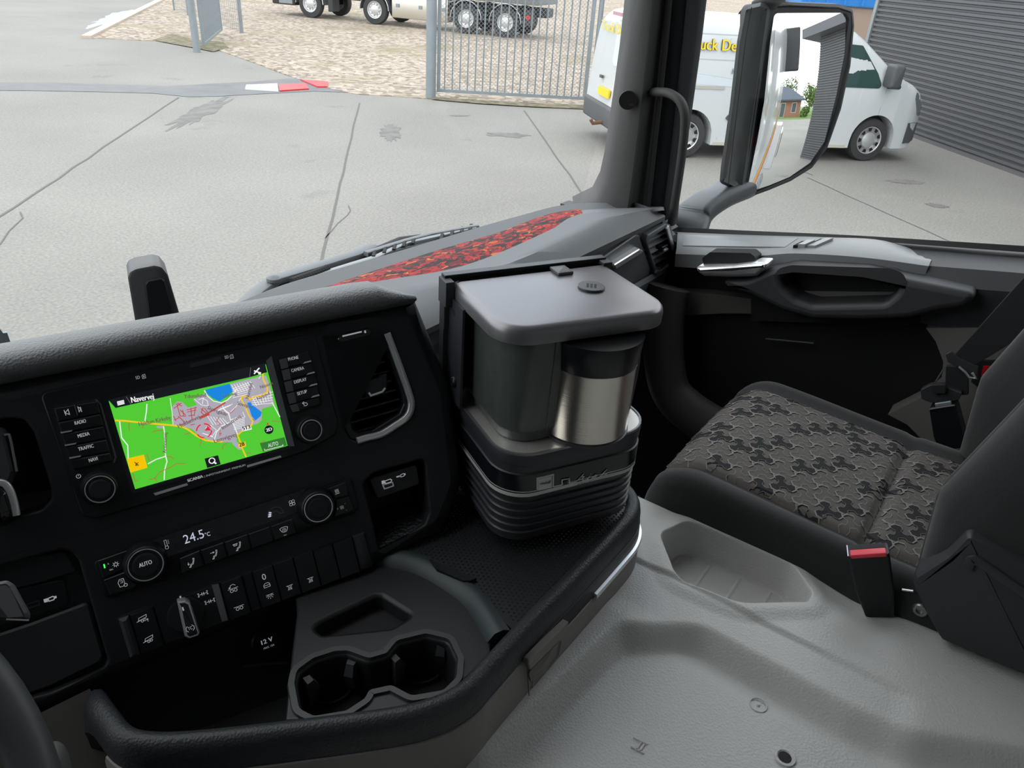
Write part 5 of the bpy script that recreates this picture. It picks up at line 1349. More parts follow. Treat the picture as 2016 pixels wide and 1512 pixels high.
# --- strip below the screen
b = MB(DS); b.stack(dp([(302, 971), (368, 951), (370, 955), (306, 975)], 0.003), [(0, 0.003), (0, 0.0042)]); b.build('silver_bar', M_CHROME, inf)
b = MB(DS); b.stack(dp([(486, 916), (552, 896.5), (554, 900), (487, 920)], 0.003), [(0, 0.003), (0, 0.0042)]); b.build('silver_bar', M_CHROME, inf)
b = MB(DS); text_into(b, 'SCANIA', dp([(370, 949)], 0.0034)[0], dp([(400, 940)], 0.0034)[0], 0.0029, 0.0036, DS, bold=0.0003); text_into(b, '| INFOTAINMENT PREMIUM', dp([(403, 939.5)], 0.0034)[0], dp([(483, 917)], 0.0034)[0], 0.0019, 0.0036, DS); b.build('brand_lettering', M_WHITE, inf)
b = MB(DS); b.ribbon(dp([(195, 1008), (230, 990), (290, 972), (305, 968)], 0.0034), 0.0006, 0.0036); b.ribbon(dp([(560, 893), (600, 885), (640, 870)], 0.0034), 0.0006, 0.0036); b.build('trim_line', M_DEEP, inf)
# sd slots
b = MB(DS); b.poly(rpoly(dp([(300, 735), (306, 730), (355, 718), (358, 724), (305, 738)], 0.0033), 0.001, 2), 0.0034); b.build('card_slot', M_DEEP, inf)
b = MB(DS); b.stack(rpoly(dp([(373, 716), (434, 701), (436, 706), (432, 711), (375, 724)], 0.0033), 0.001, 2), [(0, 0.003), (0, 0.0040)]); b.build('card_slot_cover', M_DGREY, inf)
b = MB(DS); text_into(b, 'SD', dp([(268, 747)], 0.0034)[0], dp([(276, 745)], 0.0034)[0], 0.0030, 0.0036, DS); text_into(b, 'SD', dp([(443, 706.5)], 0.0034)[0], dp([(450.5, 705)], 0.0034)[0], 0.0030, 0.0036, DS)
for (x, y, s) in ((283, 741, '1'), (456, 702, '2')):
    q = DS.px(x, y, 0.0034); w_, h_ = 0.0015, 0.0019
    b.ribbon([(q[0] - w_, q[1] - h_), (q[0] + w_, q[1] - h_), (q[0] + w_, q[1] + h_), (q[0] - w_ * 0.3, q[1] + h_), (q[0] - w_, q[1] + h_ * 0.5)], 0.0004, 0.0036, closed=True)
    ctext(b, s, q, 0.0009, 0.0019, 0.0036, DS)
b.build('card_symbols', M_WHITE, inf)
# --- button columns
def quad(px4, h, ins=0.0004, c=0.003):
    return dp(px4, c)
def button(px4, label, name='button', txtpos=None, th=0.0024, accent=None, facet=None):
    q = dp(px4, 0.004)
    b = MB(DS); b.stack(q, [(0.0002, 0.002), (0.0003, 0.0032 + th * 0.7), (0.0010, 0.0032 + th)]); o = b.build(name, M_BLK2, inf, smooth=40)
    hh = 0.0034 + th
    if label:
        b = MB(DS); text_into(b, label, DS.px(*txtpos[0], hh), DS.px(*txtpos[1], hh), txtpos[2], hh, DS, bold=0.00008); b.build('lettering', M_WHITE, o)
    if accent:
        b = MB(DS); b.stack(dp(accent, hh), [(0, 0.003), (0, hh + 0.0002)]); b.build('silver_accent', M_CHROME, o)
    if facet:
        b = MB(DS); b.poly(dp(facet, hh), hh); b.build('facet', mat('facet_grey', (0.085, 0.092, 0.10), 0.4), o)
    return o, hh
well = rpoly(dp([(102, 800), (186, 783), (196, 790), (232, 905), (226, 912), (142, 932), (136, 922)]), 0.002, 3)
b = MB(DS); b.poly(well, 0.0034); b.build('button_well', M_DEEP, inf)
b = MB(DS); b.ribbon(dp([(188, 786), (198, 796), (228, 900), (224, 911)], 0.0036), 0.0016, 0.0036); b.build('well_edge', mat('flank_grey', (0.1, 0.11, 0.12), 0.4), inf)
ro = [((106, 803), (193, 789)), ((114, 831), (198, 814)), ((121, 854), (204, 838)), ((129, 879), (210, 864)), ((138, 904), (217, 890)), ((145, 925), (222, 908))]
def row(k, g=0.8):
    (a, c), (d, e) = (ro[k], ro[k + 1])
    return [(a[0], a[1] + g), (c[0], c[1] + g), (e[0], e[1] - g), (d[0], d[1] - g)]
r0 = row(0)
(m_t, m_b) = ((148, 796.5), (156, 823))
o, hh = button([r0[0], (146, 796.8), (154, 822.6), r0[3]], None)
b = MB(DS); b.ribbon(dp([(126, 807.5), (130, 818)], hh), 0.0006, hh); b.ribbon(dp([(134, 806), (128, 813), (137, 816)], hh), 0.0006, hh, closed=True); b.build('symbol', M_WHITE, o)
o, hh = button([(151, 795.6), r0[1], r0[2], (158, 821.5)], None)
b = MB(DS); b.ribbon(dp([(158, 801), (161, 811)], hh), 0.0006, hh); b.ribbon(dp([(153, 801), (159, 805), (156, 811)], hh), 0.0006, hh, closed=True); b.build('symbol', M_WHITE, o)
b = MB(DS); b.box((*DS.px(147.5, 797, 0.006), 0.003), (*DS.px(151.5, 818, 0.006), 0.0075)); b.build('rocker_ridge', M_MGREY, inf)
for k, (s, p0, p1) in enumerate((('RADIO', (148, 836.5), (170, 831.5)), ('MEDIA', (154, 862), (177, 856.5)), ('TRAFFIC', (155, 888), (185, 880.5)), ('NAVI', (176, 910), (193, 905.5)))):
    a = ro[k + 2][0]
    ac = [(a[0] - 1, a[1] - 0.5), (a[0] + 20, a[1] - 4.5), (a[0] + 22, a[1] - 7.5), (a[0] - 2, a[1] - 3.5)] if k < 3 else None
    button(row(k + 1), s, txtpos=(p0, p1, 0.0034), accent=ac)
ro = [((548, 707), (607, 690)), ((553, 728), (613, 713)), ((558, 751), (620, 735)), ((563, 774), (625, 758)), ((569, 797), (629, 780)), ((575, 813), (631, 797))]
b = MB(DS); b.poly(rpoly(dp([(545, 705), (606, 686), (613, 692), (635, 792), (628, 800), (576, 817)]), 0.002, 3), 0.0034); b.build('button_well', M_DEEP, inf)
for k, (s, p0, p1) in enumerate((('PHONE', (568, 710.5), (588, 706)), ('CAMERA', (574.5, 733), (599, 727)), ('DISPLAY', (580, 755.5), (604, 749)), ('SETUP', (586, 778.5), (605, 773)), (None, None, None))):
    c = ro[k + 1][1]; a = ro[k]
    fc = [(ro[k][0][0] + 1, ro[k][0][1] + 1.5), (ro[k][0][0] + 16, ro[k][0][1] - 2.2), (ro[k + 1][0][0] + 15, ro[k + 1][0][1] - 4.5), (ro[k + 1][0][0] + 1, ro[k + 1][0][1] - 1.5)]
    ac = [(c[0], c[1] - 1), (c[0] - 17, c[1] + 3.4), (c[0] - 13, c[1] - 0.6), (c[0] - 1, c[1] - 3.6)] if k < 4 else None
    o, hh = button(row(k), s, txtpos=(p0, p1, 0.0034) if s else None, accent=ac, facet=fc)
    if k == 4:
        b = MB(DS); b.ribbon(dp([(598, 799), (603, 798.5), (605.5, 796), (604, 793.2), (600, 793), (596, 794)], hh), 0.0006, hh); b.ribbon(dp([(598.5, 790.5), (595.5, 794), (599.5, 797)], hh), 0.0006, hh); b.build('symbol', M_WHITE, o)
def knob(px, py, R, r_ring, parent, h=0.012, name='knob', dimple=False):
    c = DS.px(px, py, h)
    f = DS.moved(c[0], c[1], 0)
    b = MB(f); b.lathe([(R * 1.12, 0.002), (R * 1.06, 0.006), (R, h - 0.003), (R * 0.97, h - 0.001), (R * 0.92, h)], 40, cap=False); b.disc((0, 0), R * 0.92, h, seg=40); o = b.build(name, M_BLK2, parent, smooth=40)
    b = MB(f); b.lathe([(r_ring + 0.0005, h), (r_ring + 0.0005, h + 0.0006), (r_ring - 0.0004, h + 0.0006), (r_ring - 0.0004, h)], 48, cap=False); b.build('silver_ring', M_CHROME, o, smooth=40)
    b = MB(f); b.lathe([(r_ring * 0.76, h), (r_ring * 0.74, h + 0.0012), (r_ring * 0.66, h + 0.0016)], 40, cap=False); b.disc((0, 0), r_ring * 0.66, h + 0.0016, seg=40)
    if dimple: b.disc((0, 0), 0.0016, h + 0.0018, seg=12)
    b.build('cap', M_BLK, o, smooth=40)
    return o, f, h
knob(197, 963, 0.0158, 0.0128, inf)
knob(613, 847, 0.0150, 0.0112, inf)
b = MB(DS); c = DS.px(154.5, 937.5, 0.0034); b.ribbon([(c[0] + 0.0019 * math.cos(a), c[1] + 0.0019 * math.sin(a)) for a in [PI / 2 + 0.5 + (2 * PI - 1.0) * k / 14 for k in range(15)]], 0.0005, 0.0036); b.ribbon([(c[0], c[1]), (c[0], c[1] + 0.0024)], 0.0005, 0.0036); b.build('power_symbol', M_WHITE, inf)

# ================================================================== CLIMATE PANEL
def circ(c, r, n=16, a0=0.0, a1=2 * PI):
    return [(c[0] + r * math.cos(a0 + (a1 - a0) * k / n), c[1] + r * math.sin(a0 + (a1 - a0) * k / n)) for k in range(n + (0 if abs(a1 - a0 - 2 * PI) < 1e-6 else 1))]
def icon(mb, c, s, strokes, h, lw=0.0005, fr=DS):
    """strokes: ('l', pts) open line, ('c', pts) closed line, ('o', x, y, r) ring, ('f', pts) filled"""
    def T(p): return (c[0] + p[0] * s, c[1] + p[1] * s)
    for k in strokes:
        if k[0] == 'l': mb.ribbon([T(p) for p in k[1]], lw, h, fr)
        elif k[0] == 'c': mb.ribbon([T(p) for p in k[1]], lw, h, fr, closed=True)
        elif k[0] == 'o': mb.ribbon([T(p) for p in circ((k[1], k[2]), k[3])], lw, h, fr, closed=True)
        elif k[0] == 'f': mb.poly([T(p) for p in k[1]], h, fr)
def person(a):
    s = [('o', 0.55, 0.75, 0.17), ('l', [(0.45, 0.5), (0.2, -0.05), (0.1, -0.25), (-0.35, -0.35), (-0.5, -0.85), (-0.75, -0.9)]), ('l', [(0.65, 0.45), (0.42, -0.05), (0.3, -0.42), (-0.2, -0.55), (-0.35, -1.0), (-0.75, -1.0)])]
    if a == 'down': s += [('l', [(-0.75, 0.3), (-0.75, -0.3)]), ('f', [(-1.0, -0.1), (-0.5, -0.1), (-0.75, -0.5)])]
    if a == 'side': s += [('l', [(-0.9, 0.55), (-0.2, 0.55)]), ('f', [(-0.3, 0.8), (-0.3, 0.3), (0.1, 0.55)])]
    if a == 'screen': s += [('c', [(-1.1, 0.75), (-0.1, 0.75), (-0.3, 0.3), (-0.9, 0.3)]), ('l', [(-0.75, 0.45), (-0.75, 0.7)]), ('l', [(-0.45, 0.45), (-0.45, 0.7)])]
    return s
FAN = [('o', 0.38, 0.38, 0.36), ('o', -0.38, 0.38, 0.36), ('o', 0.38, -0.38, 0.36), ('o', -0.38, -0.38, 0.36)]
HEAT = [('l', [(x, -0.6), (x + 0.15, -0.2), (x - 0.1, 0.2), (x + 0.1, 0.7)]) for x in (-0.5, 0.0, 0.5)] + [('l', [(-0.8, -0.9), (0.8, -0.9)])]
SNOW = [('l', [(math.cos(a) * 0.55, math.sin(a) * 0.55), (math.cos(a), math.sin(a))]) for a in [PI * k / 4 for k in range(8)]] + [('o', 0, 0, 0.5)]
CABI = [('c', [(-0.6, -0.8), (-0.75, 0.3), (-0.35, 1.0), (0.55, 1.0), (0.55, -0.3), (0.2, -0.8)]), ('l', [(-0.3, 0.6), (0.2, 0.6), (0.2, 0.1), (-0.3, 0.1)]), ('o', 0.65, -0.7, 0.35)]
WSCR = [('c', [(-1.0, 0.55), (-0.5, 0.8), (0.5, 0.8), (1.0, 0.55), (0.55, -0.35), (0, -0.5), (-0.55, -0.35)]), ('l', [(-0.35, -0.2), (-0.3, 0.5)]), ('l', [(0, -0.3), (0, 0.55)]), ('l', [(0.35, -0.2), (0.3, 0.5)])]
THERM = [('o', 0, -0.7, 0.35), ('l', [(-0.22, -0.4), (-0.22, 1.0), (0.22, 1.0), (0.22, -0.4)]), ('l', [(0.45, 0.8), (0.7, 0.8)]), ('l', [(0.45, 0.45), (0.7, 0.45)]), ('l', [(0.45, 0.1), (0.7, 0.1)])]
G_LCD = glow('lcd_white', (0.62, 0.66, 0.78), 0.75)
G_LED = glow('led_green', (0.05, 0.9, 0.12), 1.1)
cl = empty('climate_panel', DS(0.08, -0.19, 0), 'climate control panel with two ringed knobs and a 24.5 degree readout', 'control panel')
co_ = rpoly([(-0.0515, -0.150), (-0.010, -0.1485), (0.172, -0.1485), (0.2135, -0.1475), (0.2140, -0.183), (0.205, -0.1885), (-0.044, -0.1915), (-0.0515, -0.187)], 0.004, 4)
b = MB(DS); b.stack(co_, [(0, -0.008), (0, 0.0012), (0.001, 0.002)]); b.build('plate', M_BLK2, cl, smooth=40)
b = MB(DS); b.ribbon(offset(co_, 0.0006), 0.0012, 0.0004, closed=True); b.build('plate_gap', M_DEEP, cl)
b = MB(DS); b.poly(dp([(285, 1068), (600, 963), (590, 1005), (560, 1018), (350, 1090), (330, 1096)], 0.002), 0.0022); b.build('display_window', M_GLOSS, cl)
b = MB(DS); b.poly(dp([(340, 1070), (440, 1037), (444, 1052), (345, 1085)], 0.0023), 0.00235); b.build('readout_field', mat('lcd_field', (0.012, 0.016, 0.028), 0.3), cl)
b = MB(DS); text_into(b, '24.5', DS.px(364, 1071, 0.0025), DS.px(403, 1058, 0.0025), 0.0092, 0.0025, DS); text_into(b, '°C', DS.px(404.5, 1057, 0.0025), DS.px(414.5, 1054, 0.0025), 0.0042, 0.0025, DS); b.build('readout', G_LCD, cl)
b = MB(DS); c = DS.px(542, 1010, 0.0025)
b.ribbon([(c[0] + 0.0085 * math.cos(a), c[1] - 0.002 + 0.0085 * math.sin(a)) for a in [PI * k / 14 for k in range(15)]] + [(c[0] - 0.0042, c[1] - 0.002)] + [(c[0] + 0.0042 * math.cos(a), c[1] - 0.002 + 0.0042 * math.sin(a)) for a in [PI - PI * k / 10 for k in range(11)]], 0.0004, 0.0025, closed=True); b.build('fan_scale', mat('lcd_dim', (0.20, 0.22, 0.25), 0.5), cl)
b = MB(DS)
for k in range(3): b.poly([(c[0] - 0.0082 + 0.0008 * k, c[1] - 0.0024 + 0.0022 * k), (c[0] - 0.0050 + 0.0006 * k, c[1] - 0.0024 + 0.0018 * k), (c[0] - 0.0049 + 0.0006 * k, c[1] - 0.0008 + 0.0016 * k), (c[0] - 0.0078 + 0.0008 * k, c[1] - 0.0006 + 0.002 * k)], 0.0026)
b.build('fan_bar', G_LCD, cl)
b = MB(DS); icon(b, DS.px(327, 1072, 0.0025), 0.0046, THERM, 0.0025, 0.0004); icon(b, DS.px(575, 990, 0.0025), 0.0040, FAN, 0.0025, 0.0005); b.build('symbols', M_WHITE, cl)
o, f, h = knob(287, 1112, 0.0190, 0.0158, cl, 0.013)
b = MB(f); ctext(b, 'AUTO', (0, 0.0018), 0.0118, 0.0042, h + 0.0019, f, bold=0.00015); b.build('lettering', M_WHITE, o)
b = MB(f); b.ribbon([(-0.0055, -0.0042), (0.0050, -0.0042)], 0.0010, h + 0.0018); b.build('marker', M_DEEP, o)
o, f, h = knob(627, 1000, 0.0188, 0.0152, cl, 0.013, dimple=False)
b = MB(f); b.disc((0, 0), 0.0017, h + 0.0018, seg=14); b.build('sensor', M_DEEP, o)
def plain_button(px4, parent, h0=0.0016, h1=0.0044, name='button'):
    q = dp(px4, h1)
    b = MB(DS); b.stack(q, [(0.0004, h0), (0.0004, h1 - 0.0006), (0.0010, h1)]); return b.build(name, M_BLK2, parent, smooth=40)
bt = plain_button([(192, 1104), (250, 1083), (256, 1096), (250, 1118), (202, 1140)], cl)
b = MB(DS); b.poly(dp([(203, 1111), (206, 1110), (208, 1118), (205, 1119)], 0.0046), 0.0047); b.build('green_lamp', G_LED, bt)
b = MB(DS); icon(b, DS.px(228, 1111, 0.0046), 0.0030, SNOW, 0.0047); ctext(b, 'A', DS.px(213, 1110, 0.0046), 0.0014, 0.0019, 0.0047, DS); ctext(b, 'ON', DS.px(219, 1121.5, 0.0046), 0.0030, 0.0016, 0.0047, DS); b.build('symbol', M_WHITE, bt)
bt = plain_button([(203, 1142), (250, 1124), (256, 1140), (270, 1150), (266, 1158), (217, 1173)], cl)
b = MB(DS); icon(b, DS.px(240, 1148, 0.0046), 0.0042, CABI, 0.0047); b.build('symbol', M_WHITE, bt)
tops = [(352, 1099.5), (394, 1083), (441, 1067), (488, 1051), (532, 1036), (577, 1020.5)]
bots = [(357, 1130), (403, 1113.5), (449, 1097.5), (495, 1081), (540, 1065), (585, 1049.5)]
ics = [person('down'), person('side'), person('screen'), None, WSCR]
for k in range(5):
    bt = plain_button([(tops[k][0] + 0.8, tops[k][1]), (tops[k + 1][0] - 0.8, tops[k + 1][1]), (bots[k + 1][0] - 0.8, bots[k + 1][1]), (bots[k][0] + 0.8, bots[k][1])], cl)
    if ics[k]:
        c = ((tops[k][0] + tops[k + 1][0] + bots[k][0] + bots[k + 1][0]) / 4 + 1, (tops[k][1] + tops[k + 1][1] + bots[k][1] + bots[k + 1][1]) / 4 + 1)
        b = MB(DS); icon(b, DS.px(*c, 0.0046), 0.0044, ics[k], 0.0047)
        if k == 4: ctext(b, 'MAX', DS.px(c[0] + 2, c[1] + 9.5, 0.0046), 0.0030, 0.0011, 0.0047, DS)
        b.build('symbol', M_WHITE, bt)
bt = plain_button([(645, 962), (682, 948), (687, 975), (660, 982), (654, 972)], cl)
b = MB(DS); icon(b, DS.px(663, 967, 0.0046), 0.0032, HEAT, 0.0047); b.build('symbol', M_WHITE, bt)
bt = plain_button([(661, 984), (688, 977), (697, 1000), (690, 1008), (655, 1020), (662, 1003)], cl)
b = MB(DS); icon(b, DS.px(673, 999, 0.0046), 0.0024, FAN, 0.0047); ctext(b, 'P', DS.px(665, 1002, 0.0046), 0.0014, 0.0024, 0.0047, DS); ctext(b, 'HI', DS.px(679, 991, 0.0046), 0.0014, 0.001, 0.0047, DS); ctext(b, 'LO', DS.px(682, 1004, 0.0046), 0.0016, 0.001, 0.0047, DS); b.build('symbol', M_GREYPR, bt)

# ================================================================== SWITCH ROW
sw = empty('switch_row', DS(0.08, -0.26, 0), 'row of black rocker switches with a silver edged rotary knob', 'switch panel')
so = rpoly([(-0.0475, -0.2115), (0.2145, -0.2130), (0.2155, -0.2560), (-0.0465, -0.2585)], 0.004, 4)
b = MB(DS); b.stack(so, [(0, -0.008), (0, 0.0004), (0.0004, 0.0006)]); b.build('frame', M_DEEP, sw, smooth=40)
def c6(x, y): return (160 + 0.28770 * x, 960 + 0.28770 * y)
VT, VB = -0.2135, -0.2562
def ucol(x, y): return DS.px(*c6(x, y), 0.003)[0]
cols = [(325, 862), (490, 808), (945, 640), (1092, 585), (1163, 560), (1305, 515), (1445, 470), (1580, 420), (1715, 375), (1850, 325)]
us = [ucol(*c) for c in cols]
TRUCK = [('c', [(-0.8, 0.0), (0.9, 0.35), (1.0, 0.9), (-0.55, 0.62)]), ('o', -0.05, -0.25, 0.24), ('o', 0.5, -0.15, 0.24), ('l', [(-1.2, -0.15), (-0.3, 0.02)])]
TRUCKUP = TRUCK + [('l', [(1.0, -0.8), (1.0, -0.2)]), ('f', [(0.8, -0.35), (1.2, -0.35), (1.0, 0.0)])]
AXLE = [('l', [(-1.2, 0), (1.2, 0)]), ('o', -0.4, -0.55, 0.35), ('o', 0.5, -0.55, 0.35)]
AXLEUP = AXLE + [('l', [(-0.7, 0.3), (-0.4, 0.85), (0.2, 1.0), (0.7, 0.6)]), ('f', [(-1.0, 0.45), (-0.4, 0.5), (-0.75, 0.1)])]
LAMPD = [('l', [(-1, 0.6), (1, 0.6)]), ('l', [(-0.6, 0.6), (-0.4, 0.1), (0.4, 0.1), (0.6, 0.6)])] + [('l', [(x, -0.1), (x * 1.3 - 0.15, -0.8)]) for x in (-0.4, -0.1, 0.2, 0.45)]
LAMPS = [('l', [(-1, 0.5), (1, 0.5)]), ('l', [(-0.5, 0.5), (-0.35, 0.0), (0.35, 0.0), (0.5, 0.5)])] + [('l', [(0.6 * math.cos(a), 0.2 + 0.6 * math.sin(a)), (1.05 * math.cos(a), 0.2 + 1.05 * math.sin(a))]) for a in [-PI * k / 6 for k in (0.3, 1.6, 3, 4.4, 5.7)]]
DOORI = [('c', [(-0.9, -0.6), (0.9, -0.6), (0.9, 0.3), (0.5, 0.7), (-0.4, 0.7), (-0.9, 0.2)]), ('l', [(-0.9, 0.0), (0.9, 0.0)])]
DIFF = [('l', [(-1, -0.4), (-1, 0.4)]), ('l', [(-0.2, -0.4), (-0.2, 0.4)]), ('l', [(0.2, -0.4), (0.2, 0.4)]), ('l', [(1, -0.4), (1, 0.4)]), ('l', [(-1, 0), (1, 0)]), ('l', [(-1.2, 0.4), (-0.8, 0.4)]), ('l', [(-1.2, -0.4), (-0.8, -0.4)]), ('l', [(0.8, 0.4), (1.2, 0.4)]), ('l', [(0.8, -0.4), (1.2, -0.4)])]
def rocker(u0, u1, name='rocker_switch', h=0.0034):
    q = [(u0 + 0.0004, VB), (u1 - 0.0004, VB), (u1 - 0.0004, VT), (u0 + 0.0004, VT)]
    b = MB(DS); b.stack(q, [(0, 0.0), (0, h - 0.0008), (0.0006, h)]); return b.build(name, M_BLK2, sw, smooth=40)
def sym(o, lst, h=0.0036, lw=0.0005):
    b = MB(DS)
    for (x, y), s, st in lst: icon(b, DS.px(*c6(x, y), h), s, st, h, lw)
    return b.build('symbol', M_WHITE, o)
b = MB(DS); b.stack([(-0.0455, VB), (us[0] - 0.0008, VB), (us[0] - 0.0008, VT), (-0.0455, VT)], [(0, 0.0), (0, 0.003), (0.003, 0.006)]); b.build('end_cap', M_DGREY, sw, smooth=40)
b = MB(DS); b.stack([(us[9] + 0.0006, VB), (0.2135, VB), (0.2135, VT), (us[9] + 0.0006, VT)], [(0, 0.0), (0, 0.0015), (0.002, 0.003)]); b.build('end_cap', M_DGREY, sw, smooth=40)
o = rocker(us[0], us[1]); sym(o, [((418, 905), 0.0046, TRUCKUP), ((462, 1045), 0.0046, TRUCK)])
o = rocker(us[1], us[2], 'rotary_plate', 0.0026)
b = MB(DS); b.ribbon(dp([c6(676, 742), c6(680, 754)], 0.003), 0.0016, 0.0029); icon(b, DS.px(*c6(832, 727), 0.0028), 0.0044, DIFF, 0.0029); icon(b, DS.px(*c6(880, 778), 0.0028), 0.0044, DIFF, 0.0029); b.build('symbol', M_WHITE, o)
b = MB(DS); b.stack(dp([c6(893, 668), c6(940, 660), c6(1003, 905), c6(962, 918)], 0.003), [(0, 0.002), (0, 0.0034)]); b.build('pale_strip', mat('strip_grey', (0.17, 0.18, 0.19), 0.4), o)
c = DS.px(*c6(718, 872), 0.004); f = DS.moved(c[0], c[1], 0)
b = MB(f); b.lathe([(0.0185, 0.002), (0.0180, 0.0042), (0.0170, 0.0046)], 36, cap=False); b.disc((0, 0), 0.0170, 0.0046, seg=36); ro_ = b.build('rotary_knob', M_BLK, sw, smooth=40)
kp = rpoly(dp([c6(655, 775), c6(712, 765), c6(745, 780), c6(812, 985), c6(800, 1010), c6(735, 1030), c6(708, 1015)], 0.012), 0.0016, 3)
b = MB(DS); b.stack(kp, [(0, 0.004), (0, 0.013), (0.0012, 0.0150)]); kg = b.build('grip', M_CHROME, ro_, smooth=40)
b = MB(DS); b.poly(offset(kp, -0.0026), 0.0152); b.build('grip_face', M_GLOSS, kg)
b = MB(DS); b.ribbon(dp([c6(692, 818), c6(700, 842)], 0.0153), 0.0014, 0.0154); q = DS.px(*c6(745, 962), 0.0153); icon(b, q, 0.0042, [('l', [(-0.5, 0.7), (-0.9, 0.2), (-0.9, -0.4), (-0.5, -0.8)]), ('l', [(0.5, 0.7), (0.9, 0.2), (0.9, -0.4), (0.5, -0.8)])], 0.0154); ctext(b, 'TC', q, 0.0040, 0.0032, 0.0154, DS); b.build('symbol', M_WHITE, kg)
o = rocker(us[2], us[3]); sym(o, [((1038, 690), 0.0044, AXLEUP), ((1078, 812), 0.0044, AXLE)])
rocker(us[3], us[4], 'blank_cover', 0.0015)
o = rocker(us[4], us[5]); sym(o, [((1270, 668), 0.0036, DOORI), ((1292, 742), 0.0038, LAMPS)])
b = MB(DS); ctext(b, '0', DS.px(*c6(1250, 610), 0.0036), 0.0040, 0.0066, 0.0036, DS); b.build('lettering', M_WHITE, o)
o = rocker(us[5], us[6]); sym(o, [((1428, 682), 0.0036, LAMPD)])
o = rocker(us[6], us[7]); sym(o, [((1570, 630), 0.0036, LAMPD)])
rocker(us[7], us[8], 'blank_cover'); rocker(us[8], us[9], 'blank_cover')

# ================================================================== STORAGE CONSOLE
ZL = -0.62
con = empty('storage_console', (0.48, 0.40, -0.75), 'black open tray with padded rim and twin cup holder below the switches', 'console')
lip_in = smooth_path([(0.206, 0.592, ZL - 0.10), (0.200, 0.583, ZL - 0.05), (0.193, 0.570, ZL - 0.018), (0.187, 0.550, ZL - 0.002), (0.184, 0.526, ZL), (0.183, 0.502, ZL), (0.193, 0.48, ZL), (0.219, 0.45, ZL), (0.265, 0.405, ZL), (0.338, 0.337, ZL), (0.372, 0.313, ZL), (0.402, 0.303, ZL), (0.431, 0.303, ZL), (0.518, 0.304, ZL), (0.60, 0.303, ZL), (0.70, 0.303, ZL), (0.745, 0.305, ZL), (0.772, 0.318, ZL), (0.785, 0.345, ZL), (0.80, 0.42, ZL), (0.81, 0.5, ZL)], 6)
lp = [(0, -0.02), (0, -0.003), (0.003, 0.003), (0.009, 0.005), (0.015, 0.003), (0.019, -0.003), (0.021, -0.012), (0.022, -0.030), (0.010, -0.034)]
b = MB(); b.sweep(lip_in, lp); b.build('padded_rim', mat('rim_pad', (0.022, 0.025, 0.029), 0.5, bump=('vor', 420, 0.5, 0.0008)), con, smooth=60)
# outer wall below the rim
wl = [(0.016, -0.028), (0.0235, -0.031), (0.0250, -0.036), (0.026, -0.125), (0.010, -0.125)]
b = MB(); b.sweep(lip_in[27:78], wl); b.build('outer_wall', M_TAUPE, con, smooth=40)
wl2 = [(0.016, -0.048), (0.0255, -0.052), (0.026, -0.058), (0.027, -0.125), (0.010, -0.125)]
b = MB(); b.sweep(lip_in[77:], wl2); b.build('outer_wall', M_TAUPE, con, smooth=40)
b = MB(); b.sweep(lip_in[77:], [(0.010, -0.024), (0.0228, -0.028), (0.0242, -0.053), (0.010, -0.053)]); b.build('dark_band', M_BLK, con, smooth=40)
b = MB(); b.sweep([p for p in lip_in[86:] if True], [(0.0235, -0.0465), (0.0275, -0.047), (0.0285, -0.051), (0.0275, -0.0555), (0.0245, -0.056)]); b.build('silver_strip', M_CHROME, con, smooth=40)
# drawer in the wall
WF = Frame((0, 0.303 - 0.0262, 0), (1, 0, 0), (0, 0, 1), (0, -1, 0))
def wp(pts, c=0.0): return [WF.px(x, y, c) for x, y in pts]
b = MB(WF); b.stack(rpoly(wp([(1038, 1302), (1056, 1283), (1118, 1222), (1116, 1238), (1106, 1254), (1042, 1318)], 0.002), 0.003, 3), [(0, -0.004), (0, 0.0025), (0.001, 0.0035)]); dr = b.build('drawer', M_TAUPE, con, smooth=40)
b = MB(WF); b.stack(rpoly(wp([(1040, 1324), (1106, 1258), (1100, 1290), (1080, 1318), (1046, 1342)], 0.001), 0.004, 4), [(0, -0.004), (0, 0.0012), (0.003, -0.001)]); b.build('finger_grip', mat('taupe_deep', (0.15, 0.138, 0.128), 0.6), dr, smooth=40)
b = MB(WF); b.ribbon(wp([(1036, 1296), (1037, 1330), (1042, 1390)], 0.001), 0.0016, 0.0018); b.build('drawer_gap', M_DEEP, dr)
# cup holder module
ZM = -0.632
def zc(pts, z=ZM): return [tuple(onZ(x, y, z)[:2]) for x, y in pts]
cup = rpoly(zc([(586, 1348), (590, 1325), (620, 1303), (660, 1290), (683, 1289), (718, 1302), (728, 1304), (765, 1293), (785, 1268), (838, 1255), (880, 1265), (896, 1300), (893, 1335), (870, 1358), (812, 1368), (778, 1350), (768, 1348), (722, 1358), (715, 1375), (680, 1398), (620, 1408), (595, 1395)]), 0.008, 3)
pck = rpoly(zc([(615, 1233), (660, 1210), (738, 1173), (752, 1173), (812, 1211), (770, 1235), (635, 1249)]), 0.006, 3)
mod = [(0.274, 0.408), (0.335, 0.345), (0.372, 0.318), (0.402, 0.305), (0.455, 0.305), (0.470, 0.315), (0.489, 0.345), (0.500, 0.375), (0.502, 0.41), (0.498, 0.45), (0.485, 0.50), (0.470, 0.56), (0.410, 0.56), (0.371, 0.505), (0.324, 0.459)]
M_CON = mat('console_black', (0.010, 0.011, 0.0125), 0.48, bump=('noise', 1500, 0.15, 0.0003))
b = MB(); b.holed(mod, [cup, pck], ZM - 0.06, ZM, edge=0.003, hedge=0.005); b.build('cup_holder', M_CON, con, smooth=40)
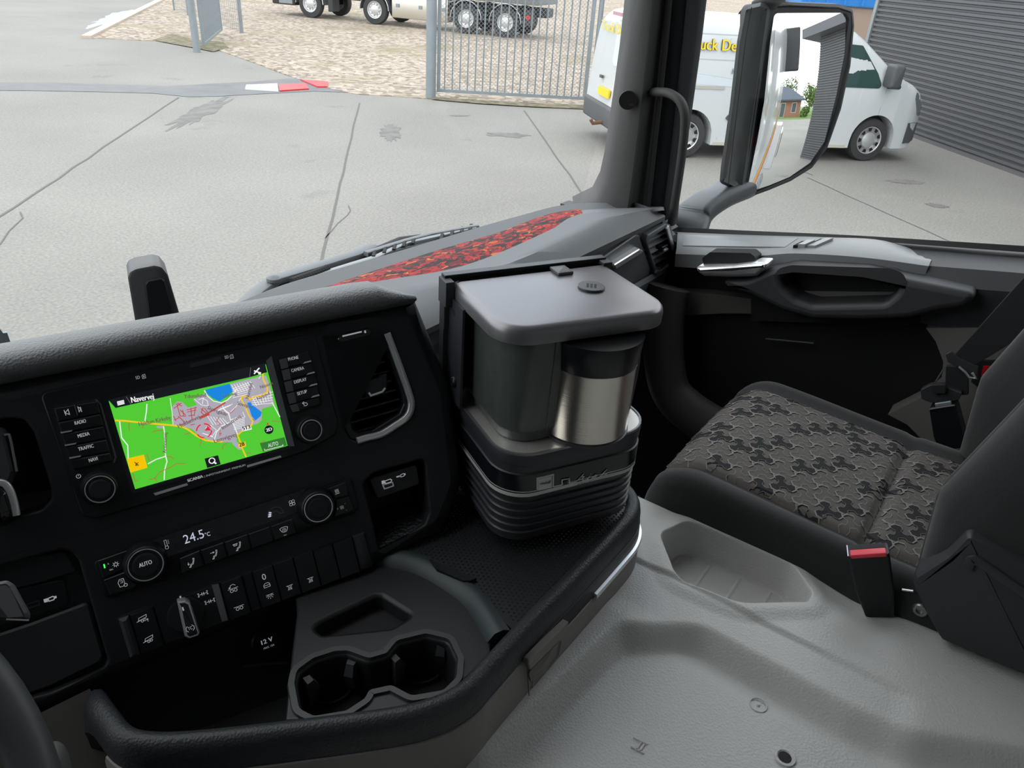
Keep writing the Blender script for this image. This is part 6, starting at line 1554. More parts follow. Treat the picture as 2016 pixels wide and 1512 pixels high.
b = MB(); b.sweep([(p[0], p[1], ZM + 0.0015) for p in offset(cup, 0.006)], [(-0.004, -0.003), (0.004, -0.003), (0.003, 0.0016), (-0.003, 0.0016)], closed=True); b.build('cup_collar', mat('collar', (0.032, 0.034, 0.036), 0.45), con, smooth=30)
b = MB(); b.poly(offset(cup, 0.001), ZM - 0.058); b.build('cup_floor', M_DEEP, con)
b = MB(); b.poly(offset(pck, 0.001), ZM - 0.020); b.build('pocket_floor', M_DEEP, con)
for (px, py) in ((648, 1348), (828, 1310)):
    c = onZ(px, py, ZM - 0.055)
    f = Frame(c, (1, 0, 0), (0, 1, 0), (0, 0, 1))
    b = MB(f); b.lathe([(0.026, 0), (0.026, 0.003), (0.024, 0.003), (0.024, 0)], 30, cap=False); b.lathe([(0.014, 0), (0.014, 0.002), (0.013, 0.002), (0.013, 0)], 30, cap=False); b.build('floor_ring', M_DGREY, con)
for (px, py, dx, dy) in ((690, 1312, -0.010, -0.004), (612, 1340, 0.010, -0.002), (868, 1272, -0.010, -0.006), (782, 1298, 0.010, -0.002)):
    p = onZ(px, py, ZM - 0.010)
    f = Frame(p, (dx, dy, 0), (-dy, dx, 0), (0, 0, 1))
    b = MB(f); b.loft([[(-0.006, -0.005, -0.03), (0.002, -0.005, -0.03), (0.002, 0.005, -0.03), (-0.006, 0.005, -0.03)], [(-0.006, -0.005, -0.004), (0.007, -0.005, -0.008), (0.007, 0.005, -0.008), (-0.006, 0.005, -0.004)], [(-0.006, -0.005, 0.004), (0.001, -0.004, 0.004), (0.001, 0.004, 0.004), (-0.006, 0.005, 0.004)]]); b.build('cup_clip', M_DGREY, con, smooth=30)
# raised edge between cup holder and mat
b = MB(); b.sweep(smooth_path([(0.478, 0.58, ZM), (0.490, 0.50, ZM), (0.507, 0.45, ZM), (0.510, 0.41, ZM), (0.506, 0.37, ZM), (0.494, 0.34, ZM), (0.478, 0.31, ZM)], 6), [(-0.012, 0.008), (-0.004, 0.012), (0.006, 0.010), (0.016, -0.002), (0.016, -0.02), (-0.012, -0.02)]); b.build('divider_edge', mat('divider_edge', (0.030, 0.043, 0.046), 0.5, bump=('noise', 1500, 0.15, 0.0003)), con, smooth=50)
# ribbed mat
M_MAT = mat('tray_mat', (0.016, 0.018, 0.020), 0.42)
b = MB(); b.stack([(0.49, 0.300), (0.775, 0.300), (0.80, 0.42), (0.80, 0.64), (0.46, 0.64), (0.49, 0.5), (0.512, 0.42), (0.505, 0.36)], [(0, -0.66), (0, -0.6235)]); tm = b.build('tray_mat', M_MAT, con)
b = MB(); k = 0
ux, uy = 0.0058, 0.0050
for j in range(64):
    for i in range(58):
        x = 0.482 + i * ux + (j % 2) * ux / 2; y = 0.305 + j * uy
        if y > 0.60 or x > 0.792: continue
        if x < 0.500 + 0.012 * math.sin((y - 0.3) * 12): continue
        s = 0.0020
        b.add([(x - s, y, -0.6234), (x, y - s * 0.8, -0.6234), (x + s, y, -0.6234), (x, y + s * 0.8, -0.6234), (x, y, -0.6222)], [(0, 1, 4), (1, 2, 4), (2, 3, 4), (3, 0, 4)])
tag(b.build('mat_studs', M_MAT, tm), 'small raised studs of the rubber mat', kind='stuff')
b = MB(); pp = [onZ(*p, -0.618) for p in [(845, 1100), (905, 1126), (938, 1138), (925, 1143), (912, 1143), (860, 1120)]]
b.loft([[p + Vector((0, 0, -0.006)) for p in pp], pp]); b.build('finger_tab', M_BLK2, con)
# deep bin, its walls, and the socket wall under the panel
b = MB(); b.add([(0.17, 0.62, -0.76), (0.17, 0.48, -0.76), (0.30, 0.36, -0.76), (0.46, 0.30, -0.76), (0.5, 0.62, -0.76)], [(0, 1, 2, 3, 4)]); b.build('bin_floor', M_DEEP, con)
b = MB(DS); b.add([(-0.12, -0.27, -0.035), (0.26, -0.25, -0.035), (0.26, -0.42, -0.035), (-0.12, -0.42, -0.035)], [(0, 1, 2, 3)]); b.build('bin_back', M_BLK, con)
SK = Frame(DS(0, 0, -0.03), SR, SU, SN)
c = SK.px(527, 1262)
f = SK.moved(c[0], c[1])
b = MB(f); b.lathe([(0.0185, -0.01), (0.0185, 0.002), (0.0165, 0.004)], 32, cap=False); b.disc((0, 0), 0.0165, 0.004, seg=32); so_ = b.build('power_socket', M_BLK2, con, smooth=40)
b = MB(f); ctext(b, '12 V', (-0.001, 0.0025), 0.0125, 0.0052, 0.0043, f, bold=0.0002); ctext(b, 'MAX. 15A', (-0.0005, -0.0050), 0.0120, 0.0023, 0.0043, f); b.build('lettering', M_WHITE, so_)
b = MB(); b.tube([SK(*SK.px(478, 1312), 0.001), SK(*SK.px(505, 1308), 0.001), SK(*SK.px(566, 1304), 0.001)], 0.0014, 6); b.build('bin_edge_highlight', M_DGREY, con)  # thin bar drawn in as the highlight on the bin wall's top edge
# pale lining left of the console
b = MB(); b.loft([[onX(x, y, 0.10) for x, y in [(-40, 1470), (120, 1405), (205, 1372)]], [onX(x, y, 0.10) + Vector((0.05, -0.06, -0.14)) for x, y in [(-40, 1470), (120, 1405), (205, 1372)]], [onX(x, y, 0.10) + Vector((0.06, -0.10, -0.5)) for x, y in [(-40, 1470), (120, 1405), (205, 1372)]]], closed=False)

# ================================================================== ENGINE TUNNEL
def sdf(poly, x, y):
    d = 1e9; ins = False; n = len(poly)
    for i in range(n):
        x0, y0 = poly[i]; x1, y1 = poly[(i + 1) % n]
        ex, ey = x1 - x0, y1 - y0
        t = max(0, min(1, ((x - x0) * ex + (y - y0) * ey) / (ex * ex + ey * ey)))
        dd = (x - x0 - ex * t) ** 2 + (y - y0 - ey * t) ** 2
        if dd < d: d = dd
        if (y0 > y) != (y1 > y) and x < (x1 - x0) * (y - y0) / (y1 - y0) + x0: ins = not ins
    d = math.sqrt(d)
    return -d if ins else d
ZT = -0.71
well_p = rpoly([(0.706, 0.165), (0.702, -0.02), (0.708, -0.085), (0.77, -0.20), (0.80, -0.40), (-0.1, -0.40), (-0.1, 0.62), (0.25, 0.40), (0.40, 0.262), (0.575, 0.246), (0.645, 0.238)], [0.05, 0.05, 0.08, 0.08, 0, 0, 0, 0, 0.04, 0.03, 0.03], 5)
pk_p = rpoly([(0.835, 0.283), (0.893, 0.262), (0.898, 0.107), (0.862, 0.068), (0.838, 0.068), (0.776, 0.140), (0.768, 0.225)], [0.02, 0.025, 0.03, 0.015, 0.015, 0.05, 0.03], 4)
def tz(x, y):
    z = ZT
    z -= 0.028 * smoothstep(0.017, -0.017, sdf(well_p, x, y))
    if 0.74 < x < 0.93 and 0.03 < y < 0.32:
        d = sdf(pk_p, x, y)
        z += 0.004 * smoothstep(0.030, 0.006, d) - 0.055 * smoothstep(0.0, -0.010, d)
        if d < -0.012:
            z += 0.002 * max(0, 1 - abs(((y - 0.10) % 0.045) - 0.0225) / 0.003)
    z -= 0.004 * smoothstep(0.775, 0.765, x) * (1 - smoothstep(0.05, 0.09, abs(y - 0.2) - 0.2)) * (1 if x > 0.70 else smoothstep(0.66, 0.70, x))
    z -= 0.014 * math.exp(-(((x - 0.885) / 0.028) ** 2 + ((y - 0.015) / 0.05) ** 2))
    if x > 0.895:
        z -= 0.012 * smoothstep(0.895, 0.912, x) + 0.20 * smoothstep(0.906, 0.935, x)
    if x < 0.22:
        z -= 0.30 * smoothstep(0.22, 0.02, x) ** 1.3
    return z
GS = 0.004
b = MB(); idx = {}; vs_ = []; fs = []
def gv(i, j):
    if (i, j) not in idx:
        idx[(i, j)] = len(vs_); x, y = i * GS, -0.34 + j * GS; vs_.append((x, y, tz(x, y)))
    return idx[(i, j)]
for j in range(190):
    for i in range(236):
        if 186 <= i < 232 and 92 <= j < 165: continue
        fs.append((gv(i, j), gv(i + 1, j), gv(i + 1, j + 1), gv(i, j + 1)))
b.add(vs_, fs)
b.grid(46 * 3, 73 * 3, lambda u, v: (186 * GS + 46 * GS * u, -0.34 + 92 * GS + 73 * GS * v, tz(186 * GS + 46 * GS * u, -0.34 + 92 * GS + 73 * GS * v)))
tun = b.build('floor_tunnel', M_TUN, smooth=180); S(tun, 'grained pale grey engine tunnel cover between the seats', 'tunnel cover')
b = MB(); zz = ZT - 0.0278
p = onZ(1545, 1492, zz); f = Frame(p, (1, 0, 0), (0, 1, 0), (0, 0, 1))
b = MB(f); b.lathe([(0.0115, 0.0), (0.011, 0.0022), (0.0085, 0.0022), (0.0068, 0.0005)], 28, cap=False); fh = b.build('screw_hole_collar', M_TUN, tun, smooth=40)
b = MB(f); b.disc((0, 0), 0.0070, 0.0012); b.build('hole', M_DEEP, fh)
p = onZ(1493, 1388, zz); f = Frame(p, (1, 0, 0), (0, 1, 0), (0, 0, 1))
b = MB(f); b.lathe([(0.0105, 0.0), (0.0100, 0.0008), (0.0092, 0.0008), (0.0088, 0.0)], 28, cap=False); b.lathe([(0.002, 0), (0.0015, 0.0012), (0.0002, 0.0013)], 12, cap=False); b.build('moulded_ring', M_TUN, tun)
b = MB()
for pts in ([(1247, 1452), (1275, 1466)], [(1242, 1470), (1268, 1484)], [(1262, 1462), (1252, 1478)], [(1268, 1466), (1259, 1481)]):
    q = [onZ(*p, zz) for p in pts]
    b.tube([v + Vector((0, 0, 0.0004)) for v in q], 0.0013, 6)
b.build('moulded_mark', M_TUN, tun)
# tunnel front side and driver's side lining
b = MB(); b.grid(12, 10, lambda u, v: (-0.02 + 0.21 * u, 0.60 - 0.05 * math.sin(PI * v) - 0.10 * v + 0.06 * (1 - u), -0.655 - 0.015 * (1 - u) - 0.40 * v)); b.build('lower_lining', mat('lining_taupe', (0.13, 0.12, 0.108), 0.6), dash, smooth=60)

# ================================================================== COFFEE MAKER
MA = math.radians(-28.5)
e1 = Vector((math.cos(MA), math.sin(MA), 0)); e2 = Vector((-math.sin(MA), math.cos(MA), 0))
MO = Vector((0.643, 0.520, 0))
KF = Frame(MO, e1, e2, (0, 0, 1))          # x to the right, y to the back, z height below the eye
ZB, ZT_, ZLID = -0.608, -0.480, -0.330
FF = Frame(KF(0, -0.163, 0), e1, (0, 0, 1), -e2)      # front of the base
cof = empty('coffee_maker', KF(0.10, -0.08, ZB), 'black and silver coffee maker with steel thermos jug standing on the dash tray', 'coffee maker')
M_MB = mat('machine_black', (0.034, 0.035, 0.042), 0.4)
M_LID = mat('lid_brown_grey', (0.235, 0.228, 0.24), 0.34, metal=0.6)
base = rpoly([(0.0, -0.163), (0.200, -0.163), (0.200, 0.0), (0.0, 0.0)], [0.042, 0.042, 0.006, 0.006], 8)
rings = [(0.010, ZB), (0.004, ZB + 0.003)]
z = ZB + 0.006
for k in range(6):
    rings += [(0.0034, z), (0.0010, z + 0.0095), (0.0022, z + 0.0105)]
    z += 0.0108
zband = z
rings += [(0.0, z), (0.0, z + 0.030), (0.0018, z + 0.031), (0.0018, z + 0.041), (0.0006, z + 0.042), (0.0, ZT_ - 0.003), (0.0012, ZT_), (0.0024, ZT_ + 0.0006), (0.003, ZT_ - 0.001)]
b = MB(KF); b.stack(base, rings); bs_ = b.build('base', M_MB, cof, smooth=35)
band_o = offset(base, 0.0003)
def ring_band(name, z0, z1, off_, m, parent):
    q = offset(base, off_); n = len(q); b = MB(KF)
    b.add([(x, y, z0) for x, y in q] + [(x, y, z1) for x, y in q], [(i, (i + 1) % n, n + (i + 1) % n, n + i) for i in range(n)]); return b.build(name, m, parent, smooth=40)
ring_band('black_band', zband + 0.004, zband + 0.030, 0.0003, mat('band_black', (0.008, 0.009, 0.012), 0.22), bs_)
M_SIL = mat('silver_print', (0.62, 0.62, 0.60), 0.45, metal=0.2)
ring_band('silver_stripe', zband - 0.0005, zband + 0.0045, 0.0006, M_SIL, bs_)
ring_band('silver_line', zband + 0.0062, zband + 0.0074, 0.0006, M_SIL, bs_)
def kp8(x, y, c=0.0): return FF.px(880 + 0.2117 * x, 880 + 0.2117 * y, c)
def fk(pts, c=0.0012): return [kp8(x, y, c) for x, y in pts]
b = MB(FF); b.holed(fk([(836, 400), (836, 290), (996, 252), (994, 372)]), [fk([(849, 398), (849, 300), (984, 268), (982, 374)])], 0.0, 0.0011); b.build('logo_frame', M_SIL, bs_)
b = MB(FF); b.stack(fk([(852, 405), (852, 302), (975, 273), (975, 378)]), [(0, 0.0), (0, 0.0014)]); sq = b.build('switch_key', M_SIL, bs_)
b = MB(FF); text_into(b, 'on/off', kp8(868, 352, 0.0017), kp8(962, 338, 0.0017), 0.0040, 0.0017, FF, bold=0.0002); b.build('lettering', M_LETD, sq)
b = MB(FF); b.ribbon(fk([(990, 372), (1070, 352), (1070, 307), (1136, 293), (1140, 338), (1195, 326)]), 0.0015, 0.0012); b.build('logo_line', M_SIL, bs_)
b = MB(FF); b.poly(fk([(1085, 352), (1085, 322), (1120, 314), (1122, 345)]), 0.0010); b.build('lamp_window', M_DGREY, bs_)
b = MB(FF)
for st in ([(1195, 326), (1225, 300), (1272, 250)], [(1225, 300), (1250, 275), (1275, 275), (1255, 295), (1270, 312), (1300, 300), (1325, 272), (1308, 300), (1325, 305), (1355, 285), (1380, 262), (1398, 262), (1370, 285), (1375, 298), (1410, 285), (1440, 255), (1490, 208)], [(1440, 262), (1465, 248), (1482, 250), (1460, 268), (1480, 280), (1530, 262), (1640, 232), (1690, 220)], [(1337, 252), (1341, 246)]):
    b.ribbon(fk(st), 0.0014, 0.0013)
b.build('script_lettering', M_SIL, bs_)
b = MB(FF); text_into(b, 'electronic', kp8(1212, 358, 0.0014), kp8(1478, 300, 0.0014), 0.0030, 0.0014, FF); b.build('lettering', M_LETD, bs_)
# steel top plate with tray edge
b = MB(KF); b.stack(offset(base, -0.003), [(0, ZT_ - 0.004), (0, ZT_ + 0.0003)]); b.build('steel_plate', mat('plate_steel', (0.72, 0.70, 0.66), 0.32, metal=0.7), cof, smooth=35)
b = MB(KF); b.sweep([(x, y, ZT_) for x, y in offset(base, -0.0018)], [(-0.0012, -0.003), (0.0012, -0.003), (0.0012, 0.0014), (-0.0012, 0.0014)], closed=True); b.build('plate_rim', M_LID, cof, smooth=30)
# water tank
M_TANK = mat('smoked_tank', (0.055, 0.065, 0.060), 0.25, coat=0.4, var=(30, 0.3, (0.075, 0.085, 0.078)))
tk = rpoly([(0.012, -0.142), (0.084, -0.142), (0.084, -0.012), (0.012, -0.012)], [0.040, 0.014, 0.006, 0.006], 8)
b = MB(KF); b.stack(tk, [(0.006, ZT_), (0.003, ZT_ + 0.003), (0.002, ZT_ + 0.014), (0.0, ZT_ + 0.016), (-0.003, ZLID - 0.012)]); wt = b.build('water_tank', M_TANK, cof, smooth=35)
for x in (0.060, 0.0795):
    b = MB(KF); b.tube([(x, -0.1422, ZT_ + 0.016), (x, -0.1452, ZLID - 0.012)], 0.0007, 6); b.build('tank_rib', M_TANK, wt)
# thermos jug
jc = onZ(1147, 836, ZT_) - MO
jx, jy = jc.dot(e1), jc.dot(e2)
JF = Frame(KF(jx, jy, 0), e1, e2, (0, 0, 1))
b = MB(JF); b.lathe([(0.050, ZT_), (0.0535, ZT_ + 0.001), (0.0535, ZT_ + 0.004), (0.051, ZT_ + 0.005)], 48); b.build('jug_seat', M_MB, cof, smooth=40)
b = MB(JF); b.lathe([(0.049, ZT_ + 0.004), (0.0520, ZT_ + 0.006), (0.0520, ZT_ + 0.088), (0.0526, ZT_ + 0.090), (0.0526, ZT_ + 0.092)], 56); jug = b.build('jug_body', M_STEEL, cof, smooth=40)
b = MB(JF); b.lathe([(0.0520, ZT_ + 0.092), (0.0526, ZT_ + 0.093), (0.0560, ZLID - 0.026), (0.0560, ZLID - 0.023)], 48); b.build('jug_top', mat('jug_black', (0.006, 0.007, 0.009), 0.3), jug, smooth=40)
hd = (e1 * 0.97 + e2 * 0.25).normalized(); HFm = Frame(JF.o, hd, (0, 0, 1), hd.cross(Vector((0, 0, 1))))
b = MB(HFm); b.sweep(smooth_path([(0.044, ZT_ + 0.085, 0), (0.058, ZT_ + 0.087, 0), (0.071, ZT_ + 0.083, 0), (0.075, ZT_ + 0.062, 0), (0.073, ZT_ + 0.025, 0), (0.068, ZT_ - 0.020, 0)], 5), rpoly([(-0.010, -0.005), (0.010, -0.005), (0.010, 0.005), (-0.010, 0.005)], 0.003, 3), up=(0.3, 1, 0)); b.build('jug_handle', M_MB, jug, smooth=40)
b = MB(HFm); b.box((0.050, ZT_ + 0.088, -0.012), (0.074, ZT_ + 0.094, 0.012), bev=0.003); b.build('handle_lever', mat('lever_pale', (0.55, 0.56, 0.57), 0.4), jug, smooth=40)
# bracket at the back
b = MB(KF); b.box((-0.006, -0.046, ZT_ + 0.002), (-0.003, 0.002, ZLID - 0.018)); br = b.build('bracket_plate', M_MB, cof)
b = MB(KF); b.box((-0.012, -0.003, ZB + 0.02), (-0.003, 0.010, ZLID + 0.001)); b.build('bracket_rail', M_MB, cof)
b = MB(KF); b.box((-0.006, 0.004, ZB + 0.01), (0.208, 0.010, ZLID + 0.004)); b.build('back_plate', M_MB, cof)
b = MB(KF); b.box((-0.010, 0.000, ZLID + 0.001), (0.210, 0.012, ZLID + 0.006), bev=0.001); b.build('back_rail', M_BLK2, cof)
b = MB(KF); b.box((-0.014, -0.014, ZLID - 0.028), (-0.003, 0.010, ZLID + 0.003), bev=0.001); b.build('hinge_clip', M_DGREY, cof)
b = MB(KF); b.box((-0.0125, -0.006, ZLID - 0.060), (-0.004, 0.004, ZLID - 0.024), bev=0.001); b.build('hinge_clip', M_DGREY, cof)
b = MB(KF); b.box((0.199, -0.012, ZLID - 0.010), (0.212, 0.012, ZLID + 0.004), bev=0.001); b.build('hinge_clip', M_DGREY, cof)
SFc = Frame(KF(-0.006, -0.028, ZT_ + 0.030), e2, (0, 0, 1), -e1)
b = MB(SFc); b.lathe([(0.007, 0), (0.0068, 0.002), (0.0045, 0.0042), (0.0026, 0.0044), (0.0024, 0.003), (0.0001, 0.003)], 20, cap=False); b.build('screw', M_BLK2, br, smooth=50)
SFc = Frame(KF(-0.006, -0.020, ZLID - 0.032), e2, (0, 0, 1), -e1)
b = MB(SFc); b.disc((0, 0), 0.0042, 0.0002, seg=16); b.build('bolt_hole', M_DEEP, br)
# lid
lid = rpoly([(-0.004, -0.146), (0.208, -0.155), (0.206, 0.0), (-0.002, 0.0)], [0.042, 0.036, 0.004, 0.004], 8)
b = MB(KF); b.stack(lid, [(0.004, ZLID - 0.022), (0.0, ZLID - 0.020), (-0.0005, ZLID - 0.010), (0.0008, ZLID - 0.004), (0.0035, ZLID - 0.001), (0.008, ZLID)]); lo_ = b.build('lid', M_LID, cof, smooth=40)
b = MB(KF); b.box((0.126, -0.026, ZLID), (0.147, -0.003, ZLID + 0.004), bev=0.001); b.build('lid_clip', mat('clip_grey', (0.09, 0.09, 0.095), 0.45), lo_, smooth=40)
q = onZ(1164, 567, ZLID) - MO
f = Frame(KF(q.dot(e1), q.dot(e2), ZLID), e1, e2, (0, 0, 1))
b = MB(f); b.lathe([(0.0160, 0.0), (0.0160, 0.0022), (0.0152, 0.0030)], 32, cap=False); b.disc((0, 0), 0.0152, 0.0030, seg=32); vd = b.build('steam_vent', M_MB, lo_, smooth=40)
for i in range(-1, 2):
    for j in range(-1, 2):
        b = MB(f); b.disc((i * 0.0047 * 0.8 + j * 0.0047 * 0.5, j * 0.0047 * 0.8 - i * 0.0047 * 0.5), 0.0016, 0.0032, seg=10); b.build('vent_hole', M_DEEP, vd)

# ================================================================== PASSENGER SEAT
seat = empty('passenger_seat', (1.10, 0.1, -0.95), 'passenger seat in black cloth with brown grey puzzle patterned centre', 'seat')
M_CLOTH = mat('black_cloth', (0.015, 0.0155, 0.016), 0.85, bump=('noise', 700, 0.5, 0.0008), sheen=0.25)
M_PATT = mat('seat_brown_grey', (0.105, 0.095, 0.085), 0.85, bump=('noise', 900, 0.4, 0.0006))
M_LINE = mat('seat_line', (0.23, 0.215, 0.198), 0.8)
XC = 1.113
SHW = 0.215
def seat_z(x, y):
    s = abs(x - XC) / SHW
    z = -0.668 + 0.012 * smoothstep(0.0, 0.3, y)
    if s < 0.73: z += 0.008 * (1 - (s / 0.73) ** 2)
    else:
        z += 0.005 * math.sin(PI / 2 * smoothstep(0.73, 0.86, s))
        if s > 0.86: z -= 0.055 * (1 - math.sqrt(max(0, 1 - ((s - 0.86) / 0.14) ** 2)))
    z -= 0.010 * math.exp(-((s - 0.73) / 0.025) ** 2)
    z -= 0.010 * math.exp(-((y - 0.036) / 0.008) ** 2) * (1 if s < 0.73 else 0.4)
    if y > 0.27:
        t = min(1.0, (y - 0.27) / 0.078); z -= 0.072 * (1 - math.sqrt(max(0.0, 1 - t * t)))
    return z
rings = []
NX = 48
for j in range(56):
    y = -0.12 + 0.4675 * j / 55
    k = smoothstep(0.29, 0.36, y)
    hw = SHW - 0.02 * k ** 2
    top = [(XC + hw * (-1 + 2 * i / NX), y) for i in range(NX + 1)]
    r = [(x, y, seat_z(XC + (x - XC) / hw * SHW, y)) for x, y in top]
    zl = min(r[0][2], r[-1][2])
    r += [(XC + hw + 0.004, y, zl - 0.05), (XC + hw * 0.98, y - 0.02 * k, -0.80), (XC - hw * 0.98, y - 0.02 * k, -0.80), (XC - hw - 0.004, y, zl - 0.05)]
    rings.append(r)
b = MB(); b.loft(rings); cu = b.build('cushion', M_CLOTH, seat, smooth=80)
def on_seat(x, y, dz):
    return (x, y, seat_z(x, y) + dz)
b = MB(); b.grid(40, 60, lambda u, v: on_seat(XC - 0.157 + 0.314 * u, -0.10 + 0.435 * v, 0.0016)); pn = b.build('patterned_panel', M_PATT, cu, smooth=80)
b1 = MB(); b2 = MB()
ARM = [(0.16, 0.13), (0.26, 0.115), (0.33, 0.225), (0.53, 0.225), (0.63, 0.0)]
def prop(cx, cy, a, rot):
    pts = []
    for k in range(3):
        th = rot + 2 * PI * k / 3
        half = [(x, -y) for x, y in ARM[:4]] + [ARM[4]] + [(x, y) for x, y in reversed(ARM[:4])]
        for x, y in half:
            pts.append((cx + a * (x * math.cos(th) - y * math.sin(th)), cy + a * (x * math.sin(th) + y * math.cos(th))))
    return pts
a_ = 0.0350; rnd = random.Random(3)
DIRP = 0.35
for j in range(-16, 18):
    for i in range(-16, 18):
        lx = (i + 0.5 * (j % 2)) * a_ * 1.04; ly = j * a_ * 0.90
        x = XC + lx * math.cos(DIRP) - ly * math.sin(DIRP); y = 0.11 + lx * math.sin(DIRP) + ly * math.cos(DIRP)
        if abs(x - XC) > 0.160 or y < -0.11 or y > 0.338: continue
        P = prop(x, y, a_, DIRP + 0.2)
        def cl_(q): return (max(XC - 0.1565, min(XC + 0.1565, q[0])), min(0.341, q[1]))
        P = [cl_(q) for q in P]
        dark = (i + (j + (j % 2)) // 2 + (j // 3)) % 3 == 0 or rnd.random() < 0.14
        P3 = [on_seat(px, py, 0.0) for px, py in P]
        n = len(P)
        if dark:
            b1.add([on_seat(x, y, 0.0027)] + [(p[0], p[1], p[2] + 0.0027) for p in P3], [(0, 1 + q, 1 + (q + 1) % n) for q in range(n)])
        # outline
        vin = [cl_(q) for q in prop(x, y, a_ * 0.90, DIRP + 0.2)]
        b2.add([(p[0], p[1], p[2] + 0.0030) for p in P3] + [on_seat(p[0], p[1], 0.0030) for p in vin], [(q, (q + 1) % n, n + (q + 1) % n, n + q) for q in range(n)])
MB.fixn = False
tag(b1.build('pattern_patches', mat('patch_dark', (0.014, 0.015, 0.016), 0.9), pn), 'dark three armed patches', kind='stuff')
tag(b2.build('pattern_lines', M_LINE, pn), 'raised pale outlines', kind='stuff')
MB.fixn = True
# backrest
def yb(z): return -0.020 - 0.29 * max(0, z + 0.53) - 0.10 * max(0, -0.53 - z)
rings = []
for k in range(40):
    z = -0.66 + 0.86 * k / 39
    t = smoothstep(0.0, 0.20, z); hw = 0.232 - 0.02 * t
    y0 = yb(z)
    r = []
    for i in range(41):
        s = -1 + 2 * i / 40; x = XC + hw * s; A = abs(s)
        if A < 0.52: y = y0 - 0.075 + 0.012 * (1 - (A / 0.52) ** 2)
        else:
            q = (A - 0.52) / 0.48
            y = y0 - 0.075 + 0.075 * math.sin(PI / 2 * smoothstep(0, 0.62, q))
            if q > 0.62: y -= 0.060 * (1 - math.sqrt(max(0, 1 - ((q - 0.62) / 0.38) ** 2)))
        r.append((x, y, z))
    r += [(XC + hw, y0 - 0.16, z), (XC + hw * 0.85, y0 - 0.20, z), (XC - hw * 0.85, y0 - 0.20, z), (XC - hw, y0 - 0.16, z)]
    rings.append(r)
b = MB(); b.loft(rings); bk = b.build('backrest', M_CLOTH, seat, smooth=80)
b = MB(); b.grid(20, 30, lambda u, v: (XC + 0.13 * (2 * u - 1), yb(-0.60 + 0.72 * v) - 0.073 + 0.012 * (1 - (0.98 * (2 * u - 1)) ** 2) , -0.60 + 0.72 * v)); b.build('patterned_panel', M_PATT, bk, smooth=80)
for o_x in (0.040, 0.046):
    b = MB(); b.tube([(XC - 0.232 + o_x, yb(z) - 0.006 + 0.004 * (o_x > 0.043), z) for z in [-0.64 + 0.02 * k for k in range(36)]], 0.0035, 8); b.build('piping', mat('piping', (0.055, 0.056, 0.055), 0.8), bk, smooth=60)
# frame below the cushion
b = MB(); b.box((0.935, -0.25, -0.95), (1.31, 0.27, -0.78), bev=0.01); b.build('seat_frame', M_DEEP, seat)
b = MB(); b.box((0.95, -0.2, -1.33), (1.25, 0.2, -0.95), bev=0.02); b.build('pedestal', M_DEEP, seat)
b = MB(); b.box((0.905, -0.30, -0.80), (0.925, 0.24, -0.77)); b.build('slide_rail', M_BLK2, seat)
# moulded cover at the hinge
HX = Frame((0.872, 0, 0), (0, -1, 0), (0, 0, 1), (-1, 0, 0))
def hx(pts, c=0.0): return [HX.px(x, y, c) for x, y in pts]
cvp = rpoly(hx([(1793, 1148), (1800, 1135), (1862, 1095), (1900, 1056), (1912, 1053), (2060, 1128), (2060, 1350), (1960, 1310), (1850, 1262), (1815, 1200)]), 0.008, 4)
b = MB(HX); b.stack(cvp, [(0, -0.05), (0, -0.008), (0.004, -0.001), (0.009, 0.0)]); sc_ = b.build('hinge_cover', M_DGREY, seat, smooth=40)
b = MB(HX); b.sweep(smooth_path([(p[0], p[1], 0.0) for p in hx([(1905, 1118), (1912, 1103), (1930, 1106), (2016, 1165), (2060, 1190)])], 5), rpoly([(-0.006, -0.003), (0.006, -0.003), (0.006, 0.004), (-0.006, 0.004)], 0.002, 2)); b.build('cover_ridge', M_DGREY, sc_, smooth=40)
for (px, py, r) in ((1728, 1180, 0.011), (1812, 1200, 0.010)):
    p = onX(px, py, 0.905); f = Frame(p, (0, -1, 0), (0, 0, 1), (-1, 0, 0.3))
    b = MB(f); b.lathe([(r, -0.02), (r, 0.004), (r * 0.8, 0.006), (r * 0.5, 0.006), (r * 0.45, 0.003), (0.0005, 0.003)], 6 if r > 0.0105 else 20, cap=False); b.build('bolt', mat('zinc_bolt', (0.35, 0.35, 0.34), 0.35, metal=0.9), seat, smooth=30)
b = MB(); b.tube([onX(1776, 1161, 0.90), onX(1798, 1164, 0.90)], 0.0014, 6); b.build('spring_wire', M_CHROME, seat)

# seat belt buckle with red release
bt0 = onX(1708, 1082, 0.884); bax = Vector((0.10, -0.42, -1)).normalized()
bu = empty('belt_buckle', bt0 + bax * 0.09, 'black seat belt buckle with bright red release beside the cushion', 'buckle')
BUF = Frame(bt0, Vector((0.30, -0.95, 0)), -bax, Vector((-0.95, -0.30, 0)))
BUF.z = BUF.x.cross(BUF.y).normalized(); BUF.x = BUF.y.cross(BUF.z).normalized()
b = MB(BUF); b.loft([[(x * k, -0.100 * t, z * k2) for x, z in rpoly([(-0.024, -0.012), (0.024, -0.012), (0.024, 0.012), (-0.024, 0.012)], 0.004, 3)] for t, k, k2 in ((0.0, 1.0, 1.0), (0.03, 1.02, 1.02), (0.6, 0.94, 0.95), (1.0, 0.72, 0.8))]); b.build('body', M_BLK2, bu, smooth=40)
b = MB(BUF); b.box((-0.021, -0.004, 0.0), (0.021, 0.002, 0.0125), bev=0.0015); b.build('release', mat('release_red', (0.80, 0.05, 0.08), 0.35), bu, smooth=40)
b = MB(BUF); b.box((-0.021, 0.0, -0.010), (0.021, 0.0012, -0.001)); b.build('slot', M_DEEP, bu)
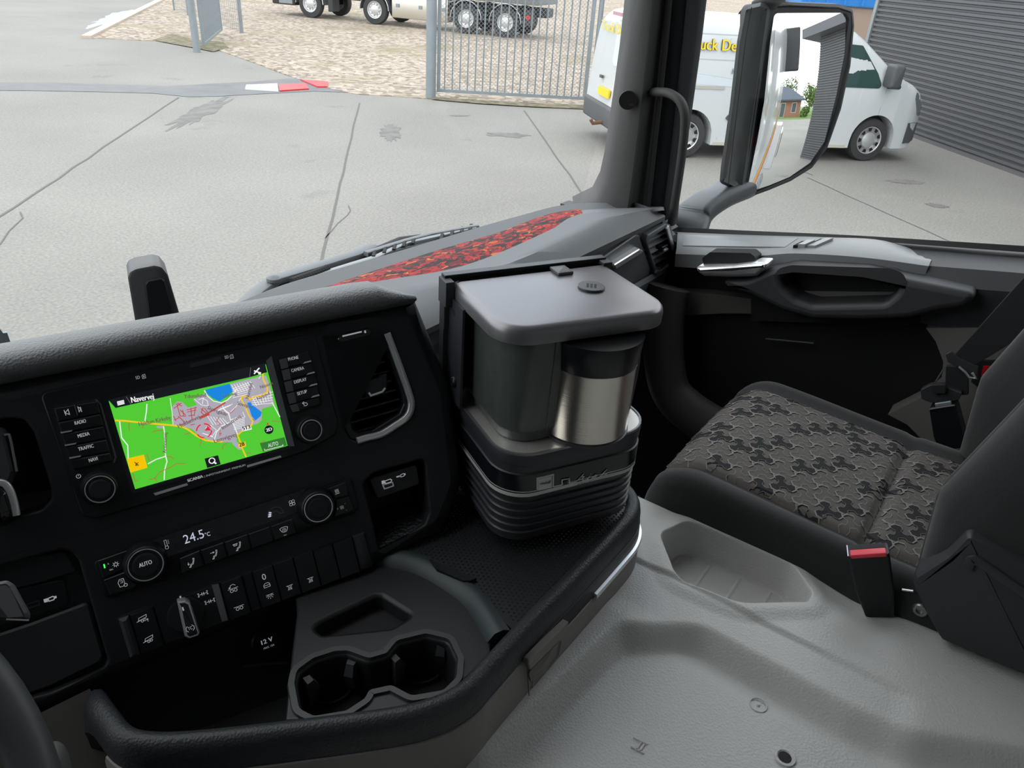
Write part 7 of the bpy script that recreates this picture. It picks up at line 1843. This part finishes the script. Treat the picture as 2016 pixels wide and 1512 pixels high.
b = MB(BUF); b.ribbon([(-0.0235, 0.0115), (-0.0235, -0.0115)], 0.001, 0.0, Frame(BUF(0, 0.0006, 0), BUF.x, BUF.z, BUF.y)); b.build('edge_glint', M_CHROME, bu)
b = MB(BUF); b.box((-0.012, -0.17, -0.004), (0.012, -0.095, 0.004), bev=0.002); b.build('stalk', M_DEEP, bu)

# seat belt by the door
sb = empty('seat_belt', onX(1880, 880, 1.42), 'black seat belt hanging by the door with latch plate and second buckle', 'seat belt')
M_WEB = mat('belt_webbing', (0.014, 0.015, 0.016), 0.7, bump=('noise', 900, 0.4, 0.0004))
def plate_px(name, pxs, x, th, m, parent, rnd_=0.003, back=0.0):
    f = Frame((x, 0, 0), (0, -1, 0), (0, 0, 1), (-1, 0, 0)); q = rpoly([f.px(a, c) for a, c in pxs], rnd_, 3)
    b = MB(f); b.stack(q, [(0.0, -th), (0.0, -0.001), (0.001, 0.0)]); return b.build(name, m, parent, smooth=40)
plate_px('strap', [(1872, 706), (2010, 552), (2060, 500), (2060, 610), (2010, 664), (1922, 718)], 1.42, 0.003, M_WEB, sb)
plate_px('strap_fold', [(1862, 720), (1905, 724), (1907, 778), (1860, 776)], 1.425, 0.008, M_WEB, sb)
lpl = plate_px('latch_plate', [(1861, 698), (1872, 692), (1890, 706), (1925, 722), (1924, 746), (1908, 744), (1900, 730), (1866, 714)], 1.415, 0.006, M_DGREY, sb, 0.002)
b = MB(); b.tube([onX(1888, 722, 1.41), onX(1901, 733, 1.41), onX(1908, 743, 1.41), onX(1922, 745, 1.41), onX(1914, 734, 1.41)], 0.0022, 8); b.build('latch_tongue', M_CHROME, lpl, smooth=60)
b = MB(); b.tube([onX(1858, 726, 1.42), onX(1846, 745, 1.42), onX(1834, 765, 1.42), onX(1830, 775, 1.42)], 0.0012, 6); b.build('cord', M_MGREY, sb)
plate_px('tongue_grip', [(1812, 768), (1832, 758), (1862, 762), (1894, 775), (1888, 787), (1862, 794), (1832, 793), (1814, 786)], 1.41, 0.014, M_DGREY, sb, 0.004)
plate_px('tongue_roll', [(1832, 758), (1862, 757), (1862, 775), (1836, 776)], 1.402, 0.012, M_WEB, sb, 0.003)
bb = plate_px('buckle_body', [(1829, 804), (1881, 796), (1904, 880), (1850, 890), (1838, 860)], 1.40, 0.03, M_BLK2, sb, 0.004)
plate_px('buckle_steel', [(1840, 795), (1872, 790), (1874, 798), (1842, 803)], 1.402, 0.004, M_GALV, bb, 0.001)
b = MB(); b.tube([onX(1830, 806, 1.399), onX(1880, 798, 1.399)], 0.0014, 6); b.build('buckle_edge', M_MGREY, bb)

# ================================================================== OUTSIDE THE SCREEN: WIPERS
wz = -0.50
wp_ = empty('wiper_linkage', Vector((0.95, 0.93, -0.52)), 'grey windscreen wiper arms and linkage behind the lower windscreen', 'wiper')
M_WIP = mat('wiper_grey', (0.16, 0.17, 0.18), 0.45)
def wz_px(x, y, z=-0.475): return onZ(x, y, z)
def flatbar(pxs, w, h, m, name, parent, z=-0.475):
    b = MB(); b.sweep([wz_px(*p, z) for p in pxs], rpoly([(-w, -h), (w, -h), (w, h), (-w, h)], min(w, h) * 0.5, 2)); return b.build(name, m, parent, smooth=40)
flatbar([(470, 612), (505, 578), (540, 552), (620, 528), (700, 503), (735, 487)], 0.012, 0.006, M_WIP, 'arm', wp_)
flatbar([(520, 582), (545, 565), (600, 548), (700, 514), (790, 475), (830, 470)], 0.008, 0.008, M_DEEP, 'blade_carrier', wp_, -0.485)
b = MB(); pts = [wz_px(*p, -0.470) for p in ((575, 556), (600, 547), (625, 538), (645, 530))]
b.tube(smooth_path(pts, 10), [0.007 + 0.0012 * (k % 2) for k in range(31)], 10); b.build('ribbed_boot', M_RUBBER, wp_, smooth=30)
flatbar([(600, 555), (640, 539), (700, 520), (740, 508), (800, 480), (860, 467), (935, 450)], 0.006, 0.004, mat('wiper_pale', (0.30, 0.32, 0.33), 0.4), 'link_bar', wp_, -0.472)
flatbar([(600, 556), (760, 508), (870, 476)], 0.003, 0.003, M_GALV, 'thin_rod', wp_, -0.466)
f = Frame(wz_px(540, 552, -0.468), (1, 0, 0), (0, 1, 0), (0, 0, 1)); b = MB(f); b.lathe([(0.012, 0), (0.012, 0.005), (0.006, 0.008), (0.0005, 0.009)], 20); b.build('pivot_bolt', M_WIP, wp_, smooth=40)
gp_ = [(735, 503), (756, 496), (775, 490), (794, 484), (812, 478), (868, 470), (888, 463), (908, 456), (925, 451)]
for (x, y) in gp_:
    b = MB(); a = wz_px(x, y + 4, -0.470); c = wz_px(x + 3, y - 7, -0.470); b.tube([a, c], 0.0045, 6); b.build('louvre_bar', M_DEEP, wp_)
flatbar([(720, 500), (800, 475), (850, 462), (940, 446)], 0.006, 0.004, M_WIP, 'louvre_rail', wp_, -0.470)
flatbar([(722, 512), (800, 490), (870, 474), (940, 452)], 0.004, 0.003, M_DEEP, 'louvre_rail', wp_, -0.472)
# housing standing in front of the screen
hp_ = empty('plastic_housing', DS(0.06, 0.05, -0.30), 'black tapered plastic housing rising in front of the windscreen', 'housing')
hc = ray(304, 640); HD = 0.98
hn = -Vector((hc.x, hc.y, 0)).normalized()
HOF = Frame(hc * HD, Vector((0, 0, 1)).cross(hn), (0, 0, 1), hn)
def ho(pts, c=0.0): return [HOF.px(x, y, c) for x, y in pts]
hout = rpoly(ho([(276, 690), (252, 548), (256, 537), (268, 531), (304, 524), (318, 527), (330, 542), (368, 670), (372, 690)]), 0.006, 4)
b = MB(HOF); b.stack(hout, [(0.004, -0.05), (0.0, -0.045), (0.0, -0.002), (0.003, 0.0)]); b.build('shell', mat('housing_grey', (0.07, 0.072, 0.075), 0.5), hp_, smooth=40)
hin = rpoly(ho([(300, 690), (284, 560), (290, 551), (318, 545), (326, 552), (362, 690)], 0.002), 0.004, 3)
b = MB(HOF); b.stack(hin, [(0, 0.0), (0.002, 0.004)]); b.build('inner_face', M_BLK, hp_, smooth=40)
# bracket at the left edge
bk_ = empty('metal_bracket', onZ(8, 688, -0.42), 'pale metal bracket with black bolt at the far left of the windscreen', 'bracket')
hb = Frame(ray(10, 680) * 1.0, (1, -0.35, 0), (0, 0, 1), (-0.35, -1, 0))
q = [hb.px(x, y) for x, y in [(-30, 640), (0, 648), (6, 656), (14, 655), (20, 672), (30, 690), (36, 780), (-30, 780)]]
b = MB(hb); b.stack(q, [(0, -0.006), (0, 0.0)]); b.build('plate', mat('bracket_metal', (0.30, 0.34, 0.37), 0.5, metal=0.4), bk_)
c = hb.px(12, 683); f = hb.moved(c[0], c[1]); b = MB(f); b.lathe([(0.007, 0), (0.007, 0.004), (0.004, 0.005), (0.004, 0.012), (0.0005, 0.013)], 12); b.build('bolt', M_BLK2, bk_, smooth=40)

# ================================================================== STEERING WHEEL
rp0 = ray(0, 1370) * 0.50
sr = 0.225; scn = rp0 - Vector((sr, 0, 0)); sv = Vector((0, 0.80, 0.60)).normalized()
stw = empty('steering_wheel', scn, 'black steering wheel rim at the left edge', 'steering wheel')
M_RIMW = mat('wheel_leather', (0.045, 0.048, 0.050), 0.5)
b = MB(); pts = [scn + Vector((1, 0, 0)) * (sr * math.cos(t)) + sv * (sr * math.sin(t)) for t in [2 * PI * k / 72 for k in range(72)]]
b.sweep(pts, [(0.0145 * math.cos(2 * PI * k / 16), 0.0145 * math.sin(2 * PI * k / 16)) for k in range(16)], up=sv.cross(Vector((1, 0, 0))), closed=True); b.build('rim', M_RIMW, stw, smooth=70)
b = MB(); b.tube([scn, scn + Vector((0.20, 0, 0)) + sv * 0.03], 0.02, 10); b.build('spoke', M_RIMW, stw, smooth=60)
b = MB(); b.tube([scn + sv.cross(Vector((1, 0, 0))) * 0.02, scn - sv.cross(Vector((1, 0, 0))) * 0.05], [0.08, 0.06], 24); b.build('hub', M_RIMW, stw, smooth=40)
sf = Frame(ray(24, 1182) * 0.52, (0.95, -0.30, 0.05), (0.2, 0.65, 0.73), (0, -0.7, 0.7)); sf.z = sf.x.cross(sf.y).normalized(); sf.x = sf.y.cross(sf.z).normalized()
stk = empty('column_stalk', sf.o, 'small grey switch lever behind the steering wheel', 'lever')
q = rpoly([sf.px(x, y) for x, y in [(-30, 1150), (14, 1142), (24, 1150), (54, 1205), (56, 1222), (10, 1222), (-30, 1215)]], 0.003, 3)
b = MB(sf); b.stack(q, [(0, -0.02), (0, -0.002), (0.002, 0.0)]); b.build('lever_body', M_DGREY, stk, smooth=40)
q = [sf.px(x, y, 0.001) for x, y in [(-30, 1158), (10, 1152), (20, 1158), (46, 1214), (16, 1216), (-4, 1190)]]
b = MB(sf); b.poly(q, 0.0006); b.build('lever_face', M_MGREY, stk)
b = MB(sf); b.ribbon([sf.px(x, y, 0.001) for x, y in [(12, 1219), (57, 1221)]], 0.001, 0.0008); b.build('silver_edge', M_CHROME, stk)
kb = empty('grey_knob', ray(100, 1500) * 0.62, 'pale grey rounded lever end at the bottom left corner', 'lever')
b = MB(); b.tube(smooth_path([ray(95, 1600) * 0.62, ray(92, 1530) * 0.62, ray(88, 1490) * 0.62, ray(80, 1470) * 0.62], 5), [0.020, 0.020, 0.020, 0.0195, 0.019, 0.0185, 0.018, 0.0175, 0.017, 0.0165, 0.0155, 0.0145, 0.013, 0.011, 0.008, 0.003], 14); b.build('lever_end', mat('knob_pale', (0.12, 0.125, 0.12), 0.4), kb, smooth=60)
